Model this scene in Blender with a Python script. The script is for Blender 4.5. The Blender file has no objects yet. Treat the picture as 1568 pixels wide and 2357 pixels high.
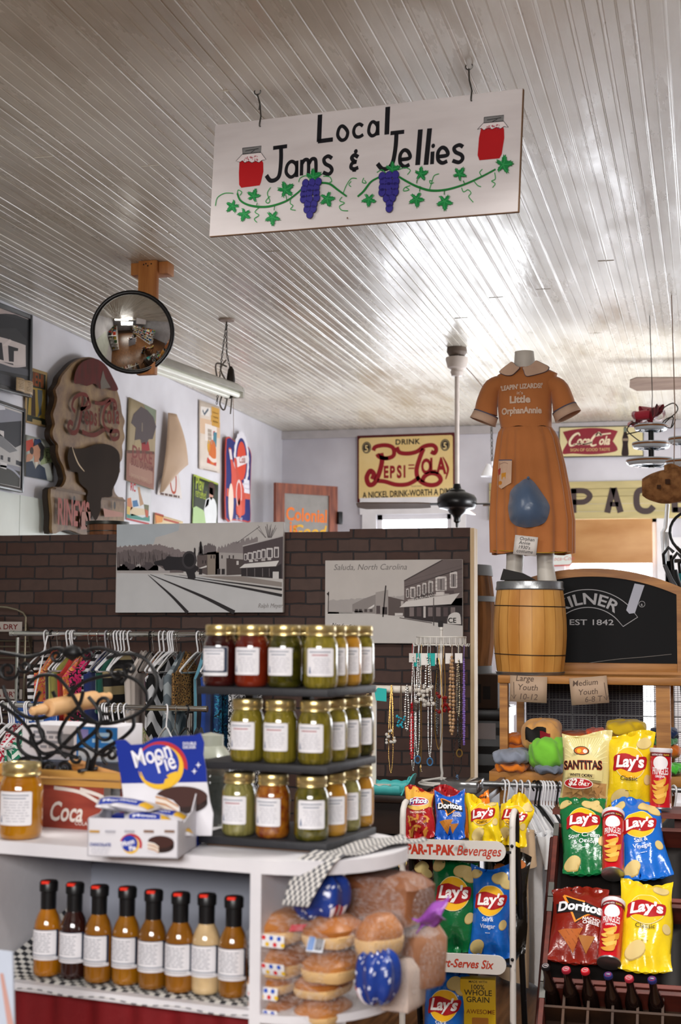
import bpy, bmesh, math, random
from math import sin, cos, pi, radians as R, sqrt, atan2, exp
from mathutils import Vector as V, Matrix, noise
from mathutils.geometry import tessellate_polygon
rnd = random.Random(7)
S = bpy.context.scene
C = S.collection

# ------------------------------------------------------------------ camera
FPX, CX, CY = 3267.0,784.0,1178.5          # 50 mm lens on a 24 mm wide frame,1568 x 2357
EYE = V((0,0,1.46))
_d = V((1632 - CX,1452 - CY, FPX)).normalized()          # direction of the ceiling boards
_d2 = V((1632 - 10000 - CX,1452 - 60 - CY, FPX))
_up = _d.cross(_d2).normalized()
if _up.y > 0: _up = -_up
_rt = _d.cross(_up).normalized()
if _rt.x < 0: _rt = -_rt
CAMR = Matrix((_rt, _d, _up))                              # camera (x right, y down, z ahead) -> world
cam_data = bpy.data.cameras.new('camera')
cam = bpy.data.objects.new('camera', cam_data); C.objects.link(cam)
cam_data.sensor_fit = 'HORIZONTAL'; cam_data.sensor_width = 24.0; cam_data.lens = 24.0 * FPX / 1568
cam.matrix_world = Matrix.Translation(EYE) @ (CAMR @ Matrix(((1,0,0),(0,-1,0),(0,0,-1)))).to_4x4()
cam_data.clip_start = .05
cam_data.dof.use_dof = True; cam_data.dof.focus_distance = 5.6; cam_data.dof.aperture_fstop = 4.2
S.camera = cam
S.view_settings.view_transform = 'Standard'; S.view_settings.look = 'None'
S.view_settings.gamma = 1; S.view_settings.use_curve_mapping = False
S.view_settings.exposure = 0.0
S.cycles.use_denoising = True
S.cycles.max_bounces = 8; S.cycles.diffuse_bounces = 4; S.cycles.glossy_bounces = 4
S.cycles.transmission_bounces = 8; S.cycles.transparent_max_bounces = 12
S.cycles.caustics_reflective = False; S.cycles.caustics_refractive = False
S.cycles.sample_clamp_indirect = 6

def ray(px, py): return CAMR @ V((px - CX, py - CY, FPX))
def at(px, py, Y):                                         # point of the sight line at world Y
    v = ray(px, py); return EYE + v * (Y / v.y)
def atZ(px, py, Z):
    v = ray(px, py); return EYE + v * ((Z - EYE.z) / v.z)
def atX(px, py, X):
    v = ray(px, py); return EYE + v * (X / v.x)
def atP(px, py, o, n):
    v = ray(px, py); return EYE + v * ((V(o) - EYE).dot(n) / v.dot(n))

# ------------------------------------------------------------------ world and large lights
W = bpy.data.worlds.new('sky'); S.world = W; W.use_nodes = True
bg = W.node_tree.nodes['Background']; bg.inputs[0].default_value = (.80,.88,1,1); bg.inputs[1].default_value = 1.2
def area(name, loc, target, sx, sy, power, col=(1,1,1), spread=180):
    L = bpy.data.lights.new(name, 'AREA'); L.shape = 'RECTANGLE'; L.size = sx; L.size_y = sy
    L.energy = power; L.color = col; L.spread = R(spread)
    o = bpy.data.objects.new(name, L); C.objects.link(o); o.location = loc
    o.rotation_euler = (V(target) - V(loc)).to_track_quat('-Z', 'Y').to_euler()
    return o
area('window_daylight_1',(-1.9,12.25,1.75),(-1.9,0,1.9),.6,.9,32,(.92,.96,1))
area('window_daylight_3',(.7,12.25,1.6),(.3,0,1.9),1.1,1.9,22,(.92,.96,1))
area('side_daylight',(3.2,10.2,1.8),(-2,10.6,1.9),2.2,1.6,120,(.94,.97,1))
area('far_fill_light',(.35,8.7,2.1),(-1.7,12.4,2.0),1.6,.5,62,(.96,.97,1))  # added fill that brightens the back wall and far ceiling, no fixture there
area('shop_lamp_1',(-.9,1.6,3.05),(-.9,1.9,0),1.2,.2,10,(1,.97,.92),130)
area('shop_lamp_2',(.3,3.6,3.05),(-.4,4.2,0),1.2,.2,40,(1,.97,.92),130)
area('shop_lamp_3',(-2.4,3.4,3.05),(-2.4,5,0),1.2,.2,32,(1,.97,.92),130)
area('front_fill_light',(-.5,-2.2,2.4),(-.9,3,.5),3.0,.9,122,(1,.97,.95),120)  # added soft fill behind the viewer, no window opening belongs to it


# ------------------------------------------------------------------ materials
def lin(c): return c / 12.92 if c <= .04045 else ((c + .055) / 1.055) ** 2.4
def hexc(h):
    h = h.lstrip('#'); return tuple(lin(int(h[i:i + 2],16) / 255) for i in (0,2,4)) + (1,)
_mats = {}
def mat(name, col='#808080', rough=.5, metal=0., var=.06, scale=12., bump=0., bscale=60., trans=0., ior=1.45, emit=0., alpha=1., coat=0., col2=None, stretch=None, spec=.35, sheen=0.):
    """principled material whose colour is broken up by noise"""
    if name in _mats: return _mats[name]
    m = bpy.data.materials.new(name); m.use_nodes = True; _mats[name] = m
    nt = m.node_tree; N = nt.nodes; b = N['Principled BSDF']
    b.inputs['Roughness'].default_value = rough; b.inputs['Metallic'].default_value = metal
    b.inputs['Specular IOR Level'].default_value = spec
    if coat: b.inputs['Coat Weight'].default_value = coat; b.inputs['Coat Roughness'].default_value = .08
    if trans: b.inputs['Transmission Weight'].default_value = trans; b.inputs['IOR'].default_value = ior
    if sheen: b.inputs['Sheen Weight'].default_value = sheen
    c1 = hexc(col) if isinstance(col, str) else tuple(col) + (1,)
    c2 = hexc(col2) if col2 else tuple(max(0, x * (1 - 2 * var)) for x in c1[:3]) + (1,)
    tc = N.new('ShaderNodeTexCoord'); mp = N.new('ShaderNodeMapping')
    if stretch: mp.inputs['Scale'].default_value = stretch
    nt.links.new(tc.outputs['Object'], mp.inputs[0])
    nz = N.new('ShaderNodeTexNoise'); nz.inputs['Scale'].default_value = scale; nz.inputs['Detail'].default_value = 4
    nt.links.new(mp.outputs[0], nz.inputs['Vector'])
    cr = N.new('ShaderNodeValToRGB'); cr.color_ramp.elements[0].position = .35; cr.color_ramp.elements[1].position = .65
    cr.color_ramp.elements[0].color = c2; cr.color_ramp.elements[1].color = c1
    nt.links.new(nz.outputs[0], cr.inputs[0]); nt.links.new(cr.outputs[0], b.inputs['Base Color'])
    if bump:
        n2 = N.new('ShaderNodeTexNoise'); n2.inputs['Scale'].default_value = bscale; n2.inputs['Detail'].default_value = 3
        bp = N.new('ShaderNodeBump'); bp.inputs['Strength'].default_value = bump; bp.inputs['Distance'].default_value = .01
        nt.links.new(mp.outputs[0], n2.inputs['Vector']); nt.links.new(n2.outputs[0], bp.inputs['Height'])
        nt.links.new(bp.outputs[0], b.inputs['Normal'])
    if emit:
        b.inputs['Emission Color'].default_value = c1; b.inputs['Emission Strength'].default_value = emit
    if alpha < 1: b.inputs['Alpha'].default_value = alpha
    return m
def ink(h, rough=.5):                                      # printed or painted colour
    if isinstance(h, bpy.types.Material): return h
    return mat('ink_%s_%d' % (h.lstrip('#'), int(rough * 100)), h, max(rough,.55) if rough == .5 else rough, var=.03, scale=9, spec=.22)
def foil(h):                                               # glossy crinkled film
    return mat('film_' + h.lstrip('#'), h,.22, var=.04, scale=8, bump=.35, bscale=28, spec=.6)

# ------------------------------------------------------------------ meshes
def link(o, parent=None):
    C.objects.link(o)
    if parent: o.parent = parent
    return o
class MB:
    def __init__(s): s.v = []; s.f = []; s.m = []
    def add(s, vs, fs, m=0, X=None):
        k = len(s.v); s.v += [X @ V(p) if X else V(p) for p in vs]
        s.f += [tuple(i + k for i in f) for f in fs]; s.m += [m] * len(fs); return s
    def box(s, c, d, m=0, X=None, rot=None, ch=0.0):
        x, y, z = d[0] / 2, d[1] / 2, d[2] / 2
        T = Matrix.Translation(c)
        if rot: T = T @ Matrix.Rotation(rot[2],4, 'Z') @ Matrix.Rotation(rot[1],4, 'Y') @ Matrix.Rotation(rot[0],4, 'X')
        if X: T = X @ T
        if ch:
            bm = bmesh.new(); bmesh.ops.create_cube(bm, size=1)
            for v in bm.verts: v.co = V((v.co.x * 2 * x, v.co.y * 2 * y, v.co.z * 2 * z))
            bmesh.ops.bevel(bm, geom=bm.edges[:], offset=ch, segments=2, affect='EDGES', profile=.5)
            bm.verts.index_update()
            s.add([v.co.copy() for v in bm.verts],[[v.index for v in f.verts] for f in bm.faces], m, T); bm.free(); return s
        vs = [(a * x, b * y, e * z) for e in (-1,1) for a, b in ((-1,-1),(1,-1),(1,1),(-1,1))]
        return s.add(vs,[(0,3,2,1),(4,5,6,7),(0,1,5,4),(1,2,6,5),(2,3,7,6),(3,0,4,7)], m, T)
    def boxx(s, a, b, m=0, X=None, ch=0.0):
        a = V(a); b = V(b)
        return s.box((a + b) / 2,[abs(t) for t in (b - a)], m, X, None, ch)
    def tube(s, pts, r, n=8, m=0, closed=False, X=None, caps=True):
        pts = [V(p) for p in pts]; N = len(pts); rings = []; ref = None
        rr = r if isinstance(r,(list, tuple)) else [r] * N
        for i in range(N):
            a = pts[i - 1] if (i or closed) else pts[0]; b = pts[(i + 1) % N] if (i < N - 1 or closed) else pts[-1]
            t = (b - a)
            t = t.normalized() if t.length > 1e-9 else V((0,0,1))
            if ref is None: ref = t.orthogonal().normalized()
            ref = (ref - t * ref.dot(t))
            ref = ref.normalized() if ref.length > 1e-6 else t.orthogonal().normalized()
            q = t.cross(ref)
            rings.append([pts[i] + (ref * cos(2 * pi * k / n) + q * sin(2 * pi * k / n)) * rr[i] for k in range(n)])
        vs = [p for g in rings for p in g]; fs = []
        for i in range(N if closed else N - 1):
            j = (i + 1) % N
            for k in range(n): fs.append((i * n + k, i * n + (k + 1) % n, j * n + (k + 1) % n, j * n + k))
        if caps and not closed: fs += [tuple(range(n))[::-1], tuple((N - 1) * n + k for k in range(n))]
        return s.add(vs, fs, m, X)
    def lathe(s, prof, n=24, c=(0,0,0), m=0, X=None, sx=1, sy=1):
        c = V(c); vs = []; fs = []; P = len(prof)
        for r, z in prof:
            vs += [c + V((r * sx * cos(2 * pi * k / n), r * sy * sin(2 * pi * k / n), z)) for k in range(n)]
        for i in range(P - 1):
            for k in range(n): fs.append((i * n + k, i * n + (k + 1) % n,(i + 1) * n + (k + 1) % n,(i + 1) * n + k))
        if prof[0][0] > 1e-5: fs.append(tuple(range(n))[::-1])
        if prof[-1][0] > 1e-5: fs.append(tuple((P - 1) * n + k for k in range(n)))
        return s.add(vs, fs, m, X)
    def ball(s, c, r, n=10, m=0, X=None, sc=(1,1,1)):
        c = V(c); h = max(4, n // 2 + 1); vs = []; fs = []
        for i in range(h + 1):
            a = pi * i / h
            vs += [c + V((r * sc[0] * sin(a) * cos(2 * pi * k / n), r * sc[1] * sin(a) * sin(2 * pi * k / n),-r * sc[2] * cos(a))) for k in range(n)]
        for i in range(h):
            for k in range(n): fs.append((i * n + k, i * n + (k + 1) % n,(i + 1) * n + (k + 1) % n,(i + 1) * n + k))
        return s.add(vs, fs, m, X)
    def prism(s, poly, h0, h1, fn=None, m=0, X=None):
        """closed outline in (u,v) between heights h0 and h1; fn maps (u,v,h) to a point"""
        fn = fn or (lambda u, v, h: (u, v, h)); n = len(poly)
        vs = [fn(u, v, h0) for u, v in poly] + [fn(u, v, h1) for u, v in poly]
        tri = tessellate_polygon([[V((u, v,0)) for u, v in poly]])
        fs = [tuple(t)[::-1] for t in tri] + [tuple(i + n for i in t) for t in tri]
        fs += [(i,(i + 1) % n,(i + 1) % n + n, i + n) for i in range(n)]
        return s.add(vs, fs, m, X)
    def sheet(s, fn, nu, nv, m=0, X=None, wrap=False):
        vs = [fn(i / nu, j / nv) for j in range(nv + 1) for i in range(nu + (0 if wrap else 1))]
        w = nu if wrap else nu + 1; fs = []
        for j in range(nv):
            for i in range(nu): fs.append((j * w + i, j * w + (i + 1) % w,(j + 1) * w + (i + 1) % w,(j + 1) * w + i))
        return s.add(vs, fs, m, X)
    def build(s, name, mats, parent=None, smooth=True, ang=38, weld=0, solid=0, offset=0):
        me = bpy.data.meshes.new(name); me.from_pydata([tuple(v) for v in s.v],[], s.f)
        if not isinstance(mats,(list, tuple)): mats = [mats]
        for m in mats: me.materials.append(ink(m))
        if len(mats) > 1: me.polygons.foreach_set('material_index', s.m)
        bm = bmesh.new(); bm.from_mesh(me)
        if weld: bmesh.ops.remove_doubles(bm, verts=bm.verts, dist=weld)
        bmesh.ops.recalc_face_normals(bm, faces=bm.faces)
        bm.to_mesh(me); bm.free()
        if smooth:
            me.polygons.foreach_set('use_smooth',[True] * len(me.polygons)); me.set_sharp_from_angle(angle=R(ang))
        me.update()
        o = bpy.data.objects.new(name, me); link(o, parent)
        if solid:
            md = o.modifiers.new('thickness', 'SOLIDIFY'); md.thickness = solid; md.offset = offset
        return o
def tag(o, label=None, cat=None, group=None, kind=None):
    if label: o['label'] = label
    if cat: o['category'] = cat
    if group: o['group'] = group
    if kind: o['kind'] = kind
    return o
def thing(name, label, cat, loc=(0,0,0), rot=0, group=None):
    o = bpy.data.objects.new(name, None); C.objects.link(o); o.empty_display_size = .05
    o.location = loc
    if isinstance(rot, Matrix): o.rotation_euler = rot.to_euler()
    else: o.rotation_euler = rot if isinstance(rot,(tuple, list)) else (0,0, rot)
    return tag(o, label, cat, group)
_kids = {}
def dup(root, loc=None, rot=None, label=None, group=None, scale=None):
    def cp(o, par):
        c = o.copy(); C.objects.link(c)
        if par: c.parent = par
        for ch in o.children: cp(ch, c)
        return c
    r = cp(root, None)
    if loc is not None: r.location = loc
    if rot is not None: r.rotation_euler = rot.to_euler() if isinstance(rot, Matrix) else (rot if isinstance(rot,(tuple, list)) else (0,0, rot))
    if scale: r.scale = scale if isinstance(scale,(tuple, list)) else (scale,) * 3
    if label: r['label'] = label
    if group: r['group'] = group
    return r
def frame(o, u, n):
    """matrix with local x along u, local -y facing out along n (the viewer side), z up"""
    u = V(u).normalized(); n = V(n); n = (n - u * n.dot(u)).normalized(); z = u.cross(-n)
    return Matrix(((u.x,-n.x, z.x),(u.y,-n.y, z.y),(u.z,-n.z, z.z)))

# ------------------------------------------------------------------ flat artwork (signs, labels, print)
_tcache = {}
def textmesh(body, bold=0.0, space=1.0):
    k = (body, bold, space)
    if k not in _tcache:
        cu = bpy.data.curves.new('lettering', 'FONT'); cu.body = body; cu.size = 1; cu.offset = bold; cu.resolution_u = 3
        cu.space_character = space; cu.fill_mode = 'FRONT'
        ob = bpy.data.objects.new('lettering', cu); C.objects.link(ob)
        me = bpy.data.meshes.new_from_object(ob)
        vs = [(v.co.x, v.co.y) for v in me.vertices]; fs = [tuple(p.vertices) for p in me.polygons]
        bpy.data.objects.remove(ob); bpy.data.curves.remove(cu); bpy.data.meshes.remove(me)
        x0 = min([v[0] for v in vs] or [0]); x1 = max([v[0] for v in vs] or [1])
        _tcache[k] = (vs, fs, x0, x1)
    return _tcache[k]
def smooth_line(pts, sub=6, closed=False):
    n = len(pts); out = []
    if n < 3: return [tuple(p) for p in pts]
    for i in range(n if closed else n - 1):
        p = [pts[(i + k) % n] if closed else pts[min(max(i + k,0), n - 1)] for k in (-1,0,1,2)]
        for t in range(sub):
            t /= sub
            out.append(tuple(.5 * (2 * b + (c - a) * t + (2 * a - 5 * b + 4 * c - d) * t * t + (3 * b - a - 3 * c + d) * t ** 3) for a, b, c, d in zip(*p)))
    if not closed: out.append(tuple(pts[-1]))
    return out
class Art:
    def __init__(s, step=.0005): s.it = []; s.k = 0; s.step = step
    def up(s, n=1): s.k += n; return s
    def raw(s, vs, fs, m): s.it.append((vs, fs, m, s.k)); return s
    def poly(s, pts, m):
        pts = [tuple(p) for p in pts]
        return s.raw(pts,[tuple(t) for t in tessellate_polygon([[V((x, y,0)) for x, y in pts]])], m)
    def rect(s, x0, y0, x1, y1, m, r=0):
        if not r: return s.raw([(x0, y0),(x1, y0),(x1, y1),(x0, y1)],[(0,1,2,3)], m)
        P = []
        for cx, cy, a in ((x1 - r, y0 + r,-90),(x1 - r, y1 - r,0),(x0 + r, y1 - r,90),(x0 + r, y0 + r,180)):
            P += [(cx + r * cos(R(a + t)), cy + r * sin(R(a + t))) for t in (0,22,45,68,90)]
        return s.raw(P,[tuple(range(len(P)))], m)
    def ell(s, cx, cy, rx, ry, m, n=28, rot=0):
        P = [(rx * cos(2 * pi * k / n), ry * sin(2 * pi * k / n)) for k in range(n)]
        c, d = cos(rot), sin(rot)
        P = [(cx + x * c - y * d, cy + x * d + y * c) for x, y in P]
        return s.raw(P,[tuple(range(n))], m)
    def stroke(s, pts, w, m, sm=6, closed=False, taper=False):
        P = smooth_line(pts, sm, closed) if sm else [tuple(p) for p in pts]
        n = len(P); vs = []; fs = []
        for i in range(n):
            a = P[i - 1] if (i or closed) else P[0]; b = P[(i + 1) % n] if (i < n - 1 or closed) else P[-1]
            tx, ty = b[0] - a[0], b[1] - a[1]; L = math.hypot(tx, ty) or 1; tx /= L; ty /= L
            ww = w / 2
            if taper: ww *= (.35 + .65 * sin(pi * i / (n - 1))) if taper is True else taper(i / (n - 1))
            ex = 0
            vs += [(P[i][0] - ty * ww, P[i][1] + tx * ww),(P[i][0] + ty * ww, P[i][1] - tx * ww)]
        for i in range(n if closed else n - 1):
            j = (i + 1) % n; fs.append((2 * i,2 * i + 1,2 * j + 1,2 * j))
        return s.raw(vs, fs, m)
    def text(s, body, x, y, size, m, align='C', bold=0.0, shear=0.0, sx=1.0, rot=0.0, arc=None, width=None, space=1.0):
        vs, fs, x0, x1 = textmesh(body, bold, space)
        if width: sx = width / size / max(x1 - x0,1e-4)
        ox = {'L': x0, 'C': (x0 + x1) / 2, 'R': x1}[align]
        c, d = cos(rot), sin(rot); out = []
        for a, b in vs:
            p, q = ((a - ox) + b * shear) * size * sx, b * size
            if arc:                                        # bend around a circle of this radius
                t = p / arc; p, q = (arc + q) * sin(t),(arc + q) * cos(t) - arc
            out.append((x + p * c - q * d, y + p * d + q * c))
        return s.raw(out, fs, m)
    def scrib(s, x0, y0, x1, y1, rows, m, fill=.5, seed=1, ragged=.35):
        """rows of tiny unreadable print"""
        q = random.Random(seed); h = (y1 - y0) / rows
        for i in range(rows):
            yy = y1 - (i + .5) * h; w = (x1 - x0) * (1 - ragged * q.random()); xx = (x0 + x1 - w) / 2; e = xx + w
            while xx < e:
                l = min(e - xx, h * (1 + 2.2 * q.random())); s.rect(xx, yy - h * fill / 2, xx + l, yy + h * fill / 2, m); xx += l + h * .45
        return s
    def build(s, name, parent, fn, base=.0006, grid=None, smooth=False):
        keys = []; MBs = MB()
        groups = {}
        for vs, fs, m, k in s.it: groups.setdefault(k,[]).append((vs, fs, m))
        for k, its in sorted(groups.items()):
            h = base + k * s.step
            if grid:
                bm = bmesh.new()
                for vs, fs, m in its:
                    if m not in keys: keys.append(m)
                    bv = [bm.verts.new((x, y,0)) for x, y in vs]
                    for f in fs:
                        try:
                            q = bm.faces.new([bv[i] for i in f]); q.material_index = keys.index(m)
                        except ValueError: pass
                for ax, g in enumerate(grid):
                    if not g or not bm.verts: continue
                    lo = min(v.co[ax] for v in bm.verts); hi = max(v.co[ax] for v in bm.verts)
                    i = math.floor(lo / g) + 1; no = (1,0,0) if ax == 0 else (0,1,0)
                    while i * g < hi - 1e-6:
                        bmesh.ops.bisect_plane(bm, geom=bm.verts[:] + bm.edges[:] + bm.faces[:], dist=1e-7, plane_co=(i * g if ax == 0 else 0, i * g if ax == 1 else 0,0), plane_no=no); i += 1
                bm.verts.index_update()
                vv = [fn(v.co.x, v.co.y, h) for v in bm.verts]; b0 = len(MBs.v); MBs.v += [V(p) for p in vv]
                for f in bm.faces:
                    MBs.f.append(tuple(v.index + b0 for v in f.verts)); MBs.m.append(f.material_index)
                bm.free()
            else:
                for vs, fs, m in its:
                    if m not in keys: keys.append(m)
                    MBs.add([fn(x, y, h) for x, y in vs], fs, keys.index(m))
        me = bpy.data.meshes.new(name); me.from_pydata([tuple(v) for v in MBs.v],[], MBs.f)
        for k in keys: me.materials.append(ink(k))
        me.polygons.foreach_set('material_index', MBs.m)
        if smooth: me.polygons.foreach_set('use_smooth',[True] * len(me.polygons))
        me.update()
        return link(bpy.data.objects.new(name, me), parent)
def flat(u, v, h): return (u,-h, v)                       # art on a panel standing in local xz, facing local -y
def panel(w, h, t, m, parent, name, edge=None, ch=0):      # standing board, front face at y=0
    mb = MB(); mb.boxx((-w / 2,0,0),(w / 2, t, h), ch=ch); return mb.build(name, m, parent)

# ------------------------------------------------------------------ room shell
ZC, XL, YB, XR, YF = 3.26,-3.765,12.38,3.4,-4.5
def struct(o): o['kind'] = 'structure'; return o
def wood_floor():
    m = mat('floor_boards', '#7a5232',.35, col2='#4a2f1c', scale=6, stretch=(6,.5,1), bump=.1)
    return m
def plaster(name, col, col2, crack=.5):
    m = mat(name, col,.55, col2=col2, scale=1.6, bump=.12, bscale=7)
    return m
def ceiling_paint():
    """old glossy white paint on boards: mottled, brownish where worn, uneven gloss"""
    m = bpy.data.materials.new('ceiling_paint'); m.use_nodes = True; nt = m.node_tree; N = nt.nodes; b = N['Principled BSDF']
    tc = N.new('ShaderNodeTexCoord'); mp = N.new('ShaderNodeMapping'); mp.inputs['Scale'].default_value = (3.5,.7,1)
    nt.links.new(tc.outputs['Object'], mp.inputs[0])
    n1 = N.new('ShaderNodeTexNoise'); n1.inputs['Scale'].default_value = 1.4; n1.inputs['Detail'].default_value = 6; n1.inputs['Roughness'].default_value = .65
    nt.links.new(mp.outputs[0], n1.inputs['Vector'])
    n3 = N.new('ShaderNodeTexNoise'); n3.inputs['Scale'].default_value = 1.1; n3.inputs['Detail'].default_value = 4
    nt.links.new(tc.outputs['Object'], n3.inputs['Vector'])
    cr = N.new('ShaderNodeValToRGB'); e = cr.color_ramp.elements
    e[0].position = .33; e[0].color = hexc('#c6bfb1'); e[1].position = .6; e[1].color = hexc('#dcd9ce')
    nt.links.new(n1.outputs[0], cr.inputs[0])
    c2 = N.new('ShaderNodeValToRGB'); e = c2.color_ramp.elements
    e[0].position = .36; e[0].color = hexc('#c6b9a2'); e[1].position = .62; e[1].color = (1,1,1,1)
    nt.links.new(n3.outputs[0], c2.inputs[0])
    mx = N.new('ShaderNodeMix'); mx.data_type = 'RGBA'; mx.blend_type = 'MULTIPLY'; mx.inputs[0].default_value = .35
    nt.links.new(cr.outputs[0], mx.inputs[6]); nt.links.new(c2.outputs[0], mx.inputs[7]); nt.links.new(mx.outputs[2], b.inputs['Base Color'])
    rr = N.new('ShaderNodeMapRange'); rr.inputs[1].default_value = .3; rr.inputs[2].default_value = .7; rr.inputs[3].default_value = .16; rr.inputs[4].default_value = .42
    nt.links.new(n1.outputs[0], rr.inputs[0]); nt.links.new(rr.outputs[0], b.inputs['Roughness'])
    n2 = N.new('ShaderNodeTexNoise'); n2.inputs['Scale'].default_value = 3.5; n2.inputs['Detail'].default_value = 5
    nt.links.new(mp.outputs[0], n2.inputs['Vector'])
    bp = N.new('ShaderNodeBump'); bp.inputs['Strength'].default_value = .3; bp.inputs['Distance'].default_value = .01
    nt.links.new(n2.outputs[0], bp.inputs['Height']); nt.links.new(bp.outputs[0], b.inputs['Normal'])
    return m
def build_ceiling():
    pitch = .0905; prof = []; x = XL
    k = 0
    q = random.Random(3)
    while x < XR:                                          # tongue joint, then a bead down the middle of each board
        e = q.uniform(-.0015,.0015)
        prof += [(x,.003),(x + .003,.003),(x + .006, e),(x + .0395, e),(x + .0415,.002),(x + .0445,.0006),(x + .048,.0),(x + .0515,.0006),(x + .0545,.002),(x + .0565, e),(x + pitch - .002, e)]
        x += pitch
    prof.append((XR,0))
    mb = MB(); ys = (YF,-1,2,4,6,8,10, YB)
    vs = [(px, y, ZC + pz) for y in ys for px, pz in prof]; n = len(prof)
    mb.add(vs,[(j * n + i, j * n + i + 1,(j + 1) * n + i + 1,(j + 1) * n + i) for j in range(len(ys) - 1) for i in range(n - 1)])
    mb.boxx((XL - .1, YF - .1, ZC + .012),(XR + .1, YB + .1, ZC + .1))
    # butt joints where boards end, as shallow ridges of filler
    for i in range(46):
        b = int(q.uniform(0,(XR - XL) / pitch)); y = q.uniform(2.5,11)
        xx = XL + b * pitch
        mb.boxx((xx + .008, y, ZC - .0016),(xx + .085, y + .004, ZC + .004))
    return struct(mb.build('ceiling', ceiling_paint(), smooth=False))
build_ceiling()
mb = MB(); mb.boxx((XL - .1, YF - .1,-.1),(XR + .1, YB + .1,0)); struct(mb.build('floor', wood_floor(), smooth=False))
pl = plaster('left_plaster', '#d9d8de', '#c4c2c8')
mb = MB(); mb.boxx((XL - .1, YF - .1,0),(XL, YB + .1, ZC)); struct(mb.build('wall_left', pl, smooth=False))
# back wall with window openings
WIN = []
def wall_with_holes(name, m, y, holes, x0=XL, x1=XR):
    mb = MB(); xs = sorted({x0, x1, *[h[0] for h in holes], *[h[1] for h in holes]}); zs = sorted({0, ZC, *[h[2] for h in holes], *[h[3] for h in holes]})
    for a, b in zip(xs, xs[1:]):
        for c, d in zip(zs, zs[1:]):
            if any(h[0] <= a and b <= h[1] and h[2] <= c and d <= h[3] for h in holes): continue
            mb.boxx((a, y, c),(b, y + .1, d))
    return struct(mb.build(name, m, smooth=False))
p0, p1 = at(868,1185, YB), at(1040,1185, YB); w1 = (p0.x, p1.x,.95, p0.z)
p2, p3 = at(1300,1192, YB), at(1512,1192, YB); w2 = (p2.x, p3.x,.25, p2.z)
w3 = (-.22,.95,.05,2.1); w4 = (1.75,2.95,.8,2.45)
backm = plaster('back_plaster', '#cfcdd4', '#b9b6bd')
wall_with_holes('wall_back', backm, YB,[w1, w2, w3, w4])
mb = MB(); mb.boxx((XR, YF - .1,0),(XR + .1, YB + .1, ZC)); struct(mb.build('wall_right', pl, smooth=False))
mb = MB(); mb.boxx((XL, YF - .1,0),(XR, YF, ZC)); struct(mb.build('wall_front', pl, smooth=False))
white_wood = mat('white_wood', '#e4e2e4',.4, scale=5)
sky = mat('daylight_pane', '#f4f8ff',.5, emit=5.5)
def window(n, w, label_sash=True, sash=True):
    t = bpy.data.objects.new('window_%d' % n, None); C.objects.link(t); t.location = (w[0], YB, w[2]); t['kind'] = 'structure'
    W_, H_ = w[1] - w[0], w[3] - w[2]
    mb = MB(); c = .13
    mb.boxx((-c,-.03,-.02),(0,.0, H_ + c)); mb.boxx((W_,-.03,-.02),(W_ + c,0, H_ + c)); mb.boxx((-c - .02,-.035, H_),(W_ + c + .02,0, H_ + c + .02)); mb.boxx((-c - .03,-.07,-.06),(W_ + c + .03,0,-.02))
    mb.build('casing', white_wood, t, smooth=False)
    mb = MB(); s = .045
    mb.boxx((0,.02,0),(s,.06, H_)); mb.boxx((W_ - s,.02,0),(W_,.06, H_)); mb.boxx((0,.02, H_ - s),(W_,.06, H_)); mb.boxx((0,.02,0),(W_,.06, s)); mb.boxx((0,.02, H_ * .5 - .02),(W_,.06, H_ * .5 + .02))
    mb.build('sash', white_wood, t, smooth=False)
    mb = MB(); mb.boxx((0,.07,0),(W_,.075, H_)); mb.build('pane', sky, t, smooth=False)
for i, w in enumerate((w1, w2, w3, w4)): window(i + 1, w)
# strip of trim at the head of the back wall, and the narrow line at the left wall head
mb = MB(); mb.boxx((XL, YB - .025, ZC - .075),(XR, YB, ZC - .003)); struct(mb.build('trim_1', mat('trim_paint', '#b9b4b4',.45), smooth=False))
# white boarding low on the left wall
mb = MB()
for a, b in ((3.7,5.4),(5.405,7.25),(7.256,8.3)): mb.boxx((XL, a,1.0),(XL + .02, b,2.2))
struct(mb.build('trim_2', mat('board_white', '#d5dbd3',.4, scale=3), smooth=False))
# stocked shelving behind the viewer, which the round mirror shows
def grocery(label, x0, x1, y0, y1, seed):
    o = thing('grocery_shelf', label, 'shelf',((x0 + x1) / 2,(y0 + y1) / 2,0),0, 'stocked shelving'); q = random.Random(seed); w, d = x1 - x0, y1 - y0
    mb = MB(); mb.boxx((-w / 2,-d / 2,0),(w / 2, d / 2,.1)); mb.boxx((-.02,-d / 2,0),(.02, d / 2,1.75))
    for z in (.5,.9,1.3,1.7): mb.boxx((-w / 2,-d / 2, z),(w / 2, d / 2, z + .025))
    mb.build('shelf_frame', white_wood, o, smooth=False)
    cols = ['#c9b04a', '#b8402a', '#3a6a9c', '#d8d2c4', '#4a7a4a', '#8a5a34', '#d9d9dc', '#2a2a30']; mb = MB()
    for z in (.1,.525,.925,1.325,1.725):
        for s in (-1,1):
            y = -d / 2 + .05
            while y < d / 2 - .12: l = q.uniform(.06,.16); mb.boxx((s * w * .12, y, z),(s * w * .46, y + l, z + q.uniform(.12,.33)), q.randrange(8)); y += l + .012
    g = mb.build('stocked_goods', cols, o, smooth=False); g['kind'] = 'stuff'
grocery('long stocked shelf along the left wall, seen only in the round mirror',-3.7,-3.0,-3.5,3.6,1)
grocery('long stocked shelf right of the aisle, seen only in the round mirror',.9,1.7,-3.5,4.2,2)
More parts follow.
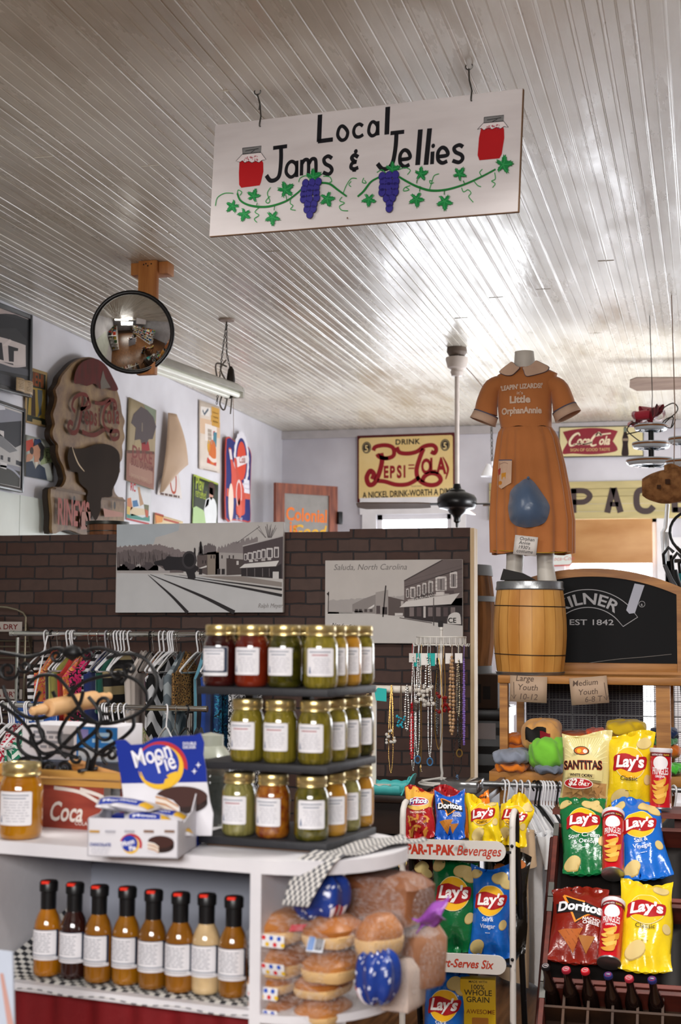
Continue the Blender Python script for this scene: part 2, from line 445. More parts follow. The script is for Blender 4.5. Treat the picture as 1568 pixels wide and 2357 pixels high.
# ------------------------------------------------------------------ flat boards measured from the photograph
import numpy as np
def homography(px, w, h):
    """photo pixel -> (u,v) on a board: corners TL, TR, BR, BL"""
    dst = [(-w / 2, h),(w / 2, h),(w / 2,0),(-w / 2,0)]; A = []; b = []
    for (x, y),(u, v) in zip(px, dst):
        A += [[x, y,1,0,0,0,-u * x,-u * y],[0,0,0, x, y,1,-v * x,-v * y]]; b += [u, v]
    s = np.linalg.solve(np.array(A, float), np.array(b, float))
    def H(x, y):
        d = s[6] * x + s[7] * y + 1; return ((s[0] * x + s[1] * y + s[2]) / d,(s[3] * x + s[4] * y + s[5]) / d)
    return H
class Crop:                                                # read positions off an enlarged view of the photograph
    def __init__(s, H, ox, oy, sc): s.H = H; s.o = (ox, oy); s.s = sc
    def __call__(s, x, y): return s.H(s.o[0] + x / s.s, s.o[1] + y / s.s)
    def L(s, pts): return [s(x, y) for x, y in pts]
def board(name, label, cat, px, pts, t=.006, group=None):
    """an empty thing at the foot of a flat rectangle through four world points (TL TR BR BL)"""
    TL, TR, BR, BL = [V(p) for p in pts]
    u = ((TR + BR) - (TL + BL)).normalized(); z = (TL + TR) - (BL + BR); z = (z - u * z.dot(u)).normalized(); n = u.cross(z)   # n faces viewer (-y local)
    w = ((TR - TL).length + (BR - BL).length) / 2; h = ((TL - BL).length + (TR - BR).length) / 2
    c = (BL + BR) / 2
    M = Matrix(((u.x,-n.x, z.x),(u.y,-n.y, z.y),(u.z,-n.z, z.z)))
    o = thing(name, label, cat, c, M, group)
    return o, w, h, homography(px, w, h)
def onY(px, Y): return [at(x, y, Y) for x, y in px]
def onX(px, X): return [atX(x, y, X) for x, y in px]
def spiral(cx, cy, r, a0, turns, n=14, k=1):
    return [(cx + r * (1 - i / (n + 2)) * cos(a0 + k * turns * 2 * pi * i / n), cy + r * (1 - i / (n + 2)) * sin(a0 + k * turns * 2 * pi * i / n)) for i in range(n + 1)]
wood_light = mat('wood_pine', '#c08a4e',.5, col2='#9a6733', scale=5, stretch=(4,4,.6), bump=.05)
wood_oak = mat('wood_oak', '#b9803f',.45, col2='#8f5c28', scale=6, stretch=(.5,5,5), bump=.06)
wood_mid = mat('wood_brown', '#7a4c2a',.5, col2='#573218', scale=6, stretch=(5,5,.6), bump=.06)
black_metal = mat('black_iron', '#121214',.42, metal=.3, bump=.08)
chrome = mat('chrome', '#d0d0cc',.16, metal=1)
wire_grey = mat('wire_grey', '#55534f',.4, metal=.8)
steel = mat('galvanised', '#9a9c9e',.35, metal=.9, bump=.1)
black_plastic = mat('black_plastic', '#101012',.35)
white_plastic = mat('white_plastic', '#e6e6ea',.35)
# ------------------------------------------------------------------ hanging sign
px = [(487,290),(1195,203),(1192,488),(482,543)]
pts = [at(487,290,4.50), at(1195,203,4.29), at(1192,488,4.29), at(482,543,4.50)]
sign, w, h, H = board('hanging_sign', 'white painted board sign for local jams and jellies hung from the ceiling', 'sign', px, pts)
sign_white = mat('sign_white', '#dcd6d6',.45, col2='#cfc8c8', scale=3, stretch=(1,1,5))
mb = MB(); mb.boxx((-w / 2,0,0),(w / 2,.014, h), ch=.002)
mb.build('signboard', sign_white, sign)
mb = MB(); mb.boxx((-w / 2 + .001,.0005,-.0012),(w / 2 - .001,.0135,.0008)); mb.boxx((w / 2 - .0008,.0005,.0),(w / 2 + .001,.0135, h - .001)); mb.build('board_edge', mat('plywood_edge', '#7d5a38',.7), sign)
K = Crop(H,460,120,2.0103); a = Art(.0004)
BLK = '#14141a'
LW = .0135
def ltr(*pts, sm=6, wd=1.0): a.stroke(K.L(pts), LW * wd, BLK, sm)
ltr((535,293),(534,418), sm=0, wd=1.25); ltr((529,416),(598,407), sm=0, wd=1.1)
a.stroke(smooth_line(K.L([(643,346),(665,372),(658,402),(637,410),(620,388),(626,355)]),6, True), LW * .9, BLK,0, True)
ltr((735,345),(718,336),(699,348),(693,372),(702,392),(720,395),(738,384), wd=.85)
a.stroke(smooth_line(K.L([(783,325),(802,345),(798,378),(778,390),(763,372),(768,338)]),6, True), LW * .85, BLK,0, True)
ltr((804,322),(806,388), sm=0, wd=.85); ltr((848,256),(847,384), sm=0, wd=1.25)
ltr((324,447),(388,438), sm=0); ltr((360,442),(362,500),(357,568),(340,592),(315,595),(297,572), wd=1.1)
a.stroke(smooth_line(K.L([(412,508),(433,525),(432,562),(410,580),(388,560),(392,525)]),6, True), LW * .9, BLK,0, True)
ltr((435,505),(437,580), sm=0, wd=.9)
ltr((458,500),(458,573), sm=0, wd=.95); ltr((458,522),(470,502),(486,503),(490,530),(490,570), wd=.95); ltr((490,522),(503,498),(520,500),(524,530),(524,567), wd=.95)
ltr((597,494),(578,484),(560,497),(566,518),(590,532),(598,550),(583,567),(557,558), wd=.95)
ltr((718,488),(700,479),(688,492),(700,508),(712,510)); ltr((708,510),(690,518),(686,536),(700,543),(720,536), wd=.95)
a.ell(*K(706,462),.007,.008, BLK,10); ltr((702,543),(701,556), sm=0)
ltr((864,378),(928,371), sm=0); ltr((892,374),(890,440),(880,508),(862,536),(832,543),(808,518), wd=1.1)
ltr((912,500),(957,492),(950,464),(930,456),(913,478),(914,515),(934,532),(957,522), wd=.95)
ltr((1003,360),(995,525), sm=0, wd=1.25); ltr((1046,355),(1034,524), sm=0, wd=1.25)
ltr((1063,462),(1062,521), sm=0); a.ell(*K(1065,436),.0068,.0075, BLK,10)
ltr((1089,486),(1133,478),(1126,452),(1106,444),(1089,465),(1090,500),(1110,515),(1133,506), wd=.95)
ltr((1205,441),(1187,432),(1164,444),(1170,464),(1198,478),(1204,497),(1187,512),(1157,504), wd=.95)
# two jam jars
for lid, cl, body in ((((184,448),(270,438),(268,468),(186,477)),((185,475),(268,466),(294,500),(276,503),(262,514),(246,507),(230,515),(214,507),(197,515),(186,505),(175,512),(156,508)),((172,508),(180,503),(272,500),(281,515),(283,555),(273,605),(268,618),(184,629),(174,615),(171,560))),
                      (((1301,304),(1393,294),(1392,322),(1299,331)),((1298,331),(1392,321),(1416,350),(1396,346),(1380,357),(1360,350),(1340,360),(1320,354),(1301,364),(1289,355),(1271,361)),((1288,352),(1300,345),(1388,342),(1396,360),(1398,400),(1388,475),(1378,494),(1284,503),(1275,480),(1279,400)))):
    a.up(); a.poly(K.L(body), '#b5141b'); a.up(); a.poly(K.L(lid), '#7d7d7d'); a.stroke(K.L(list(lid) + [lid[0]]),.002, BLK,0); a.poly(K.L(cl), '#e6dcdc'); a.up()
    a.stroke(K.L(list(cl) + [cl[0]]),.0018, BLK,0)
    x0 = min(p[0] for p in cl); x1 = max(p[0] for p in cl); y0 = min(p[1] for p in cl); q = random.Random(4)
    for i in range(40):
        f = q.uniform(.12,.88); t = q.uniform(.12,.72); cxx = (x0 + x1) / 2; hw = (x1 - x0) / 2 * (.55 + .4 * t)
        a.ell(*K(cxx + (f - .5) * 2 * hw * .85, y0 + 14 + t * 38 - (f - .5) * 8),.0016,.0016, '#b03048',6)
    a.stroke(K.L([(lid[0][0] + 14, lid[0][1] + 13),(lid[1][0] - 12, lid[1][1] + 12)]),.0022, BLK,0); a.stroke(K.L([(lid[0][0] + 40, lid[0][1] + 20),(lid[1][0] - 30, lid[1][1] + 19)]),.0022, BLK,0)
# vine, leaves, tendrils, grapes
a.up(); GR, GL = '#1a7a35', '#2f9a4c'
for P in ([(168,655),(186,690),(235,712),(310,716),(390,692),(440,657),(470,628)],[(548,607),(590,612),(630,640),(672,670)],[(722,671),(750,645),(782,603),(822,580)],[(912,580),(950,602),(1000,626),(1060,643),(1130,640),(1210,618),(1290,583),(1362,545)]):
    a.stroke(K.L(P),.0075, GR,8, taper=lambda t: 1 - .45 * abs(t - .4))
TD = [[(70,712),(78,675),(110,655),(150,655)],[(168,655),(172,640),(188,650),(180,665)],[(320,628),(306,655),(318,690),(308,700),(300,690),(318,668)],[(272,718),(252,740),(270,755),(250,772),(262,788)],[(415,672),(412,700),(425,712),(415,728),(438,733)],
      [(448,604),(455,585),(480,575),(500,590)],[(560,577),(590,580),(600,600),(590,605)],[(655,655),(668,620),(690,588),(716,588)],[(650,672),(640,690),(662,700),(640,715),(650,733),(680,736)],[(690,600),(680,615),(690,625)],[(748,585),(742,605),(760,608),(752,595)],[(808,560),(830,548),(850,562)],[(905,548),(940,538),(963,550),(950,570)],[(965,620),(940,630),(935,645),(960,640),(945,628)],
      [(1055,640),(1065,605),(1075,575),(1098,566)],[(1068,600),(1055,598),(1060,612),(1075,606)],[(1300,580),(1288,560),(1300,545)],[(1358,560),(1362,590),(1345,600),(1362,612),(1350,630)],[(1205,630),(1215,650),(1235,640),(1250,655),(1240,672),(1262,698)],[(1262,600),(1280,620),(1296,626)]]
for P in TD: a.stroke(K.L(P),.0028, GL,7)
def leaf(cx, cy, r, rot, m1='#168040', m2='#3aa65c'):
    P = []; q = random.Random(int(cx))
    for i in range(60):
        t = 2 * pi * i / 60; rr = r * (.62 + .22 * cos(5 * t) + .12 * cos(t)) * (1 + (.14 if i % 2 else -.1)) * q.uniform(.93,1.07)
        P.append(K(cx + rr * cos(t + rot), cy + rr * sin(t + rot)))
    a.poly(P, m1); a.up()
    for t in (0,1.2,-1.2,2.3,-2.3): a.stroke([K(cx, cy), K(cx + r * .5 * cos(t + rot + .15), cy + r * .5 * sin(t + rot + .15)), K(cx + r * .8 * cos(t + rot), cy + r * .8 * sin(t + rot))],.0022, m2,3)
for L in ((150,713,36,2.4),(243,668,36,-1.3),(205,750,36,1.9),(388,640,46,-.6),(334,765,40,1.5),(583,680,42,1.2),(515,580,42,-.4),(880,546,40,-.3),(777,684,38,1.6),(1014,568,38,-.3),(998,683,42,1.4),(1130,695,44,1.5),(1196,570,38,-1.0),(1400,526,50,-.2)): leaf(*L)
for pts_ in ([(265,700),(262,712)],[(345,714),(343,735)],[(1000,595),(997,612)],[(1015,625),(1012,650)],[(1128,645),(1128,665)],[(1215,600),(1222,615)],[(395,665),(400,690)]): a.stroke(K.L(pts_),.003, GR,0)
a.up()
def grapes(cx, top, rows, r=17):
    q = random.Random(cx)
    for j,(n, dx) in enumerate(rows):
        for i in range(n):
            x = cx + dx + (i - (n - 1) / 2) * r * 1.72 + q.uniform(-2,2); y = top + j * r * 1.42 + q.uniform(-3,3) - (i - n / 2) * 2
            a.ell(*K(x, y), r * 1.06 / 2.01 * .00146, r * 1.16 / 2.01 * .00146, '#221a55',16); a.up(); a.ell(*K(x, y), r * .93 / 2.01 * .00146, r * 1.03 / 2.01 * .00146, '#37318a',16); a.k -= 1
    a.up(2)
grapes(510,608,[(3,2),(3,-4),(3,-6),(3,-4),(2,0),(2,-2),(1,-2)],17)
grapes(868,578,[(3,0),(3,3),(3,0),(3,3),(2,6),(1,8),(1,9)],17.5)
a.ell(*K(683,772),.003,.003, '#6b4a33',8)
a.build('painted_design', sign, flat,.0006)
for (cx_, cy_),(bx, by), f in (((593,208),(590,293),1),((1080,150),(1076,233),0)):
    c = atZ(cx_, cy_, ZC); u, v = H(bx, by); b = sign.matrix_basis
    M = Matrix.Translation(sign.location) @ sign.rotation_euler.to_matrix().to_4x4()
    loc = M.inverted() @ V(c); mb = MB()
    P = [V((u,.007, v)), V((u,-.006, v)), V((u,-.006, v + .01)), V((u - .002,.004, v + .035))]
    top = loc - V((0,0,.012)); P += [P[-1].lerp(top,.5) + V((.004 * (1 if f else -1),0,0)), top]
    mb.tube([M.inverted() @ (M @ p) for p in P],.0026,6)
    mb.tube([top + V((.012 * cos(t),0,.008 + .011 * sin(t))) for t in [i * pi / 5 for i in range(11)]],.0022,6)
    if f: mb.tube([top + V((0,0,-.005)), top + V((.012,0,-.03)), top + V((.010,0,-.055)), P[3].lerp(top,.4)],.0022,6)
    mb.build('hook_wire', wire_grey, sign)

# ------------------------------------------------------------------ convex mirror on a wooden bracket
mY = 6.40; mc = at(305.5,765, mY - .07); zc_ = (CAMR.transposed() @ (mc - EYE)).z; mr = 93.5 * zc_ / FPX
mir = thing('convex_mirror', 'round convex security mirror with black rim on a wooden ceiling bracket', 'mirror',(mc.x, mY, ZC))
cz = mc.z - ZC
toc = (EYE + V((.1,0,-.5)) - mc).normalized()
X_ = Matrix.Translation((0,-.07, cz)) @ toc.to_track_quat('Z', 'Y').to_matrix().to_4x4()
prof = [(mr * .965 * i / 12,.055 * (1 - (i / 12) ** 2)) for i in range(13)][::-1]
mb = MB(); mb.lathe(prof,48, X=X_); mb.build('mirror_dome', mat('mirror_glass', '#d8d6cf',.04, metal=1, var=.01), mir, ang=80)
mb = MB(); mb.tube([X_ @ V((mr * .975 * cos(2 * pi * k / 48), mr * .975 * sin(2 * pi * k / 48),0)) for k in range(48)], mr * .055,10, closed=True)
mb.lathe([(mr * .95,-.004),(mr * .5,-.022),(0,-.026)],32, X=X_); mb.build('rim', black_plastic, mir)
bracket_wood = mat('bracket_pine', '#b5763c',.5, col2='#96592a', scale=4, stretch=(6,6,.5))
a0 = at(318,640, mY); a1 = at(360,640, mY); pw = a1.x - a0.x; pc = (a0.x + a1.x) / 2 - mc.x
b0 = at(330,862, mY)
mb = MB(); mb.boxx((pc - pw / 2,0, b0.z - ZC),(pc + pw / 2,.035,-.0), ch=.002)
for sx_, sz_ in ((-.02,-.02),(-.008,-.016),(.002,-.027),(.02,-.018)): mb.lathe([(0,-.001),(.004,0)],8,(0,0,0),1, Matrix.Translation((pc + sx_,-.0006, sz_)) @ Matrix.Rotation(pi / 2,4, 'X'))
mb.build('bracket_post',[bracket_wood, black_metal], mir)
c0 = at(304,615, mY + .05); c1 = at(389,615, mY + .05)
mb = MB(); mb.boxx((c0.x - mc.x,.035,-.06),(c1.x - mc.x,.12,0), ch=.002); mb.build('bracket_crosspiece', bracket_wood, mir)
mb = MB(); mb.tube([(pc,.01, cz), X_ @ V((0,0,-.024))],.012,8); mb.build('mirror_mount', black_metal, mir)

# ------------------------------------------------------------------ fluorescent strip light on chains
e1 = at(540,903,7.76); dirv = V((-sin(R(7.6)),-cos(R(7.6)),0)); Lf = 1.28
fx = thing('strip_light', 'unlit white fluorescent strip light hanging from chains behind the round mirror', 'ceiling light', e1, R(-7.6))
mb = MB(); mb.prism([(-.065,0),(-.052,.028),(-.02,.05),(.02,.05),(.052,.028),(.065,0),(.06,-.004),(-.06,-.004)],0,-Lf, lambda u, v, hh: (u, hh, v))
mb.build('housing', mat('fixture_white', '#c9c7bd',.35), fx)
tubem = mat('tube_glass', '#f4f6ec',.2, emit=.3)  # faint glow put into the material of the unlit tubes
for s in (-1,1):
    mb = MB(); mb.tube([(s * .032,-.02,-.022),(s * .032,-Lf + .02,-.022)],.015,10); mb.build('tube', tubem, fx)
    
mb = MB(); mb.boxx((-.06,-.01,-.036),(.06,.012,.02)); mb.boxx((-.06,-Lf - .012,-.036),(.06,-Lf + .01,.02)); mb.build('end_cap', mat('fixture_white', '#c9c7bd',.35), fx)
ch = atZ(522,735, ZC)
chain = thing('hanging_chain', 'dark chain with tangled cord hanging from a ceiling plate over the strip light', 'chain', ch)
mb = MB(); mb.lathe([(0,-.014),(.045,-.010),(.05,0)],20); mb.build('ceiling_plate', mat('plate_tan', '#9c8a7d',.5), chain)
def chainlink(mb, P, r=.0024, l=.016):
    P = [V(p) for p in P]; tot = 0
    for p, q_ in zip(P, P[1:]):
        n = max(1, int((q_ - p).length / l)); d = (q_ - p) / n; t = d.normalized(); o1 = t.orthogonal().normalized(); o2 = t.cross(o1)
        for i in range(n):
            c = p + d * (i + .5); o = o1 if i % 2 else o2
            mb.tube([c + t * l * .62 * cos(k * pi / 3) + o * l * .32 * sin(k * pi / 3) for k in range(6)], r,4, closed=True)
e = V(e1) - V(ch)
mb = MB(); chainlink(mb,[(0,0,-.012),(.006,-.01,-.2),(.03,-.01,-.30)]); chainlink(mb,[(0,0,-.012),(-.03,.0,-.25),(-.04,0,-.36),(-.055,0,-.5)]); mb.build('chain', wire_grey, chain)
mb = MB()
mb.tube(smooth_line([(.005,0,-.28),(-.06,0,-.26),(-.055,0,-.34),(-.02,0,-.42),(-.035,0,-.5),(-.005,0,-.53),(.015,-.01,-.40),(-.03,-.01,-.3),(.0,0,-.24)],6),.005,6)
mb.tube(smooth_line([(.02,0,-.3),(.035,0,-.45),(.03,0,-.56),(.045,0, e.z + .04)],6),.004,6)
mb.build('cord', mat('cord_grey', '#77706a',.6), chain)
mb = MB(); mb.lathe([(0,-.47),(.016,-.465),(.024,-.42),(.026,-.36),(.018,-.30),(.006,-.28)],12,(.03,0,0)); mb.build('plug', mat('plug_brown', '#231a14',.5), chain)
s0 = at(537,912,7.74); s1 = at(538,1012,7.74)
mb = MB(); mb.tube([s0, s1],.0016,5); mb.ball(s1,.006,8); tag(mb.build('pull_cord', mat('cord_tan', '#a88f80',.6)), 'thin pull cord dangling from the end of the strip light', 'cord')

# ------------------------------------------------------------------ ceiling fans
def make_fan(label, top, rod, angs, blade_len=.46, rot=0, canopy='#cfc4bd', pitch=11):
    f = thing('ceiling_fan', label, 'ceiling fan', top, rot)
    cream = mat('fan_cream', canopy,.45)
    mb = MB(); mb.lathe([(.0,0),(.062,0),(.066,-.03),(.05,-.055),(0.012,-.05)],24, m=0); mb.build('ceiling_rose', mat('rose_dark', '#6d5f55',.5), f)
    mb = MB(); mb.lathe([(.012,-.062),(.071,-.066),(.072,-.082),(.06,-.13),(.04,-.14),(.038,-.15),(.042,-.16),(.034,-.185),(.012,-.19)],28); mb.build('canopy', cream, f)
    mb = MB(); mb.tube([(0,0,-.05),(0,0,-rod)],.0145,12); mb.build('downrod', cream, f)
    z = -rod
    mb = MB(); mb.lathe([(.0, z + .05),(.02, z + .05),(.028, z + .02),(.05, z + .01),(.055, z),(.11, z - .022),(.125, z - .045),(.125, z - .085),(.112, z - .105),(.06, z - .118),(.05, z - .135),(.03, z - .15),(.022, z - .165),(.022, z - .19),(.01, z - .20),(.008, z - .225),(0, z - .23)],36)
    mb.build('motor', mat('motor_black', '#0e0e10',.3), f)
    for k, an in enumerate(angs):
        X0 = Matrix.Rotation(R(an),4, 'Z') @ Matrix.Translation((0,0, z - .085)) @ Matrix.Rotation(R(pitch),4, 'X')
        mb = MB(); P = [(.17,-.045),(.24,-.06),(.16 + blade_len - .05,-.07),(.16 + blade_len,-.03),(.16 + blade_len,.045),(.16 + blade_len - .04,.07),(.24,.058),(.17,.045)]
        mb.prism(P,-.004,.004, X=X0); b = mb.build('blade', mat('blade_taupe', '#7d6d62',.45, col2='#6b5b52', scale=5, stretch=(1,6,6)), f)
        mb = MB(); mb.prism([(.10,-.02),(.16,-.018),(.22,-.035),(.23,0),(.22,.035),(.16,.018),(.10,.02)],.004,.010, X=X0); mb.build('blade_arm', mat('motor_black', '#0e0e10',.3), b)
    return f
fz = at(1050,1132,8.88)
make_fan('black motored ceiling fan on a long pale rod above the brick screen', atZ(1052,800, ZC), ZC - fz.z,(186,2,94),.48)
f0 = at(1600,896,9.5)
make_fan('second ceiling fan at the right edge with one blurred blade in view',(f0.x + .30,9.5, ZC),.10,(186,276,6,96),.56, pitch=28)
P = [atZ(1066,838, ZC - .09), at(1088,862,8.9), at(1110,888,8.9), at(1118,905,8.9)]
mb = MB(); mb.tube(P,.003,5); mb.tube([P[-1] + V((.008 * cos(t),0,.012 * sin(t))) for t in [k * .7 for k in range(9)]],.003,5); tag(mb.build('fan_cord', mat('cord_tan', '#a88f80',.6)), 'tan cord running from the fan canopy towards the costume', 'cord')
# ------------------------------------------------------------------ things on the left wall
def unc(ox, oy, s, pts): return [(ox + x / s, oy + y / s) for x, y in pts]
frame_black = mat('frame_black', '#15161a',.3)
paper = lambda h: mat('paper_' + h.lstrip('#'), h,.6, var=.05, scale=6)
def framed(name, label, px, X, fw, fd, gap):
    pts = onX(px, X); o, w, h, H = board(name, label, 'picture', px, pts)
    mb = MB()
    for a, b in (((-w / 2,-.004,0),(-w / 2 + fw, fd, h)),((w / 2 - fw,-.004,0),(w / 2, fd, h)),((-w / 2 + fw,-.004,0),(w / 2 - fw, fd, fw)),((-w / 2 + fw,-.004, h - fw),(w / 2 - fw, fd, h))): mb.boxx(a, b, ch=.004)
    mb.build('picture_frame', frame_black, o)
    mb = MB(); mb.boxx((-w / 2 + fw * .6,.008, fw * .6),(w / 2 - fw * .6,.013, h - fw * .6)); mb.build('photo_print', paper('#3c3b3e'), o)
    return o, w, h, H, lambda u, v, hh: (u,.008 - hh, v)
# upper one: a roadside filling station
px = [(-120,650),(84,730),(72,915),(-128,862)]
o, w, h, H, fn = framed('framed_photograph', 'black framed old photograph of a white roadside station, upper of the two', px, XL + .10,.028,.03,0)
K = Crop(H,0,690,4.2867); a = Art(.0003)
a.rect(-w / 2 + .028,.028, w / 2 - .028, h - .028, '#3a3a3c'); a.up()
a.poly(K.L([(-400,-80),(330,175),(328,215),(200,165),(100,155),(0,160),(-400,120)]), '#b9aaa6'); a.up()
a.poly(K.L([(-400,130),(0,150),(330,230),(325,440),(200,300),(0,300),(-400,220)]), '#2b2b2e'); a.up()
a.poly(K.L([(-300,300),(100,400),(285,465),(275,670),(160,665),(150,640),(-300,560)]), '#d5cac6'); a.up()
a.poly(K.L([(-300,380),(50,440),(60,610),(-300,520)]), '#232326'); a.poly(K.L([(110,465),(210,495),(205,520),(165,520),(158,625),(110,618)]), '#232326'); a.poly(K.L([(50,470),(130,405),(150,420),(105,470)]), '#e2d7d3')
a.poly(K.L([(-300,560),(150,660),(300,700),(298,760),(0,700),(-300,640)]), '#55565c'); a.poly(K.L([(-300,640),(0,730),(296,800),(296,900),(-300,800)]), '#47474c')
a.up(); a.stroke(K.L([(-300,555),(0,620),(150,665),(270,660)]),.012, '#cdc2bf',4)
a.build('photo_image', o, fn,.0005)
# paper note taped on its corner
px2 = unc(0,690,4.2867,[(170,775),(330,820),(318,950),(150,890)])
pts = onX(px2, XL + .118); n_, nw, nh, NH = board('paper_note', 'small creased tan paper note hanging over the corner of the upper framed photograph', 'note', px2, pts)
mb = MB(); mb.sheet(lambda u, v: ((u - .5) * nw,-.012 * abs(sin(u * pi * 2)) - .004, v * nh),12,4); mb.build('note_sheet', paper('#b79e7c'), n_, solid=.0006)
a = Art(.0002); a.scrib(-nw * .45, nh * .15,-nw * .08, nh * .9,6, '#5b4a38',.25,3); a.scrib(nw * .06, nh * .15, nw * .45, nh * .9,6, '#5b4a38',.25,5)
a.build('handwriting', n_, lambda u, v, hh: (u,-.012 * abs(sin((u / nw + .5) * pi * 2)) - .004 - hh, v),.0012,(.006, None))
# lower one: house among trees
px = [(-110,885),(68,945),(53,1134),(-125,1096)]
o, w, h, H, fn = framed('framed_photograph', 'black framed old photograph of a gabled house, lower of the two', px, XL + .06,.022,.03,0)
K = Crop(H,0,690,4.2867); a = Art(.0003)
a.rect(-w / 2 + .022,.022, w / 2 - .022, h - .022, '#c9c4c0'); a.up(); a.rect(-w / 2 + .032,.032, w / 2 - .032, h - .032, '#8d8e98'); a.up()
a.poly(K.L([(-400,1200),(0,1230),(255,1210),(235,1500),(-400,1400)]), '#2f3036'); a.poly(K.L([(-300,960),(90,1060),(100,1100),(0,1105),(-300,1020)]), '#d8d8de'); a.up()
a.poly(K.L([(-300,1250),(-60,1200),(0,1310),(80,1380),(180,1470),(245,1440),(225,1660),(150,1640),(-300,1560)]), '#b7b4b2'); a.up()
a.poly(K.L([(-60,1280),(30,1330),(200,1500),(120,1520),(0,1440)]), '#7a7a7d'); a.poly(K.L([(35,1300),(75,1310),(72,1370),(32,1350)]), '#cfcac8')
for x, y in ((100,1560),(180,1590),(30,1540),(205,1600)): a.poly(K.L([(x, y),(x + 26, y + 6),(x + 22, y + 50),(x - 3, y + 42)]), '#34343a')
a.poly(K.L([(-300,1560),(0,1640),(215,1700),(200,1850),(-300,1750)]), '#3a3934'); a.up(); a.stroke(K.L([(-100,1640),(60,1650),(150,1690),(215,1760)]),.012, '#9ea0ac',5); a.poly(K.L([(20,1600),(90,1620),(80,1680),(20,1660)]), '#d2cfcf')
a.build('photo_image', o, fn,.0005)
# posters ------------------------------------------------------------
def poster(name, label, px, base, X=None, t=.002, cat='poster', bulge=0.0, part='poster_sheet', mt=None):
    pts = onX(px, XL + .012 if X is None else X)
    o, w, h, H = board(name, label, cat, px, pts)
    q = (lambda u, v: -bulge * (sin(u * pi) * .5 + .9 * u * u * u))
    mb = MB(); mb.sheet(lambda u, v: ((u - .5) * w, q(u, v), v * h),10,6); mb.build(part, mt or paper(base), o, solid=t, offset=0)
    return o, w, h, H,(lambda u, v, hh: (u, q(u / w + .5, v / h) - hh - t / 2, v))
px = unc(0,690,4.2867,[(268,660),(480,722),(462,1262),(245,1205)])
o, w, h, H, fn = poster('advertising_poster', 'narrow tin poster with dark panel and two bottles, behind the black frames', px, '#b99c6c')
K = Crop(H,0,690,4.2867); a = Art(.0003)
a.poly(K.L([(290,700),(462,745),(445,1240),(262,1190)]), '#2f3327'); a.up(); a.poly(K.L([(300,860),(455,890),(445,1180),(272,1130)]), '#a58a3c'); a.up()
a.text('NEHI', *K(368,850),.105, '#8f4a22', bold=.03, sx=.75, rot=0); a.poly(K.L([(318,880),(352,890),(350,1150),(305,1140)]), '#3b2a1f')
a.poly(K.L([(375,885),(425,895),(420,990),(408,1060),(410,1130),(365,1165),(385,1100),(378,1000)]), '#5a6062'); a.scrib(*K(290,1215), *K(440,1190),1, '#a08c5c',.5,2)
a.build('poster_print', o, fn,.0006,(.06, None))
px = unc(0,690,4.2867,[(262,1335),(532,1400),(520,1795),(245,1740)])
o, w, h, H, fn = poster('advertising_poster', 'poster of a woman in a navy uniform cap drinking', px, '#a9aca3')
K = Crop(H,0,690,4.2867); a = Art(.0003)
a.poly(K.L([(440,1470),(525,1450),(520,1600),(400,1630),(405,1560)]), '#8d9a70'); a.poly(K.L([(262,1395),(330,1375),(340,1470),(262,1500)]), '#b8402a'); a.up()
a.poly(K.L([(345,1370),(395,1385),(440,1450),(430,1560),(395,1600),(330,1440)]), '#1d1a1c'); a.up()
a.poly(K.L([(330,1450),(375,1430),(400,1480),(395,1550),(380,1580),(385,1620),(335,1600),(340,1560),(325,1510)]), '#b98568'); a.poly(K.L([(265,1530),(330,1500),(325,1560),(270,1610),(255,1600)]), '#b98568'); a.up()
a.poly(K.L([(340,1385),(395,1375),(415,1400),(345,1440)]), '#27355a'); a.poly(K.L([(255,1600),(320,1590),(345,1660),(385,1620),(440,1660),(462,1780),(250,1740)]), '#1f2c40'); a.up(); a.poly(K.L([(345,1600),(380,1600),(345,1670)]), '#c9c2b4'); a.ell(*K(315,1490),.022,.022, '#3a2a22',10)
for s_, y in (('KEEP',1500),('YOUR GRIN',1555),('UP!',1605)): a.text(s_, *K(470, y + 8),.048, '#2a2c22', sx=.8, rot=.04)
a.build('poster_print', o, fn,.0006,(.06, None))
# big rusted bottle-cap sign -----------------------------------------
px = unc(0,690,4.2867,[(515,560),(1222,760),(1222,2390),(515,2260)])
X = XL + .09; pts = onX(px, X)
rust = bpy.data.materials.new('rusted_tin'); rust.use_nodes = True
nt = rust.node_tree; N = nt.nodes; b = N['Principled BSDF']; b.inputs['Roughness'].default_value = .6
tc = N.new('ShaderNodeTexCoord'); nz = N.new('ShaderNodeTexNoise'); nz.inputs['Scale'].default_value = 4; nz.inputs['Detail'].default_value = 7; nz.inputs['Roughness'].default_value = .7
mp = N.new('ShaderNodeMapping'); mp.inputs['Scale'].default_value = (1.2,1.2,1); nt.links.new(tc.outputs['Object'], mp.inputs[0]); nt.links.new(mp.outputs[0], nz.inputs['Vector'])
cr = N.new('ShaderNodeValToRGB'); cr.color_ramp.elements[0].position = .36; cr.color_ramp.elements[0].color = hexc('#472d19'); cr.color_ramp.elements[1].position = .62; cr.color_ramp.elements[1].color = hexc('#7d6139')
e = cr.color_ramp.elements.new(.48); e.color = hexc('#66492a'); nt.links.new(nz.outputs[0], cr.inputs[0]); nt.links.new(cr.outputs[0], b.inputs['Base Color'])
cap, w, h, H = board('rusty_bottle_cap_sign', 'large rusted cutout tin sign shaped like a bottle cap on a name plate', 'sign', px, pts)
K = Crop(H,0,690,4.2867)
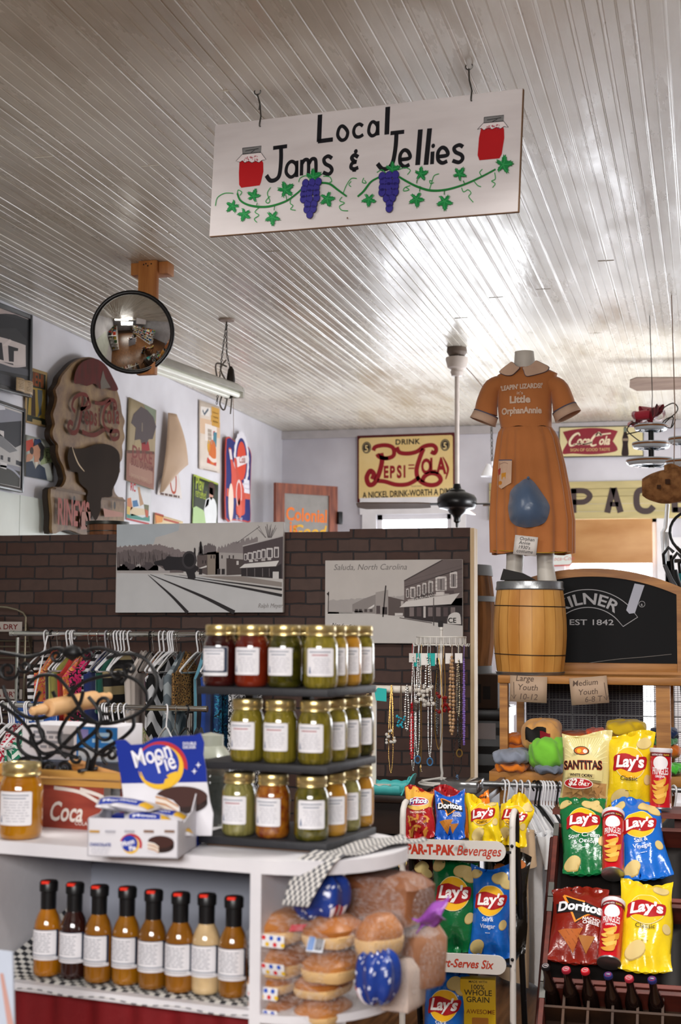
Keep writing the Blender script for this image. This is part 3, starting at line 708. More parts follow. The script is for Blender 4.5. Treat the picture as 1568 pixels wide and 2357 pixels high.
OUT = [(500,1850),(600,1835),(640,1760),(630,1700),(615,1640),(580,1570),(562,1490),(562,1430),(520,1370),(510,1300),(530,1230),(512,1140),(535,1060),(548,980),(533,905),(570,840),(590,770),(650,690),(700,630),(770,578),(840,557),(910,566),(980,605),(1040,670),(1080,740),(1120,830),(1160,940),(1180,1030),(1190,1100),(1220,1180),(1205,1260),(1222,1350),(1195,1430),(1200,1500),(1195,1570),(1170,1620),(1175,1700),(1140,1750),(1115,1820),(1120,1900),(1160,1955),(1222,1985),(1222,2200),(1210,2390),(840,2320),(700,2260),(620,2250),(520,2270),(515,2100)]
outl = smooth_line(K.L(OUT),3, True)
mb = MB(); mb.prism(outl,-.018,0, flat)
mb.build('cap_body',[rust], cap)
mb = MB(); mb.prism([(u * 1.0 - .008, v - .004) for u, v in outl],.019,.05, lambda u, v, hh: (u, hh, v)); mb.build('cap_rim', mat('rust_dark', '#2c2119',.6), cap)
a = Art(.0005)
mb_red, mb_dk = mat('rust_red', '#551b19',.75, spec=.15, col2='#40201a', scale=5, stretch=(3,1,1)), mat('rust_bare', '#2c221b',.85, spec=.1, col2='#251c16', scale=3)
a.poly(smooth_line(K.L([(680,830),(690,720),(740,630),(840,575),(920,580),(1000,640),(1060,740),(1120,860),(1060,880),(980,850),(930,870),(880,820),(800,850),(740,830)]),3, True), mb_red); a.up()
a.poly(smooth_line(K.L([(650,1450),(700,1470),(800,1460),(880,1430),(980,1418),(1080,1450),(1140,1530),(1140,1700),(1110,1800),(1070,1880),(1060,1950),(960,1960),(950,2080),(900,2180),(850,2080),(810,1960),(820,1880),(740,1800),(720,1700),(660,1690),(630,1600),(625,1520)]),3, True), mb_dk); a.up()
a.poly(K.L([(960,680),(985,760),(1040,850),(940,870),(935,800)]), '#5a5148'); a.stroke(K.L([(665,1450),(690,1530),(730,1620),(785,1690)]),.012, '#b7a182',5, taper=True)
SR = mat('script_red', '#64251f',.75, spec=.15, col2='#4c2519', scale=7)
sw = .03
a.stroke(K.L([(690,1110),(660,1060),(680,980),(740,935),(800,945),(810,1000),(780,1060),(740,1080)]), sw * .8, SR,6); a.stroke(K.L([(760,960),(755,1060),(735,1200),(705,1300),(655,1310),(625,1260),(640,1210),(670,1230)]), sw, SR,6)
a.stroke(K.L([(740,1080),(790,1070),(835,1040),(810,960)]), sw * .8, SR,6)
a.stroke(K.L([(880,1010),(960,1015),(1030,975),(1085,985),(1100,1050),(1075,1060)]), sw * .8, SR,6); a.stroke(K.L([(1040,985),(985,1060),(965,1170),(985,1250),(1040,1290),(1120,1290),(1125,1350),(1070,1370),(1040,1320),(1060,1260)]), sw * .9, SR,6); a.stroke(K.L([(760,1300),(830,1330),(900,1325),(985,1270)]), sw * .9, SR,6)
for s_, x, y, z in (('e',800,1225,.15),('p',850,1225,.15),('s',890,1235,.14),('i',925,1240,.15),('o',1030,1210,.15),('l',1075,1210,.17),('a',1115,1210,.15)): a.text(s_, *K(x, y), z * 1.15, SR, bold=.02, sx=.8)
a.stroke(K.L([(520,1850),(560,1855),(720,1890),(800,1910)]),.014, '#5b4632',3); a.stroke(K.L([(960,1965),(1080,1975),(1205,2000)]),.014, '#5b4632',3)
a.text("RINEY'S", K(538,2130)[0], K(538,2130)[1] - .03,.21, '#8a3a2c', 'L', bold=.03, sx=.62, rot=.0)
a.ell(*K(690,1965),.018,.026, '#2a241f',14); a.ell(*K(1092,2040),.018,.026, '#2a241f',14); a.poly(K.L([(760,2080),(850,2090),(845,2250),(760,2260),(740,2170)]), '#8d5a4c'); a.poly(K.L([(975,2060),(1030,2080),(1180,2120),(1180,2160),(990,2150)]), '#9a6a5a')
def capfn(u, v, hh): return (u,-.018 - hh, v)
a.build('sign_paint', cap, capfn,.0006)
# umbrella poster
px = unc(280,880,4.6118,[(90,165),(362,300),(328,1145),(42,1040)])
o, w, h, H, fn = poster('advertising_poster', 'faded tall poster of a figure under a dark umbrella', px, '#9a8a6c', bulge=.012)
K = Crop(H,280,880,4.6118); a = Art(.0003)
a.poly(K.L([(230,240),(358,300),(350,420),(300,400)]), '#76806c'); a.poly(K.L([(55,720),(340,745),(326,1140),(45,1035)]), '#8a5e50'); a.up()
a.poly(K.L([(205,262),(270,300),(330,370),(358,470),(320,600),(280,600),(250,660),(200,640),(190,600),(135,610),(150,480),(104,430),(130,340)]), '#4f4648'); a.poly(K.L([(135,620),(200,610),(205,700),(130,700)]), '#a08f6e'); a.poly(K.L([(205,640),(275,620),(290,720),(205,725)]), '#8c2c30'); a.up()
a.stroke(K.L([(60,730),(200,735),(335,745)]),.02, '#5c4036',3); a.stroke(K.L([(215,430),(212,520)]),.012, '#877a6a',3)
a.text('DUKE', *K(210,830),.12, '#7a3c38', bold=.02, sx=1.1, rot=-.0); a.text('BULL DURHAM', *K(210,915),.07, '#6e3c36', bold=.015, width=w * .8); a.rect(*K(70,985), *K(315,945), '#9a7565'); a.text('SMOKING TOBACCO', *K(190,1045),.045, '#a98a74', width=w * .7)
a.build('poster_print', o, fn,.0008,(.06, None))
# poster hanging loose with its top folded over
px = unc(280,880,4.6118,[(470,790),(745,830),(630,1255),(378,1180)])
pts = onX(px, XL + .012); o, w, h, H = board('curled_poster', 'poster with its top corner curled over to show the tan back', 'poster', px, pts)
K = Crop(H,280,880,4.6118)
mb = MB(); mb.prism(K.L([(385,1180),(420,1080),(560,970),(655,940),(632,1252)]),0,.002, flat); mb.build('poster_sheet', paper('#d8d0cc'), o)
a = Art(.0003); a.stroke(smooth_line(K.L([(560,985),(610,970),(605,1080),(570,1180),(535,1170),(540,1060)]),4, True),.02, '#b04a32',0, True); a.scrib(*K(400,1190), *K(620,1215),1, '#5a4038',.5,3); a.rect(*K(455,1095), *K(495,1070), '#c06a54')
a.build('poster_print', o, lambda u, v, hh: (u,-.002 - hh, v),.0006)
T, Rr, Bl, Br = [K(x, y) for x, y in ((620,497),(682,512),(385,1165),(718,950))]
def curl(u, v):
    l = (T[0] + (Bl[0] - T[0]) * v, T[1] + (Bl[1] - T[1]) * v); r_ = (Rr[0] + (Br[0] - Rr[0]) * min(1, v * 1.5), Rr[1] + (Br[1] - Rr[1]) * min(1, v * 1.5))
    if v > .667: t = (v - .667) / .333; r_ = (Br[0] + (Bl[0] - Br[0]) * t * .93, Br[1] + (Bl[1] - Br[1]) * t * .93 + .02 * sin(pi * t))
    return (l[0] + (r_[0] - l[0]) * u,-.012 - .10 * sin(pi * (.08 + .8 * u)) * (.35 + .65 * sin(pi * min(1, v * .9 + .1))), l[1] + (r_[1] - l[1]) * u)
mb = MB(); mb.sheet(curl,14,18); mb.build('curled_back', paper('#c0a48a'), o, solid=.001)
# RC poster
px = unc(280,880,4.6118,[(72,1060),(330,1140),(302,1520),(50,1455)])
o, w, h, H, fn = poster('advertising_poster', 'poster of a family picnic on pale ground below the umbrella poster', px, '#cfd0d2', X=XL + .006)
K = Crop(H,280,880,4.6118); a = Art(.0003)
a.text('RC', *K(130,1160),.075, '#b3343a', bold=.03); a.poly(K.L([(52,1400),(120,1400),(220,1440),(300,1420),(296,1480),(60,1440)]), '#3f8578'); a.stroke(K.L([(52,1448),(290,1505)]),.012, '#b03a3c',0)
a.poly(K.L([(180,1115),(205,1120),(210,1180),(240,1300),(200,1320),(190,1200)]), '#b08c6c'); a.poly(K.L([(65,1240),(105,1230),(120,1340),(60,1400)]), '#c07a50'); a.poly(K.L([(120,1265),(170,1255),(185,1320),(125,1330)]), '#3f6f9c'); a.poly(K.L([(100,1330),(250,1350),(260,1410),(100,1420)]), '#d0bd9c'); a.poly(K.L([(240,1300),(295,1310),(285,1430),(255,1430)]), '#6a6a4c')
a.up(); a.poly(K.L([(60,1320),(95,1330),(90,1410),(58,1400)]), '#cfae58'); a.poly(K.L([(250,1350),(285,1370),(280,1440),(255,1430)]), '#b35436'); a.build('poster_print', o, fn,.0006,(.06, None))
# tall pale poster
px = unc(280,880,4.6118,[(838,190),(1050,270),(1035,965),(822,920)])
o, w, h, H, fn = poster('advertising_poster', 'tall cream poster with a check mark and orange lettering, high on the wall', px, '#dacdc0', bulge=.008)
K = Crop(H,280,880,4.6118); a = Art(.0003)
a.poly(K.L([(850,260),(950,280),(935,370),(855,350)]), '#e0dad4'); a.poly(K.L([(840,380),(1045,430),(1040,600),(838,540)]), '#d6b79a'); a.up(); a.stroke(K.L([(868,300),(885,345),(925,290)]),.02, '#56626e',0)
for i, y in enumerate((300,350,395,440)): a.rect(*K(958 - 8 * (i == 2), y + 24), *K(1040, y - 10), '#c99a4a')
a.poly(K.L([(890,440),(1010,475),(1005,640),(885,620)]), '#e6ddd6'); a.up()
for y in (520,560,600,640): a.rect(*K(915, y + 12), *K(955, y - 12), '#a89a8c')
a.poly(K.L([(975,530),(1010,540),(1000,690),(965,670)]), '#4b8292'); a.poly(K.L([(970,525),(990,520),(990,580),(968,570)]), '#c0504c'); a.ell(*K(960,745),.085,.10, '#cf7038',18); a.poly(K.L([(905,800),(1000,830),(995,890),(900,855)]), '#c43f34'); a.ell(*K(922,680),.03,.05, '#d4a23c',12); a.up()
a.stroke(K.L([(920,790),(960,830),(1000,830)]),.03, '#e4d6cc',4); a.scrib(*K(835,925), *K(1030,950),1, '#6a5a50',.35,6)
a.build('poster_print', o, fn,.0006,(.06, None))
# green black poster
px = unc(280,880,4.6118,[(762,985),(1026,1070),(1018,1640),(745,1560)])
o, w, h, H, fn = poster('advertising_poster', 'dark green poster with yellow lettering and a woman in white', px, '#27301f')
K = Crop(H,280,880,4.6118); a = Art(.0003)
a.poly(K.L([(750,1330),(790,1310),(860,1350),(900,1420),(1000,1440),(1016,1630),(748,1560)]), '#a8c48c'); a.stroke(K.L([(765,990),(1022,1075)]),.014, '#9aa83c',0); a.stroke(K.L([(765,990),(746,1560)]),.014, '#7f9438',0); a.up()
a.poly(K.L([(930,1050),(970,1060),(990,1120),(975,1200),(930,1180),(915,1110)]), '#3d2420'); a.poly(K.L([(930,1110),(965,1120),(970,1200),(950,1250),(925,1210)]), '#c39280'); a.poly(K.L([(890,1240),(945,1210),(985,1240),(1005,1300),(1010,1400),(990,1580),(900,1570),(870,1350)]), '#dcdfe0'); a.poly(K.L([(900,1240),(930,1230),(915,1300),(880,1330)]), '#7c5a50')
a.text('Play', K(785,1130)[0], K(785,1130)[1],.155, '#a6b83c', 'L', bold=.01, sx=.75); a.text('refreshed', K(780,1208)[0], K(780,1208)[1],.10, '#a6b83c', 'L', sx=.62, shear=.2)
a.build('poster_print', o, fn,.0006,(.06, None))
# blue bottle poster with rounded corner
px = unc(280,880,4.6118,[(1118,600),(1392,690),(1360,1500),(1100,1450)])
o, w, h, H = board('bottle_sign', 'blue tin sign with two orange bottles and a round cap', 'sign', px, onX(px, XL + .03))
K = Crop(H,280,880,4.6118)
out = smooth_line(K.L([(1118,600),(1200,625),(1300,662),(1350,685),(1380,730),(1392,800),(1385,900),(1372,1100),(1362,1300),(1358,1480),(1300,1480),(1180,1462),(1098,1446),(1105,1000)]),2, True)
mb = MB(); mb.prism(out,0,.006, flat); mb.build('sign_sheet', ink('#b8443c'), o)
a = Art(.0004); cx_, cy_ = sum(p[0] for p in out) / len(out), sum(p[1] for p in out) / len(out)
a.poly([(cx_ + (x - cx_) * .95, cy_ + (y - cy_) * .97) for x, y in out], '#2b3070'); a.up()
a.poly(K.L([(1118,1140),(1365,1200),(1362,1260),(1112,1220)]), '#d0604c'); a.up()
a.poly([(K(1280,850)[0] + (1.13 + .07 * (i % 2)) * .17 * cos(2 * pi * i / 44), K(1280,850)[1] + (1.13 + .07 * (i % 2)) * .21 * sin(2 * pi * i / 44)) for i in range(44)], '#dfdde4'); a.up(); a.ell(*K(1280,850),.15,.19, '#2b3070',30); a.up(); a.ell(*K(1280,850),.12,.16, '#d24a34',30); a.up(); a.poly(K.L([(1220,810),(1340,790),(1345,870),(1230,920)]), '#e2d8d8'); a.text('Cola', *K(1285,872),.085, '#c0402c', shear=.3, bold=.02, rot=.1)
a.up()
for dx, dy, c_ in ((0,0, '#d0584a'),(55,110, '#c8503f')):
    a.poly(smooth_line(K.L([(1140 + dx,720 + dy),(1170 + dx,725 + dy),(1180 + dx,840 + dy),(1230 + dx,1000 + dy),(1250 + dx,1100 + dy)] + ([(1245,1220),(1200,1240),(1120,1220)] if not dx else [(1300,1330),(1290,1410),(1210,1400)]) + [(1165 + dx,1080 + dy),(1160 + dx,860 + dy)]),3, True), c_); a.up()
a.poly(K.L([(1142,725),(1168,728),(1180,838),(1155,835)]), '#e0d4d4'); a.ell(*K(1155,1285),.065,.155, '#e6cfc0',20); a.ell(*K(1240,1200),.075,.12, '#e0c8c4',20); a.up(); a.ell(*K(1240,1200),.055,.095, '#c64a3a',20); a.ell(*K(1245,1345),.055,.085, '#d46452',20)
for i, y in enumerate((1075,1120,1170)): a.rect(*K(1295, y + 16), *K(1355, y - 16), '#e2e0e8')
a.text('Big Treat', *K(1235,1465),.055, '#d8d4e0', sx=.8, shear=.2)
a.build('sign_paint', o, lambda u, v, hh: (u,-.006 - hh, v),.0005)
# small leaflet stand
px = unc(280,880,4.6118,[(332,1392),(645,1480),(640,1640),(352,1560)])
o, w, h, H, fn = poster('leaflet', 'small yellow leaflet with red edges low on the left wall', px, '#d9c39a')
K = Crop(H,280,880,4.6118); a = Art(.0003)
a.poly(K.L([(345,1405),(425,1425),(420,1490),(360,1500)]), '#d58a3c'); a.stroke(K.L([(335,1395),(360,1500)]),.015, '#b8572e',0); a.stroke(K.L([(335,1395),(428,1420),(430,1455),(600,1500)]),.015, '#a8442e',0); a.build('poster_print', o, fn,.0006)
# ------------------------------------------------------------------ things on the back wall
def backboard(name, label, cat, px, base, Y=YB - .03, t=.02, part='sign_sheet', mt=None, ch=.002):
    o, w, h, H = board(name, label, cat, px, onY(px, Y))
    mb = MB(); mb.boxx((-w / 2,0,0),(w / 2, t, h), ch=ch); mb.build(part, mt or ink(base), o)
    return o, w, h, H
px = unc(600,780,2.9037,[(638,648),(1293,625),(1297,1078),(648,1092)])
o, w, h, H = backboard('soda_sign', 'big cream tin soda sign with dark red script, high on the back wall', 'sign', px, '#571b1c')
K = Crop(H,600,780,2.9037); a = Art(.0006)
cream = mat('enamel_cream', '#e3c98e',.35, col2='#dcbf7c', scale=3); RD = '#8c1620'; DK = '#221d1c'
a.rect(-w / 2 + .016,.022, w / 2 - .016, h - .022, cream,.02); a.up()
for x, y in ((703,728),(1230,710)):
    a.ell(*K(x, y),.042,.053, DK,26); a.up(); a.ell(*K(x, y),.034,.045, '#c9b488',26); a.up(); a.ell(*K(x, y),.031,.041, DK,26); a.up(); a.text('5', *K(x, y + 27),.085, '#e3c98e', bold=.02, sx=.85); a.k -= 3
a.text('DRINK', *K(980,705),.066, DK, bold=.03, sx=1.05, space=1.1); a.text('A NICKEL DRINK-WORTH A DIME', *K(982,1052),.078, DK, bold=.025, width=w * .93, rot=.022)
s_ = .040
for P, k_ in (([(748,748),(765,722),(830,712),(880,730),(885,780),(840,800),(790,790),(775,770)],.95),([(800,765),(808,820),(790,900),(760,965),(725,975),(708,930),(730,885),(755,905),(745,940)],1.1),([(815,800),(850,800)],.8),
              ([(905,725),(925,760),(980,768),(1040,755),(1090,720),(1145,712),(1170,735),(1160,765),(1135,755)],.95),([(1085,735),(1060,800),(1040,880),(1055,940),(1110,975),(1170,975),(1202,945),(1180,908),(1130,900),(1090,925),(1080,960)],1.0),([(780,950),(830,955),(900,975),(970,975),(1020,955),(1060,925)],.95)):
    a.stroke(K.L(P), s_ * k_, RD,6)
for t_, x, y, z in (('E',838,928,.12),('P',880,928,.12),('S',925,928,.125),('I',960,925,.12),('O',1105,900,.15),('L',1152,895,.15),('A',1205,900,.16)): a.text(t_, *K(x, y), z * 1.22, RD, bold=.045, sx=.62)
a.rect(*K(985,872), *K(1025,862), RD); a.rect(*K(985,850), *K(1025,840), RD); a.stroke(K.L([(1215,790),(1240,840),(1250,880),(1235,940)]),.022, RD,5, taper=True); a.text('TRADE MARK', *K(1040,990),.016, DK)
a.build('sign_paint', o, flat,.0008)
# wooden screen-door panel with orange lettering
px = unc(600,780,2.9037,[(110,955),(522,993),(515,1500),(100,1500)])
pts = [at(*px[0],11.45), at(*px[1],11.95), at(*px[2],11.95), at(*px[3],11.45)]
TLz = pts[0].z
o, w, h, H = board('screen_door', 'reddish wooden door frame with a grey screen lettered in orange, leaning in the corner', 'door', px, pts)
redwood = mat('redwood', '#8a4a2f',.45, col2='#5d2a1b', scale=5, stretch=(5,5,.7))
fw = .09; lo = -o.location.z + .002
mb = MB(); mb.boxx((-w / 2,0, lo),(-w / 2 + fw,.035, h)); mb.boxx((w / 2 - fw,0, lo),(w / 2,.035, h)); mb.boxx((-w / 2 + fw,0, h - fw * .95),(w / 2 - fw,.035, h)); mb.boxx((-w / 2 + fw,0, lo),(w / 2 - fw,.035, lo + .2)); mb.build('door_frame', redwood, o)
mb = MB(); mb.boxx((-w / 2 + fw,.012, lo + .2),(w / 2 - fw,.02, h - fw * .95)); mb.build('screen', mat('screen_grey', '#8b8783',.6), o)
K = Crop(H,600,780,2.9037); a = Art(.0006)
OR = '#e07428'
a.text('Colonial', *K(320,1218),.155, OR, bold=.025, width=w * .66, rot=-.02); a.text('is', *K(232,1300),.15, OR, bold=.02); a.text('Good', *K(330,1325),.15, '#d9a52c', bold=.02, shear=.25)
a.build('lettering', o, lambda u, v, hh: (u,.011 - hh, v),.0005)
mb = MB(); u, v = K(525,1195); mb.boxx((w / 2 - .01,-.03, v - .06),(w / 2 + .035,.01, v + .05), ch=.006); mb.build('latch', black_metal, o)
# fishtail drink sign
px = unc(1060,780,3.0866,[(693,625),(1300,612),(1300,835),(703,843)])
o, w, h, H = backboard('fishtail_sign', 'cream tin sign with a red fishtail badge and dark bottle', 'sign', px, '#4c4a44')
K = Crop(H,1060,780,3.0866); a = Art(.0006)
a.rect(-w / 2 + .008,.01, w / 2 - .008, h - .01, mat('enamel_yellow', '#dccf9c',.35, scale=4)); a.up()
a.poly(smooth_line(K.L([(722,662),(800,645),(920,633),(1040,640),(1115,656)]),5) + smooth_line(K.L([(1080,728),(1116,790),(1040,812),(920,822),(800,815),(725,815),(760,735)]),3)[0:], mat('fishtail_red', '#8f1a2c',.3, col2='#7a1226', scale=3)); a.up()
CW = '#e9d9b8'
for x, t_ in ((770, 'oca'),(920, 'ola')):
    a.stroke(K.L([(x + 75,690),(x + 62,672),(x + 30,690),(x + 5,730),(x + 12,760),(x + 45,752)]),.020, CW,6, taper=lambda t: .5 + .5 * sin(pi * t)); a.text(t_, *K(x + 98,752),.105, CW, bold=.03, shear=.35, sx=.75)
a.stroke(K.L([(1000,690),(980,665),(960,690),(1000,680),(1065,672)]),.012, CW,5); a.stroke(K.L([(800,752),(850,745),(880,750),(935,735)]),.012, CW,4)
a.text('SIGN OF GOOD TASTE', *K(920,798),.036, '#d8c07c', width=w * .47)
bt = [(1157,630),(1177,630),(1180,670),(1192,710),(1188,750),(1193,800),(1190,828),(1146,828),(1144,800),(1150,750),(1146,710),(1156,670)]
a.poly(smooth_line(K.L(bt),3, True), '#2a1c1c'); a.up(); a.poly(K.L([(1157,632),(1177,632),(1178,662),(1157,662)]), '#6f7a6c'); a.rect(*K(1150,726), *K(1190,708), '#8c7a68')
a.build('sign_paint', o, flat,.0008)
# plank sign with block letters
px = unc(1060,780,3.0866,[(205,1022),(1720,1000),(1720,1270),(205,1290)])
o, w, h, H = board('plank_sign', 'long cream plank sign with big dark brown block letters on the back wall', 'sign', px, onY(px, YB - .04))
pk = mat('plank_cream', '#c2b27e',.55, col2='#ada070', scale=4, stretch=(.6,5,5))
mb = MB(); nb = 5
for i in range(nb): mb.boxx((-w / 2,.001, h * i / nb + .001),(w / 2,.03, h * (i + 1) / nb - .001), ch=.002)
mb.build('planks', pk, o)
K = Crop(H,1060,780,3.0866); a = Art(.001); BR = mat('letter_brown', '#41312f',.5)
z = (K(0,1065)[1] - K(0,1236)[1]) / .715
st = .052
a.stroke(K.L([(815,1065),(815,1237)]), st, BR,0); a.stroke(K.L([(800,1080),(890,1080),(928,1105),(928,1130),(890,1158),(810,1160)]), st * .9, BR,4)
a.stroke(K.L([(1097,1060),(1055,1235)]), st, BR,0); a.stroke(K.L([(1102,1060),(1150,1232)]), st, BR,0); a.stroke(K.L([(1075,1175),(1135,1175)]), st * .8, BR,0); a.rect(*K(1085,1085), *K(1115,1058), BR)
a.stroke(K.L([(1385,1110),(1370,1078),(1320,1070),(1275,1085),(1262,1130),(1268,1190),(1300,1220),(1350,1220),(1382,1190)]), st, BR,5)
a.stroke(K.L([(1525,1060),(1530,1230)]), st, BR,0)
for y in (1075,1145,1215): a.stroke(K.L([(1515, y),(1620, y - 2)]), st * .9, BR,0)
a.build('block_letters', o, flat,.0012)
# plywood over the window, small red-edged sign under it
px = unc(1060,780,3.0866,[(770,1285),(1366,1278),(1366,1592),(770,1596)])
backboard('plywood_sheet', 'bare plywood sheet covering the upper half of the back window', 'board', px, '', YB - .055,.014, 'sheet', mat('plywood', '#c89a66',.5, col2='#ad7a48', scale=2.5, stretch=(.7,1,2)))
px = unc(1060,780,3.0866,[(600,1520),(800,1512),(797,1610),(600,1618)])
o, w, h, H = board('round_cornered_sign', 'small white sign with a red border and rounded corners behind the costume', 'sign', px, onY(px, YB - .055))
a0_ = Art(); 
def rr(w, h, r): return [(sx * (w / 2 - r) + r * cos(R(t)),(h / 2 + sy * (h / 2 - r)) + r * sin(R(t))) for sx, sy, q in ((1,-1,-90),(1,1,0),(-1,1,90),(-1,-1,180)) for t in (q, q + 30, q + 60, q + 90)]
mb = MB(); mb.prism(rr(w, h,.03),0,.012, lambda u, v, hh: (u, hh, v)); mb.build('sign_sheet', ink('#c0362e'), o)
a = Art(.0006); a.poly([(x * .94, y * .84 + h * .08) for x, y in rr(w, h,.025)], '#d9ded8'); a.up(); a.text('Coca-Cola',0.03, h * .4,.05, '#c86a60', shear=.3); a.build('sign_paint', o, flat,.0008)
# chain with a white lamp bracket near the costume's sleeve
c0 = at(1131,975,11.2); c1 = at(1133,1062,11.2); c0.z = ZC
cc = thing('lamp_chain', 'dark chain holding a small white clip lamp left of the costume', 'chain', c0)
mb = MB(); chainlink(mb,[(0,0,0), c1 - c0],.004,.03); mb.build('chain', wire_grey, cc)
e = c1 - c0
mb = MB(); mb.lathe([(.012,-.02),(.05,-.09),(.062,-.12),(.055,-.12),(.01,-.03)],20, e + V((-.03,0,0))); mb.tube([e, e + V((0,0,-.03)), e + V((-.03,0,-.03))],.008,6); mb.build('lamp_shade', white_plastic, cc)

# ------------------------------------------------------------------ hanging display near the right edge
def tier_stand(label, cx_px, ys, Y, rs, group):
    c = at(cx_px, ys[-1], Y); o = thing('tiered_plate_stand', label, 'plate stand',(c.x, c.y, ZC),0, group)
    mb = MB(); zb = at(cx_px, ys[-1], Y).z - ZC; zt = at(cx_px, ys[0], Y).z - ZC
    mb.tube([(0,0, zb - .012),(0,0, zt + .02)],.016,10); mb.build('rod', black_metal, o)
    mb = MB(); mb.tube([(0,0, zt),(0.01,0, zt + .2),(0,0,0)],.0025,5); mb.build('hanging_wire', wire_grey, o)
    for y, r_ in zip(ys, rs):
        zz = at(cx_px, y, Y).z - ZC; k = r_
        mb = MB(); mb.lathe([(0, zz),(k * .82, zz),(k * .93, zz + .004),(k, zz + .016),(k * 1.01, zz + .034),(k * .99, zz + .036),(k * .96, zz + .02),(k * .8, zz + .012),(0, zz + .01)],40); p = mb.build('plate', mat('enamel_white', '#c8d4de',.2), o)
        mb = MB(); mb.lathe([(k * 1.0, zz + .019),(k * 1.012, zz + .021),(k * 1.016, zz + .028),(k * 1.0, zz + .03)],40); mb.build('brown_band', ink('#8c5a2c',.3), p)
        mb = MB()
        for a_ in range(10): mb.tube([(k * .75 * cos(a_ * .63 - .2), k * .75 * sin(a_ * .63 - .2), zz - .001),(k * .52 * cos(a_ * .63), k * .52 * sin(a_ * .63), zz - .001)],.002,4)
        mb.lathe([(k * .5, zz - .0012),(k * .45, zz - .0025),(k * .4, zz - .0012)],32); mb.build('rim_ornament', ink('#5b7088',.4), p)
    return o
Yt = 8.2; sc = (CAMR.transposed() @ (at(1500,1000, Yt) - EYE)).z / FPX
t1 = tier_stand('three-tier enamel plate stand with red ribbon on top, hanging over the chalkboard',1500,(992,1033,1072), Yt,(38 * sc,43 * sc,57 * sc), 'hanging plate stands')
t2 = tier_stand('plate stand cut by the right edge, beside the ribboned stand',1575,(1022,1074), Yt - .25,(33 * sc,40 * sc), 'hanging plate stands')
zt = at(1500,985, Yt).z - ZC
mb = MB(); q = random.Random(2)
def ribbon(mb, c, r, n, q):
    for k in range(n):
        a_ = q.uniform(0,6.28); b_ = q.uniform(.1,1.2); d = V((cos(a_) * cos(b_), sin(a_) * cos(b_), sin(b_))); s_ = d.cross(V((0,0,1))).normalized() * r * .32; l = r * q.uniform(.7,1.15)
        mb.sheet(lambda u, v: V(c) + d * l * sin(pi * v * .9) + s_ * (u - .5) * 2 * (.4 + sin(pi * v)) + V((0,0, r * .25 * sin(2 * pi * v))),3,10)
ribbon(mb,(0,0, zt + .03),.11,9, q); ribbon(mb,(-.085,0, zt + .015),.06,5, q)
rib = mb.build('ribbon', mat('ribbon_red', '#b3233a',.35, sheen=.3), t1)
mb = MB()
for P in ([(1440,1000),(1475,990),(1462,972),(1445,985),(1452,1000),(1500,1035)],[(1525,940),(1550,928),(1560,945),(1530,975),(1545,985),(1556,965)],[(1520,995),(1528,970),(1550,960),(1545,985)]): mb.tube(smooth_line([at(x, y, Yt - .05) - V(t1.location) for x, y in P],5),.0035,5)
mb.build('wire_loops', wire_grey, t1)
# burlap bundle hanging under the stands
hc = at(1552,1117,7.72); ham = thing('burlap_ham', 'burlap-wrapped ham with a folded top hanging below the plate stands', 'ham', hc,0)
burlap = mat('burlap', '#a9784a',.9, col2='#7d5330', scale=30, bump=.4, bscale=90)
ss = 1 / FPX * (CAMR.transposed() @ (hc - EYE)).z
def hamf(u, v):
    a_ = 2 * pi * u; t = v; x = (-72 + 150 * t) * ss
    r_ = 42 * ss * sin(pi * (0.06 + .88 * t)) ** .55 * (1 + .08 * sin(3 * a_ + 4 * t)); z = .012 * sin(a_ * 5 + 6 * t)
    return (x, r_ * .8 * cos(a_), r_ * sin(a_) * (1 + .1 * cos(a_)) - (1 - t) * 2 * ss + z * .5)
mb = MB(); mb.sheet(hamf,28,18, wrap=True); mb.build('wrapped_body', burlap, ham)
mb = MB(); mb.sheet(lambda u, v: ((-20 + 80 * u) * ss,-.06 + .03 * sin(u * 6),(28 + 16 * v + 5 * sin(u * 9)) * ss),12,4); mb.build('burlap_fold', burlap, ham, solid=.008)
mb = MB(); mb.tube([(0,0,36 * ss),(0.01,0,.4),(0,0, ZC - hc.z)],.003,5); mb.build('hanging_cord', mat('cord_tan', '#a88f80',.6), ham)
for x, y, w_ in ((1517,1120,9),(1537,1108,11)):
    p = at(x, y,7.72 - .135) - hc; mb.boxx if 0 else None
    mb = MB(); mb.boxx((p.x - w_ * ss / 2,-.128, p.z - w_ * ss / 2),(p.x + w_ * ss / 2,-.118, p.z + w_ * ss / 2)); mb.build('dark_patch', ink('#4a3122',.8), ham)
pc = [at(x, y,7.72) for x, y in ((1537,1160),(1533,1215),(1527,1225),(1530,1300))]
mb = MB(); mb.tube(pc,[.012,.012,.014,.01],8); mb.tube([pc[2] + V((.02,0,0)), pc[3] + V((.02,0,.02))],.008,6); tag(mb.build('plastic_strip', mat('clear_plastic', '#e8e8e6',.15, trans=.6)), 'twisted clear plastic strip hanging below the burlap bundle', 'plastic')
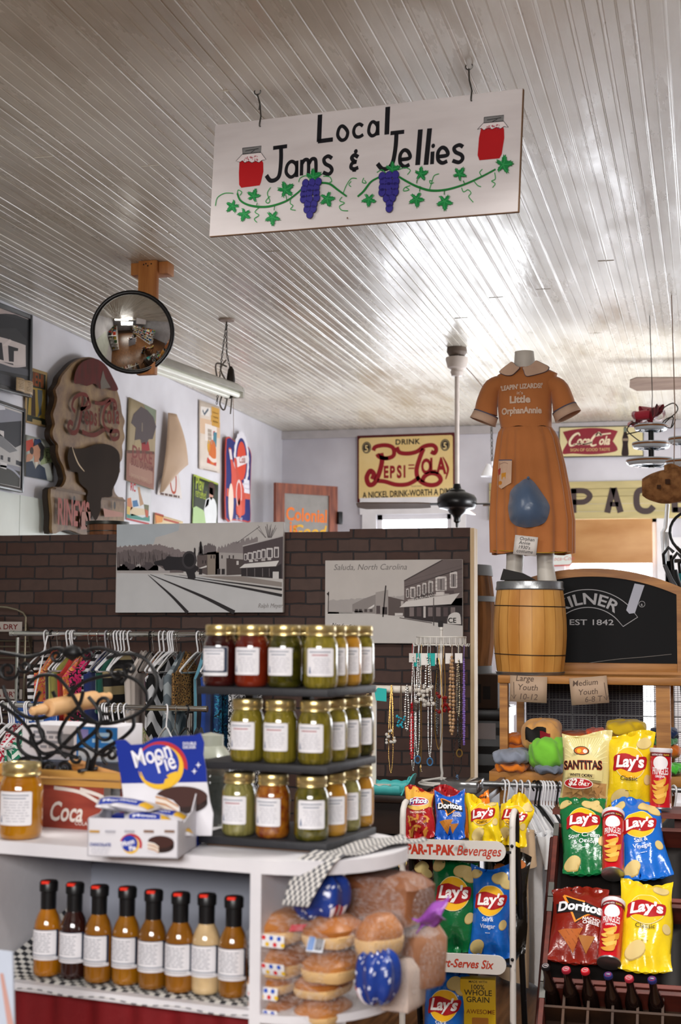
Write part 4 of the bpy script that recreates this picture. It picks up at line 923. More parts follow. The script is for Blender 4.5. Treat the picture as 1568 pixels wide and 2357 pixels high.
# dark gear at the right edge
wh = at(1592,1225,7.7); wl = thing('black_hoop', 'thin black hoop hung at the right edge under the plank sign', 'hoop', wh)
rr_ = 48 * ss; mb = MB(); mb.tube([(rr_ * cos(k * .2618),0, rr_ * sin(k * .2618)) for k in range(24)],.008,8, closed=True); mb.build('hoop_ring', black_metal, wl)
mb = MB(); mb.tube([(-rr_ * .7,0,-rr_ * .7),(-rr_ * .45,0,-rr_),(-rr_ * .2,0,-rr_ * 1.2)],.01,6); mb.boxx((-rr_ * .9,-.02,-rr_ * 1.0 - .05),(0,.02,-rr_ * 1.0 - .03)); mb.build('bracket', mat('rust_dark', '#2c2119',.6), wl)
q = random.Random(9)
tb = at(1560,1345,7.3)
gear = [('umbrella', 'grey folded umbrella leaning at the right edge above the chalkboard', '#55565a',[(1530,1300),(1545,1335),(1556,1352)],.012),('umbrella', 'black folded umbrella leaning behind the chalkboard frame at right', '#17181a',[(1550,1312),(1553,1335),(1562,1360)],.026),('umbrella', 'teal folded umbrella at the extreme right edge', '#1f8a94',[(1566,1320),(1568,1340),(1570,1372)],.018)]
for nm, lb, c_, P, r_ in gear:
    P = [at(x, y, {'#55565a': 7.1, '#17181a': 7.3}.get(c_,7.5)) for x, y in P]; b0 = P[-1]; d = (P[-1] - P[0]).normalized(); foot = P[-1] + d * 1.0
    g = thing(nm, lb, 'umbrella', P[0]); mb = MB(); L_ = [p - P[0] for p in P]; f_ = V((L_[-1].x + .1, L_[-1].y,-P[0].z))
    mb.tube([L_[0], L_[1], L_[2], L_[2].lerp(f_,.6), f_],[r_ * .8, r_, r_ * 1.1, r_,.006],10); mb.build('folded_canopy', mat('nylon_' + c_[1:], c_,.6, bump=.2), g)
    mb = MB(); mb.tube([(0,0,0),(-.004,0,.05),(.02,0,.085),(.045,0,.06)],.009,8); mb.build('handle', black_plastic, g)
# ------------------------------------------------------------------ brick-faced screen across the shop
YP = 7.0
def brick_mat():
    m = bpy.data.materials.new('brick_panel'); m.use_nodes = True; nt = m.node_tree; N = nt.nodes; b = N['Principled BSDF']; b.inputs['Roughness'].default_value = .75
    tc = N.new('ShaderNodeTexCoord'); sx = N.new('ShaderNodeSeparateXYZ'); cb = N.new('ShaderNodeCombineXYZ')
    nt.links.new(tc.outputs['Object'], sx.inputs[0]); nt.links.new(sx.outputs['X'], cb.inputs['X']); nt.links.new(sx.outputs['Z'], cb.inputs['Y'])
    wv = N.new('ShaderNodeTexNoise'); wv.inputs['Scale'].default_value = 14; wv.inputs['Detail'].default_value = 3
    ad = N.new('ShaderNodeMix'); ad.data_type = 'VECTOR'; ad.inputs[0].default_value = .012
    nt.links.new(tc.outputs['Object'], wv.inputs['Vector']); nt.links.new(cb.outputs[0], ad.inputs[4]); nt.links.new(wv.outputs['Color'], ad.inputs[5])
    bt = N.new('ShaderNodeTexBrick'); nt.links.new(ad.outputs[1], bt.inputs['Vector'])
    bt.inputs['Scale'].default_value = 1; bt.inputs['Brick Width'].default_value = .167; bt.inputs['Row Height'].default_value = .0655; bt.inputs['Mortar Size'].default_value = .0048; bt.inputs['Mortar Smooth'].default_value = .35; bt.inputs['Bias'].default_value = -.25
    bt.inputs['Color1'].default_value = hexc('#442b23'); bt.inputs['Color2'].default_value = hexc('#54423c'); bt.inputs['Mortar'].default_value = hexc('#211b1e')
    nz = N.new('ShaderNodeTexNoise'); nz.inputs['Scale'].default_value = 22; nz.inputs['Detail'].default_value = 5; nt.links.new(tc.outputs['Object'], nz.inputs['Vector'])
    mr = N.new('ShaderNodeMapRange'); mr.inputs[3].default_value = .68; mr.inputs[4].default_value = 1.2; nt.links.new(nz.outputs[0], mr.inputs[0])
    mx = N.new('ShaderNodeMix'); mx.data_type = 'RGBA'; mx.blend_type = 'MULTIPLY'; mx.inputs[0].default_value = 1
    nt.links.new(bt.outputs['Color'], mx.inputs[6]); nt.links.new(mr.outputs[0], mx.inputs[7]); nt.links.new(mx.outputs[2], b.inputs['Base Color'])
    iv = N.new('ShaderNodeMath'); iv.operation = 'SUBTRACT'; iv.inputs[0].default_value = 1; nt.links.new(bt.outputs['Fac'], iv.inputs[1])
    bp = N.new('ShaderNodeBump'); bp.inputs['Strength'].default_value = .8; bp.inputs['Distance'].default_value = .006; nt.links.new(iv.outputs[0], bp.inputs['Height']); nt.links.new(bp.outputs[0], b.inputs['Normal'])
    return m
bm_ = brick_mat()
ZP = at(600,1224, YP).z
xa, xb = at(805,1300, YP).x, at(1083,1300, YP).x
scr = bpy.data.objects.new('wall_partition', None); C.objects.link(scr); struct(scr); scr.location = (XL, YP,0)
mb = MB(); mb.boxx((0,0,0),(xa - XL,.012, ZP - .004)); mb.build('brick_panel', bm_, scr, smooth=False)
mb = MB(); mb.boxx((xa - XL + .001,-.008,0),(xb - XL,.004, ZP + .008)); mb.build('brick_panel', bm_, scr, smooth=False)
mb = MB()
for x in (.1,.7,1.3,1.9,2.4): mb.boxx((x,.012,0),(x + .04,.10, ZP - .01))
mb.boxx((0,.012, ZP - .045),(xb - XL - .02,.10, ZP - .006)); mb.build('framing', wood_light, scr, smooth=False)
mb = MB(); mb.boxx((xb - XL,-.006,0),(xb - XL + .02,.10, ZP + .006)); mb.build('end_stud', mat('stud_pine', '#d9c19c',.6, col2='#c4a67c', scale=5, stretch=(5,5,.6)), scr, smooth=False)
# ---- canvases
def canvas(label, px, Y):
    o, w, h, H = board('canvas_print', label, 'picture', px, onY(px, Y))
    mb = MB(); mb.boxx((-w / 2,0,0),(w / 2,.032, h), ch=.003); mb.build('stretched_canvas', mat('canvas_white', '#c6c1be',.6, scale=40, var=.02), o); return o, w, h, H
px = [(272,1208),(655,1200),(652,1411),(265,1409)]
o, w, h, H = canvas('wide snowy canvas of a steam train and railway tracks on the brick screen', px, YP - .05)
K = Crop(H,255,1190,3.824); a = Art(.00025); q = random.Random(5)
a.rect(-w / 2 + .001,.001, w / 2 - .001, h - .001, '#c3bfbd'); a.up()
a.poly(K.L([(65,70),(610,62),(600,120),(480,160),(400,180),(380,240),(62,262)]), '#b3bbc2'); a.poly(K.L([(60,490),(330,500),(800,520),(1510,700),(1510,842),(45,838)]), '#c3c3c5'); a.up()
def ridge(x0, x1, yt, yb, col, amp=18, st_=9, tint=None):
    P = [(x0, yb)]; x = x0
    while x < x1: P.append((x, yt(x) + q.uniform(-amp, amp))); x += st_ * q.uniform(.5,1.4)
    P += [(x1, yt(x1)),(x1, yb)]; a.poly(K.L(P), col)
ridge(60,720, lambda x: 262 - 20 * sin((x - 60) / 330) + max(0,(x - 430)) * .28,480, '#84797a',10)
a.up(); ridge(60,640, lambda x: 300 + 15 * sin(x / 40) + max(0, x - 430) * .3,490, '#6c6263',16)
for i in range(70):
    x = q.uniform(62,640); y = q.uniform(290,400); a.stroke(K.L([(x, y),(x + q.uniform(-4,4), y + q.uniform(50,100))]),.0012, q.choice(['#544a4b', '#8d8485', '#4a4142']),0)
a.up(); ridge(60,520, lambda x: 440 + 22 * sin(x / 23),492, '#a9a3a3',10); ridge(60,420, lambda x: 420 + 20 * sin(x / 31),470, '#4f474a',12)
ridge(940,1300, lambda x: 270 - (x - 940) * .28,420, '#8b8384',16)
a.up()
for x, r_, y0 in ((740,18,265),(795,30,210)):
    for i in range(9): a.poly(K.L([(x, y0 + i * 12),(x - r_ * (.35 + .08 * i) - q.uniform(0,6), y0 + 22 + i * 13),(x + r_ * (.35 + .08 * i) + q.uniform(0,6), y0 + 20 + i * 13)]), '#3b3638')
ridge(820,930, lambda x: 225 + abs(x - 870) * .7,330, '#6e6668',12)
a.poly(K.L([(760,340),(850,318),(850,510),(760,480)]), '#5e5352'); a.poly(K.L([(848,312),(955,298),(955,505),(848,508)]), '#8b8076'); a.poly(K.L([(925,310),(1170,318),(1170,372),(1020,365),(1015,515),(920,508)]), '#a8a2a0'); a.poly(K.L([(1020,362),(1170,375),(1170,505),(1018,512)]), '#4e4544')
a.up()
for x in (805,830,880,905,975,1040,1075): a.rect(*K(x,410 if x < 850 else 365), *K(x + 12,380 if x < 850 else 335), '#3d3536')
for x in (775,935,975): a.rect(*K(x,505), *K(x + 30,455), '#2e282a')
a.poly(K.L([(775,450),(845,425),(845,440),(800,452)]), '#d9d6d4'); a.rect(*K(1108,420), *K(1128,385), '#c9c4c2')
a.poly(K.L([(1168,250),(1525,160),(1520,545),(1160,520),(1168,400)]), '#51474a'); a.up()
a.stroke(K.L([(1165,255),(1525,163)]),.006, '#b9b4b4',0)
for i, x in enumerate((1190,1230,1272,1310,1350,1404,1465)):
    ww = 14 + i * 1.5 + (8 if i in (1,5) else 0); y = 350 - i * 7; hh_ = 30 + i * 3
    a.rect(*K(x - ww, y + hh_), *K(x + ww, y - hh_), '#cfcaca',.004); a.up(); a.rect(*K(x - ww * .6, y + hh_ * .85), *K(x + ww * .6, y - hh_ * .65), '#585054'); a.k -= 1
a.poly(K.L([(1135,448),(1180,412),(1488,382),(1460,432)]), '#dbd8d6'); a.rect(*K(1220,395), *K(1255,378), '#d2cdcb'); a.rect(*K(1270,388), *K(1300,375), '#bdb7b6'); a.rect(*K(1330,385), *K(1365,368), '#bdb7b6'); a.rect(*K(1385,378), *K(1418,360), '#bdb7b6')
a.poly(K.L([(1150,450),(1460,436),(1510,410),(1510,540),(1150,520)]), '#2d272a'); a.up(); a.rect(*K(1430,545), *K(1485,480), '#cfcccb')
for x in (1200,1270,1340,1400): a.stroke(K.L([(x,450),(x,525)]),.004, '#6c6466',0)
# locomotive and rails
a.poly(smooth_line(K.L([(390,390),(480,370),(500,345),(560,350),(640,350),(690,330),(735,360),(735,410),(770,440),(770,465),(740,490),(745,540),(680,545),(660,480),(560,465),(480,470),(460,430),(392,420)]),2, True), '#29262a'); a.up(); a.ell(*K(692,378),.082 * .5,.095 * .5, '#3c383c',20); a.up(); a.ell(*K(692,378),.03,.036, '#1d1b1f',16)
for P, wd in (([(330,508),(420,590),(540,700),(672,842)],.017),([(350,505),(600,610),(850,720),(1085,842)],.021),([(470,505),(800,560),(1150,620),(1512,692)],.014),([(600,508),(900,555),(1200,595),(1512,640)],.010)): a.stroke(K.L(P), wd, '#2b2729',5, taper=lambda t: .12 + .95 * t)
a.poly(K.L([(780,520),(1150,520),(1512,575),(1512,615),(1100,560)]), '#8f8681')
for i in range(16):
    x = q.uniform(1290,1500); a.stroke(K.L([(1400 + (x - 1400) * .3,180),(x, q.uniform(55,120))]),.0016, '#6b6264',0)
a.stroke(K.L([(1110,230),(1320,80)]),.002, '#5c5456',0); a.text('Ralph Meyer', *K(1405,800),.032, '#8f8a88', shear=.3, sx=.8)
a.build('canvas_image', o, flat,.0005)
px = [(749,1290),(1065,1287),(1065,1482),(748,1480)]
o, w, h, H = canvas('snowy canvas captioned Saluda, North Carolina on the brick screen', px, YP - .05)
K = Crop(H,640,1180,3.2667); a = Art(.00025)
a.rect(-w / 2 + .001,.001, w / 2 - .001, h - .001, '#c2bcb8'); a.up()
a.text('Saluda, North Carolina', K(420,432)[0], K(420,432)[1],.042, '#75706e', 'L', shear=.25, width=K(970,432)[0] - K(420,432)[0])
ridge(375,960, lambda x: 660 - (x - 375) * .06,760, '#aaa4a2',6); a.poly(K.L([(360,745),(560,750),(950,780),(1390,850),(1390,978),(360,975)]), '#c7c3c0'); a.up()
a.poly(K.L([(560,690),(640,650),(735,615),(735,760),(560,745)]), '#8d8684'); a.poly(K.L([(735,600),(830,580),(830,770),(735,765)]), '#a09996'); a.poly(K.L([(830,630),(955,660),(955,780),(830,772)]), '#5d5250'); a.up()
for x in (580,610,650,690): a.rect(*K(x,748), *K(x + 22,725), '#4c4443')
a.poly(K.L([(675,722),(725,690),(725,705),(700,722)]), '#dad6d4'); a.rect(*K(740,760), *K(770,700), '#54494a'); a.rect(*K(785,765), *K(822,710), '#3f3738'); a.rect(*K(925,700), *K(945,665), '#b5aeab'); a.rect(*K(575,752), *K(640,738), '#3d3736',.002); a.rect(*K(880,775), *K(940,755), '#cfcac8')
a.stroke(K.L([(812,548),(790,785)]),.007, '#3c3534',0); a.stroke(K.L([(382,595),(378,750)]),.005, '#5a5251',0); a.poly(K.L([(366,610),(384,595),(384,630)]), '#4a4342')
a.poly(K.L([(950,512),(1245,352),(1388,352),(1388,700),(950,690)]), '#6c605f'); a.poly(K.L([(950,690),(1388,640),(1388,850),(1100,815),(950,790)]), '#332b2c'); a.up()
for k_ in range(7): a.stroke(K.L([(952,520 + k_ * 22),(1388,395 + k_ * 33)]),.0016, '#5c5150',0)
a.stroke(K.L([(950,514),(1240,356)]),.006, '#463c3c',0); a.stroke(K.L([(955,560),(1388,420)]),.004, '#4b4141',0)
for x, y, ww, hh_ in ((975,605,11,34),(1015,600,20,42),(1060,585,14,42),(1102,572,15,45),(1150,560,18,48),(1228,535,42,55),(1322,505,28,62)):
    a.rect(*K(x - ww, y + hh_), *K(x + ww, y - hh_), '#d6d0cd',.006); a.up(); a.rect(*K(x - ww * .7, y + hh_ * .85), *K(x + ww * .7, y - hh_ * .7), '#8f8786'); a.stroke(K.L([(x, y - hh_ * .7),(x, y + hh_ * .85)]),.003, '#d6d0cd',0); a.k -= 1
a.up(2); a.poly(K.L([(975,655),(1290,590),(1290,615),(980,668)]), '#b9b2af'); a.up(); a.text('H. A. PACE CO.', *K(1105,643),.030, '#2c2626', bold=.02, width=.105, rot=.2); a.rect(*K(1190,622), *K(1248,596), '#d3cdca'); a.rect(*K(1255,610), *K(1325,585), '#55494a')
a.poly(K.L([(915,712),(965,668),(1368,605),(1305,688)]), '#d5d0cd')
for x in (990,1045,1130,1190,1245,1300): a.rect(*K(x,780), *K(x + 34,712), '#57494a' if x % 2 else '#7c706f')
a.up(); a.rect(*K(1095,790), *K(1112,705), '#c9c3c0'); a.stroke(K.L([(1172,640),(1172,850)]),.004, '#4a4141',0); a.poly(smooth_line(K.L([(1275,835),(1285,775),(1330,750),(1370,765),(1378,840)]),3), '#d9d5d2'); a.text('ICE', *K(1305,828),.035, '#544a4a', bold=.02); a.rect(*K(1205,860), *K(1243,812), '#262122',.004)
a.stroke(K.L([(915,790),(1160,830)]),.004, '#554a49',0); a.build('canvas_image', o, flat,.0005)
px = unc(640,1180,3.2667,[(388,828),(575,848),(570,958),(382,940)])
o, w, h, H = board('paper_note', 'handwritten white note taped to the corner of the captioned canvas', 'note', px, onY(px, YP - .056))
mb = MB(); mb.sheet(lambda u, v: ((u - .5) * w,-.004 * u * u - .001, v * h),8,2); mb.build('note_sheet', paper('#d9d3d2'), o)
a = Art(.0002)
for t_, y in (('Not for Sale',.78),('Gifted to us',.56),('by Artist',.34),('Ralph Meyer',.12)): a.text(t_,-w * .42 + (.05 if y < .5 else 0), h * y,.026, '#2a2627', 'L', shear=.25, bold=.01)
a.build('handwriting', o, lambda u, v, hh: (u,-.004 * (u / w + .5) ** 2 - .001 - hh, v),.0004)
# bucket on top of the screen
bc = at(247,1225, YP + .10); bc.z = ZP - .004
kt = thing('wooden_bucket', 'small brown wooden bucket with a dark iron rim on top of the brick screen', 'bucket', bc)
sc = (CAMR.transposed() @ (bc - EYE)).z / FPX
mb = MB(); mb.lathe([(45 * sc,0),(47 * sc,.065),(44 * sc,.065),(43 * sc,.01),(0,.01)],14); mb.build('staves', mat('bucket_wood', '#7d4a22',.5, col2='#55301a', scale=6, stretch=(4,4,.6)), kt, smooth=False)
mb = MB(); mb.lathe([(47 * sc,.055),(50 * sc,.057),(50 * sc,.074),(46 * sc,.074)],28); mb.build('rim_hoop', mat('hoop_dark', '#2a2a26',.4, metal=.6), kt)
mb = MB(); mb.lathe([(45.8 * sc,.018),(46.6 * sc,.018),(46.6 * sc,.023),(45.8 * sc,.023)],28); mb.build('wire_hoop', mat('hoop_dark', '#2a2a26',.4, metal=.6), kt)
# ---- barrel and boxes past the end of the screen
Yb = 7.85; sb = 1 / FPX * (CAMR.transposed() @ (at(1030,1400, Yb) - EYE)).z
bz0, bz1 = at(1030,1548, Yb).z, at(1030,1302, Yb).z
bx = at(1024,1400, Yb).x
br = thing('wooden_barrel', 'large weathered barrel behind the end of the brick screen', 'barrel',(bx, Yb, bz0))
hb = bz1 - bz0; rb = 117 * sb
mb = MB(); mb.lathe([(rb * (.90 + .10 * sin(pi * i / 10)), hb * i / 10) for i in range(11)] + [(rb * .86, hb),(rb * .86, hb - .03),(0, hb - .03)],22); mb.build('staves', mat('barrel_old', '#7d4f26',.9, spec=.1, col2='#452c18', scale=4, stretch=(3,3,.7)), br, ang=12)
for z0, z1 in ((.0,.07),(.90,1.0),(.66,.71)):
    mb = MB(); mb.lathe([(rb * (.905 + .10 * sin(pi * z)) + .004, hb * z) for z in (z0,(z0 + z1) / 2, z1)] + [(rb * .9, hb * z1),(rb * .9, hb * z0)],36); mb.build('hoop', mat('hoop_old', '#3a322a',.6), br)
zc1 = at(1115,1630, Yb - .2).z
cbx = thing('cardboard_box', 'dark brown box under the large barrel', 'box',(bx + .02, Yb - .02, zc1))
mb = MB(); mb.boxx((-rb,-.24,0),(rb + .03,.26, bz0 - zc1), ch=.004); mb.build('box_body', mat('box_dark', '#3d2b1d',.7), cbx); a = Art(); a.rect(rb - .10,.03, rb - .06,.13, '#191512'); a.rect(rb - .05,.05, rb - .01,.12, '#191512'); a.build('box_print', cbx, lambda u, v, hh: (u,-.24 - hh, v),.001)
tk = thing('black_bin', 'black ribbed plastic bin at the end of the brick screen', 'bin',(bx + .02, Yb - .02,0))
mb = MB(); mb.boxx((-rb,-.24,0),(rb + .05,.26, zc1 - .02), ch=.01)
for i in range(9): mb.boxx((-rb,-.25,.1 + i * .1),(rb + .055,-.235,.14 + i * .1))
mb.build('bin_body', black_plastic, tk); mb = MB(); mb.boxx((-rb - .01,-.27, zc1 - .06),(rb + .06,.27, zc1 - .001), ch=.006); mb.build('bin_lid', black_plastic, tk)
a = Art(); a.rect(rb - .12, zc1 - .16, rb + .02, zc1 - .075, '#b5b5ba'); a.build('bin_label', tk, lambda u, v, hh: (u,-.252 - hh, v),.001)
# ------------------------------------------------------------------ clothes rails
def tex_mat(name, kind, c1, c2, scale=20, c3=None, rough=.8):
    if name in _mats: return _mats[name]
    m = bpy.data.materials.new(name); m.use_nodes = True; _mats[name] = m; nt = m.node_tree; N = nt.nodes; b = N['Principled BSDF']; b.inputs['Roughness'].default_value = rough
    tc = N.new('ShaderNodeTexCoord'); cr = N.new('ShaderNodeValToRGB'); cr.color_ramp.interpolation = 'CONSTANT'; e = cr.color_ramp.elements
    e[0].color = hexc(c1); e[1].color = hexc(c2); e[1].position = .5
    if kind in ('stripe', 'chevron'):
        sx = N.new('ShaderNodeSeparateXYZ'); nt.links.new(tc.outputs['Object'], sx.inputs[0])
        v = sx.outputs['Z']
        if kind == 'chevron':
            f = N.new('ShaderNodeMath'); f.operation = 'PINGPONG'; f.inputs[1].default_value = .09; nt.links.new(sx.outputs['Y'], f.inputs[0])
            k = N.new('ShaderNodeMath'); k.operation = 'MULTIPLY_ADD'; k.inputs[1].default_value = 1.1; nt.links.new(f.outputs[0], k.inputs[0]); nt.links.new(v, k.inputs[2]); v = k.outputs[0]
        g = N.new('ShaderNodeMath'); g.operation = 'MULTIPLY'; g.inputs[1].default_value = scale; nt.links.new(v, g.inputs[0])
        h = N.new('ShaderNodeMath'); h.operation = 'FRACT'; nt.links.new(g.outputs[0], h.inputs[0]); nt.links.new(h.outputs[0], cr.inputs[0])
    elif kind == 'spots':
        vo = N.new('ShaderNodeTexVoronoi'); vo.inputs['Scale'].default_value = scale; nt.links.new(tc.outputs['Object'], vo.inputs['Vector']); nt.links.new(vo.outputs['Distance'], cr.inputs[0]); e[1].position = .38
        if c3: x = e.new(.62); x.color = hexc(c3)
    else:
        nz = N.new('ShaderNodeTexNoise'); nz.inputs['Scale'].default_value = scale; nz.inputs['Detail'].default_value = 2; nz.inputs['Distortion'].default_value = 1.5
        nt.links.new(tc.outputs['Object'], nz.inputs['Vector']); nt.links.new(nz.outputs[0], cr.inputs[0]); e[1].position = .5
        if c3: x = e.new(.57); x.color = hexc(c3)
    nt.links.new(cr.outputs[0], b.inputs['Base Color']); return m
cloth = lambda c: mat('cloth_' + c.lstrip('#'), c,.85, bump=.25, bscale=25, sheen=.2)
def hanger_mesh(r=.0042, thin=False):
    mb = MB(); rs = r * (.5 if thin else 1)
    hk = [(0,.012 + .0 ,-.012),(0,.024,-.004),(0,.026,.012),(0,.014,.026),(0,-.004,.028),(0,-.018,.018),(0,-.019,-.002),(0,-.010,-.03),(0,0,-.055)]
    mb.tube(smooth_line(hk,3) + [(0,0,-.075)], rs * .95,6)
    mb.tube(smooth_line([(0,-.205,-.158),(0,-.19,-.148),(0,-.1,-.105),(0,-.03,-.078),(0,0,-.072),(0,.03,-.078),(0,.1,-.105),(0,.19,-.148),(0,.205,-.158)],3), rs,6)
    mb.tube([(0,-.205,-.158),(0,-.19,-.168),(0,.19,-.168),(0,.205,-.158)], rs,6)
    return mb
_hp = {}
ORD = ['first', 'second', 'third', 'fourth', 'fifth', 'sixth', 'seventh', 'eighth', 'ninth', 'tenth', 'eleventh', 'twelfth', 'thirteenth', 'fourteenth', 'fifteenth', 'sixteenth', 'seventeenth', 'eighteenth', 'nineteenth', 'twentieth', 'twenty-first', 'twenty-second', 'twenty-third', 'twenty-fourth', 'twenty-fifth', 'twenty-sixth', 'twenty-seventh', 'twenty-eighth', 'twenty-ninth', 'thirtieth']
def hanger(loc, rot, label, group, col='white', tilt=0.0):
    if col not in _hp:
        m = {'white': white_plastic, 'black': black_plastic, 'grey': mat('grey_plastic', '#a9a6ad',.4), 'metal': chrome}[col]
        o = hanger_mesh(thin=(col == 'metal')).build('clothes_hanger', m); tag(o, label, 'hanger', group); _hp[col] = o; r = o
    else:
        r = _hp[col].copy(); C.objects.link(r); r['label'] = label; r['group'] = group
    r.location = loc; r.rotation_euler = (tilt,0, rot); return r
def garment(name, label, loc, rot, m, L, group, w=.40, t=.05, seed=1, sleeve=0.0, neck=.07, flare=1.05, cat='shirt'):
    """a garment on a hanger: local y across the shoulders, x its thickness, z down from the hook"""
    q = random.Random(seed); ph = [q.uniform(0,6.28) for _ in range(6)]
    def f(u, v):
        a = 2 * pi * u; s = v * L
        if s < .10: k = (.26 + .74 * min(1, s / .085)); kt = .45 + .4 * s / .1
        else: k = 1.0 - .10 * min(1,(s - .1) / .15) + (flare - 1) * (s / L); kt = .85 + .35 * s / L
        y = w / 2 * k * cos(a); fold = .35 * sin(5 * a + ph[0] + 2.5 * s) + .3 * sin(9 * a + ph[1] - 3 * s) + .2 * sin(3 * a + ph[2])
        x = t / 2 * kt * sin(a) * (1 + .3 * fold) + .012 * fold * min(1, s / .15)
        return (x, y + .006 * sin(7 * s + ph[3]),-.078 - s * (1 + .01 * sin(a * 3 + ph[4])) - (.0 if s > .1 else abs(cos(a)) ** 1.5 * .055 * (1 - .2)))
    mb = MB(); mb.sheet(f,40,22, wrap=True)
    if not sleeve:
        o = mb.build(name, m, ang=80); o.location = loc; o.rotation_euler = (0,0, rot); return tag(o, label, cat, group)
    o = thing(name, label, cat, loc, rot, group)
    mb.build('shirt_body', m, o, ang=80)
    for s in (-1,1):
        mb = MB(); mb.sheet(lambda u, v: ((t * .42 + .012 * sin(4 * pi * u + 3 * v)) * sin(2 * pi * u), s * (w * .44 + .015 + .05 * v + (.055 + .02 * v) * .6 * cos(2 * pi * u)),-.17 - sleeve * v + .012 * sin(2 * pi * u)),18,8, wrap=True)
        mb.build('sleeve', m, o, ang=80)
    return o
def rail(name, label, a, b, legs, parent_loc, drop=None, r=.0125):
    o = thing(name, label, 'clothes rack', parent_loc); P = V(parent_loc)
    mb = MB(); mb.tube([V(a) - P, V(b) - P], r,14); mb.build('top_rail', chrome, o)
    for x, y, z in legs:
        mb = MB(); mb.tube([V((x, y, z - .02)) - P, V((x, y,.03)) - P], r * .95,12); mb.build('upright', chrome, o)
        mb = MB(); mb.tube([V((x, y - .25,.03)) - P, V((x, y + .25,.03)) - P], r,10); mb.build('foot', chrome, o)
    for e, s in ((a,-1),(b,1)):
        mb = MB(); mb.tube([V(e) - P, V(e) - P + V((s * .02,0,0))], r * 1.15,12); mb.build('end_cap', chrome, o)
    return o
YR = 6.55
ra, rb_ = at(32,1457, YR), at(563,1463, YR); ra.z = rb_.z = (ra.z + rb_.z) / 2; ZR = ra.z
l1, l2 = at(42,1480, YR), at(552,1480, YR)
rail('clothing_rack', 'tall chrome clothes rail in front of the brick screen', ra, rb_,[(l1.x, YR, ZR),(l2.x, YR, ZR)],((ra.x + rb_.x) / 2, YR,0))
YL = 5.95
rc, rd = at(-30,1628, YL), at(468,1632, YL); rc.z = rd.z = rd.z; ZL = rd.z
l3 = at(437,1640, YL)
rail('clothing_rack', 'lower chrome clothes rail in front of the tall one', rc, rd,[(l3.x, YL, ZL),(rc.x + .02, YL, ZL)],((rc.x + rd.x) / 2, YL,0))
hk = 1 / 3.136
TOP = [(330, 'white'),(370, 'black'),(420, 'metal'),(490, 'white'),(516, 'white'),(530, 'white'),(650, 'metal'),(710, 'metal'),(768, 'grey'),(790, 'metal'),(812, 'metal'),(832, 'white'),(856, 'white'),(878, 'white'),(900, 'white'),(934, 'white'),(1084, 'black'),(1108, 'metal'),(1156, 'white'),(1186, 'white'),(1222, 'white'),(1238, 'white'),(1252, 'white'),(1268, 'metal'),(1282, 'metal'),(1430, 'white'),(1452, 'metal'),(1468, 'metal'),(1562, 'white'),(1680, 'white')]
q = random.Random(11)
cnt = {}
CW_ = {'white': 'white plastic', 'black': 'black plastic', 'grey': 'grey plastic', 'metal': 'thin wire'}
HX = []
for x, c in TOP:
    p = at(x * hk,1457, YR); cnt[c] = cnt.get(c,0) + 1
    hanger((p.x, YR, ZR + r_ if False else ZR - .0125), q.uniform(-.12,.12), '%s %s hanger from the left on the tall rail' % (ORD[cnt[c] - 1], CW_[c]), 'hangers on the tall rail', c); HX.append(p.x)
def gx(x): return at(x * hk,1470, YR).x
pinkor = tex_mat('print_pink_orange', 'blotch', '#d8863a', '#d42a63',34, '#f0b060'); zeb = tex_mat('print_zebra', 'stripe', '#131316', '#dcdce0',30); che = tex_mat('print_chevron', 'chevron', '#121214', '#d9dade',8.5); cheg = tex_mat('print_chevron_grey', 'chevron', '#5f6a72', '#9aa3a8',9); leo = tex_mat('print_leopard', 'spots', '#1d1510', '#9a7440',70, '#5a3d20'); leop = tex_mat('print_leopard_purple', 'spots', '#1d1014', '#a9805a',60, '#6b2f5c'); tans = tex_mat('print_tan_stripe', 'stripe', '#141416', '#a3936c',12); floral = tex_mat('print_bw_floral', 'blotch', '#111114', '#d5d6da',55); aqua = tex_mat('print_aqua', 'blotch', '#123a66', '#2b86a8',28, '#0d1c30'); redw = tex_mat('print_red_white', 'blotch', '#b51e3c', '#e0d9da',36); grw = tex_mat('print_green_white', 'chevron', '#1d7a5a', '#dde3de',22); hot = tex_mat('print_hot_pink', 'blotch', '#18131a', '#d32a6a',30)
G = 'garments on the tall rail'
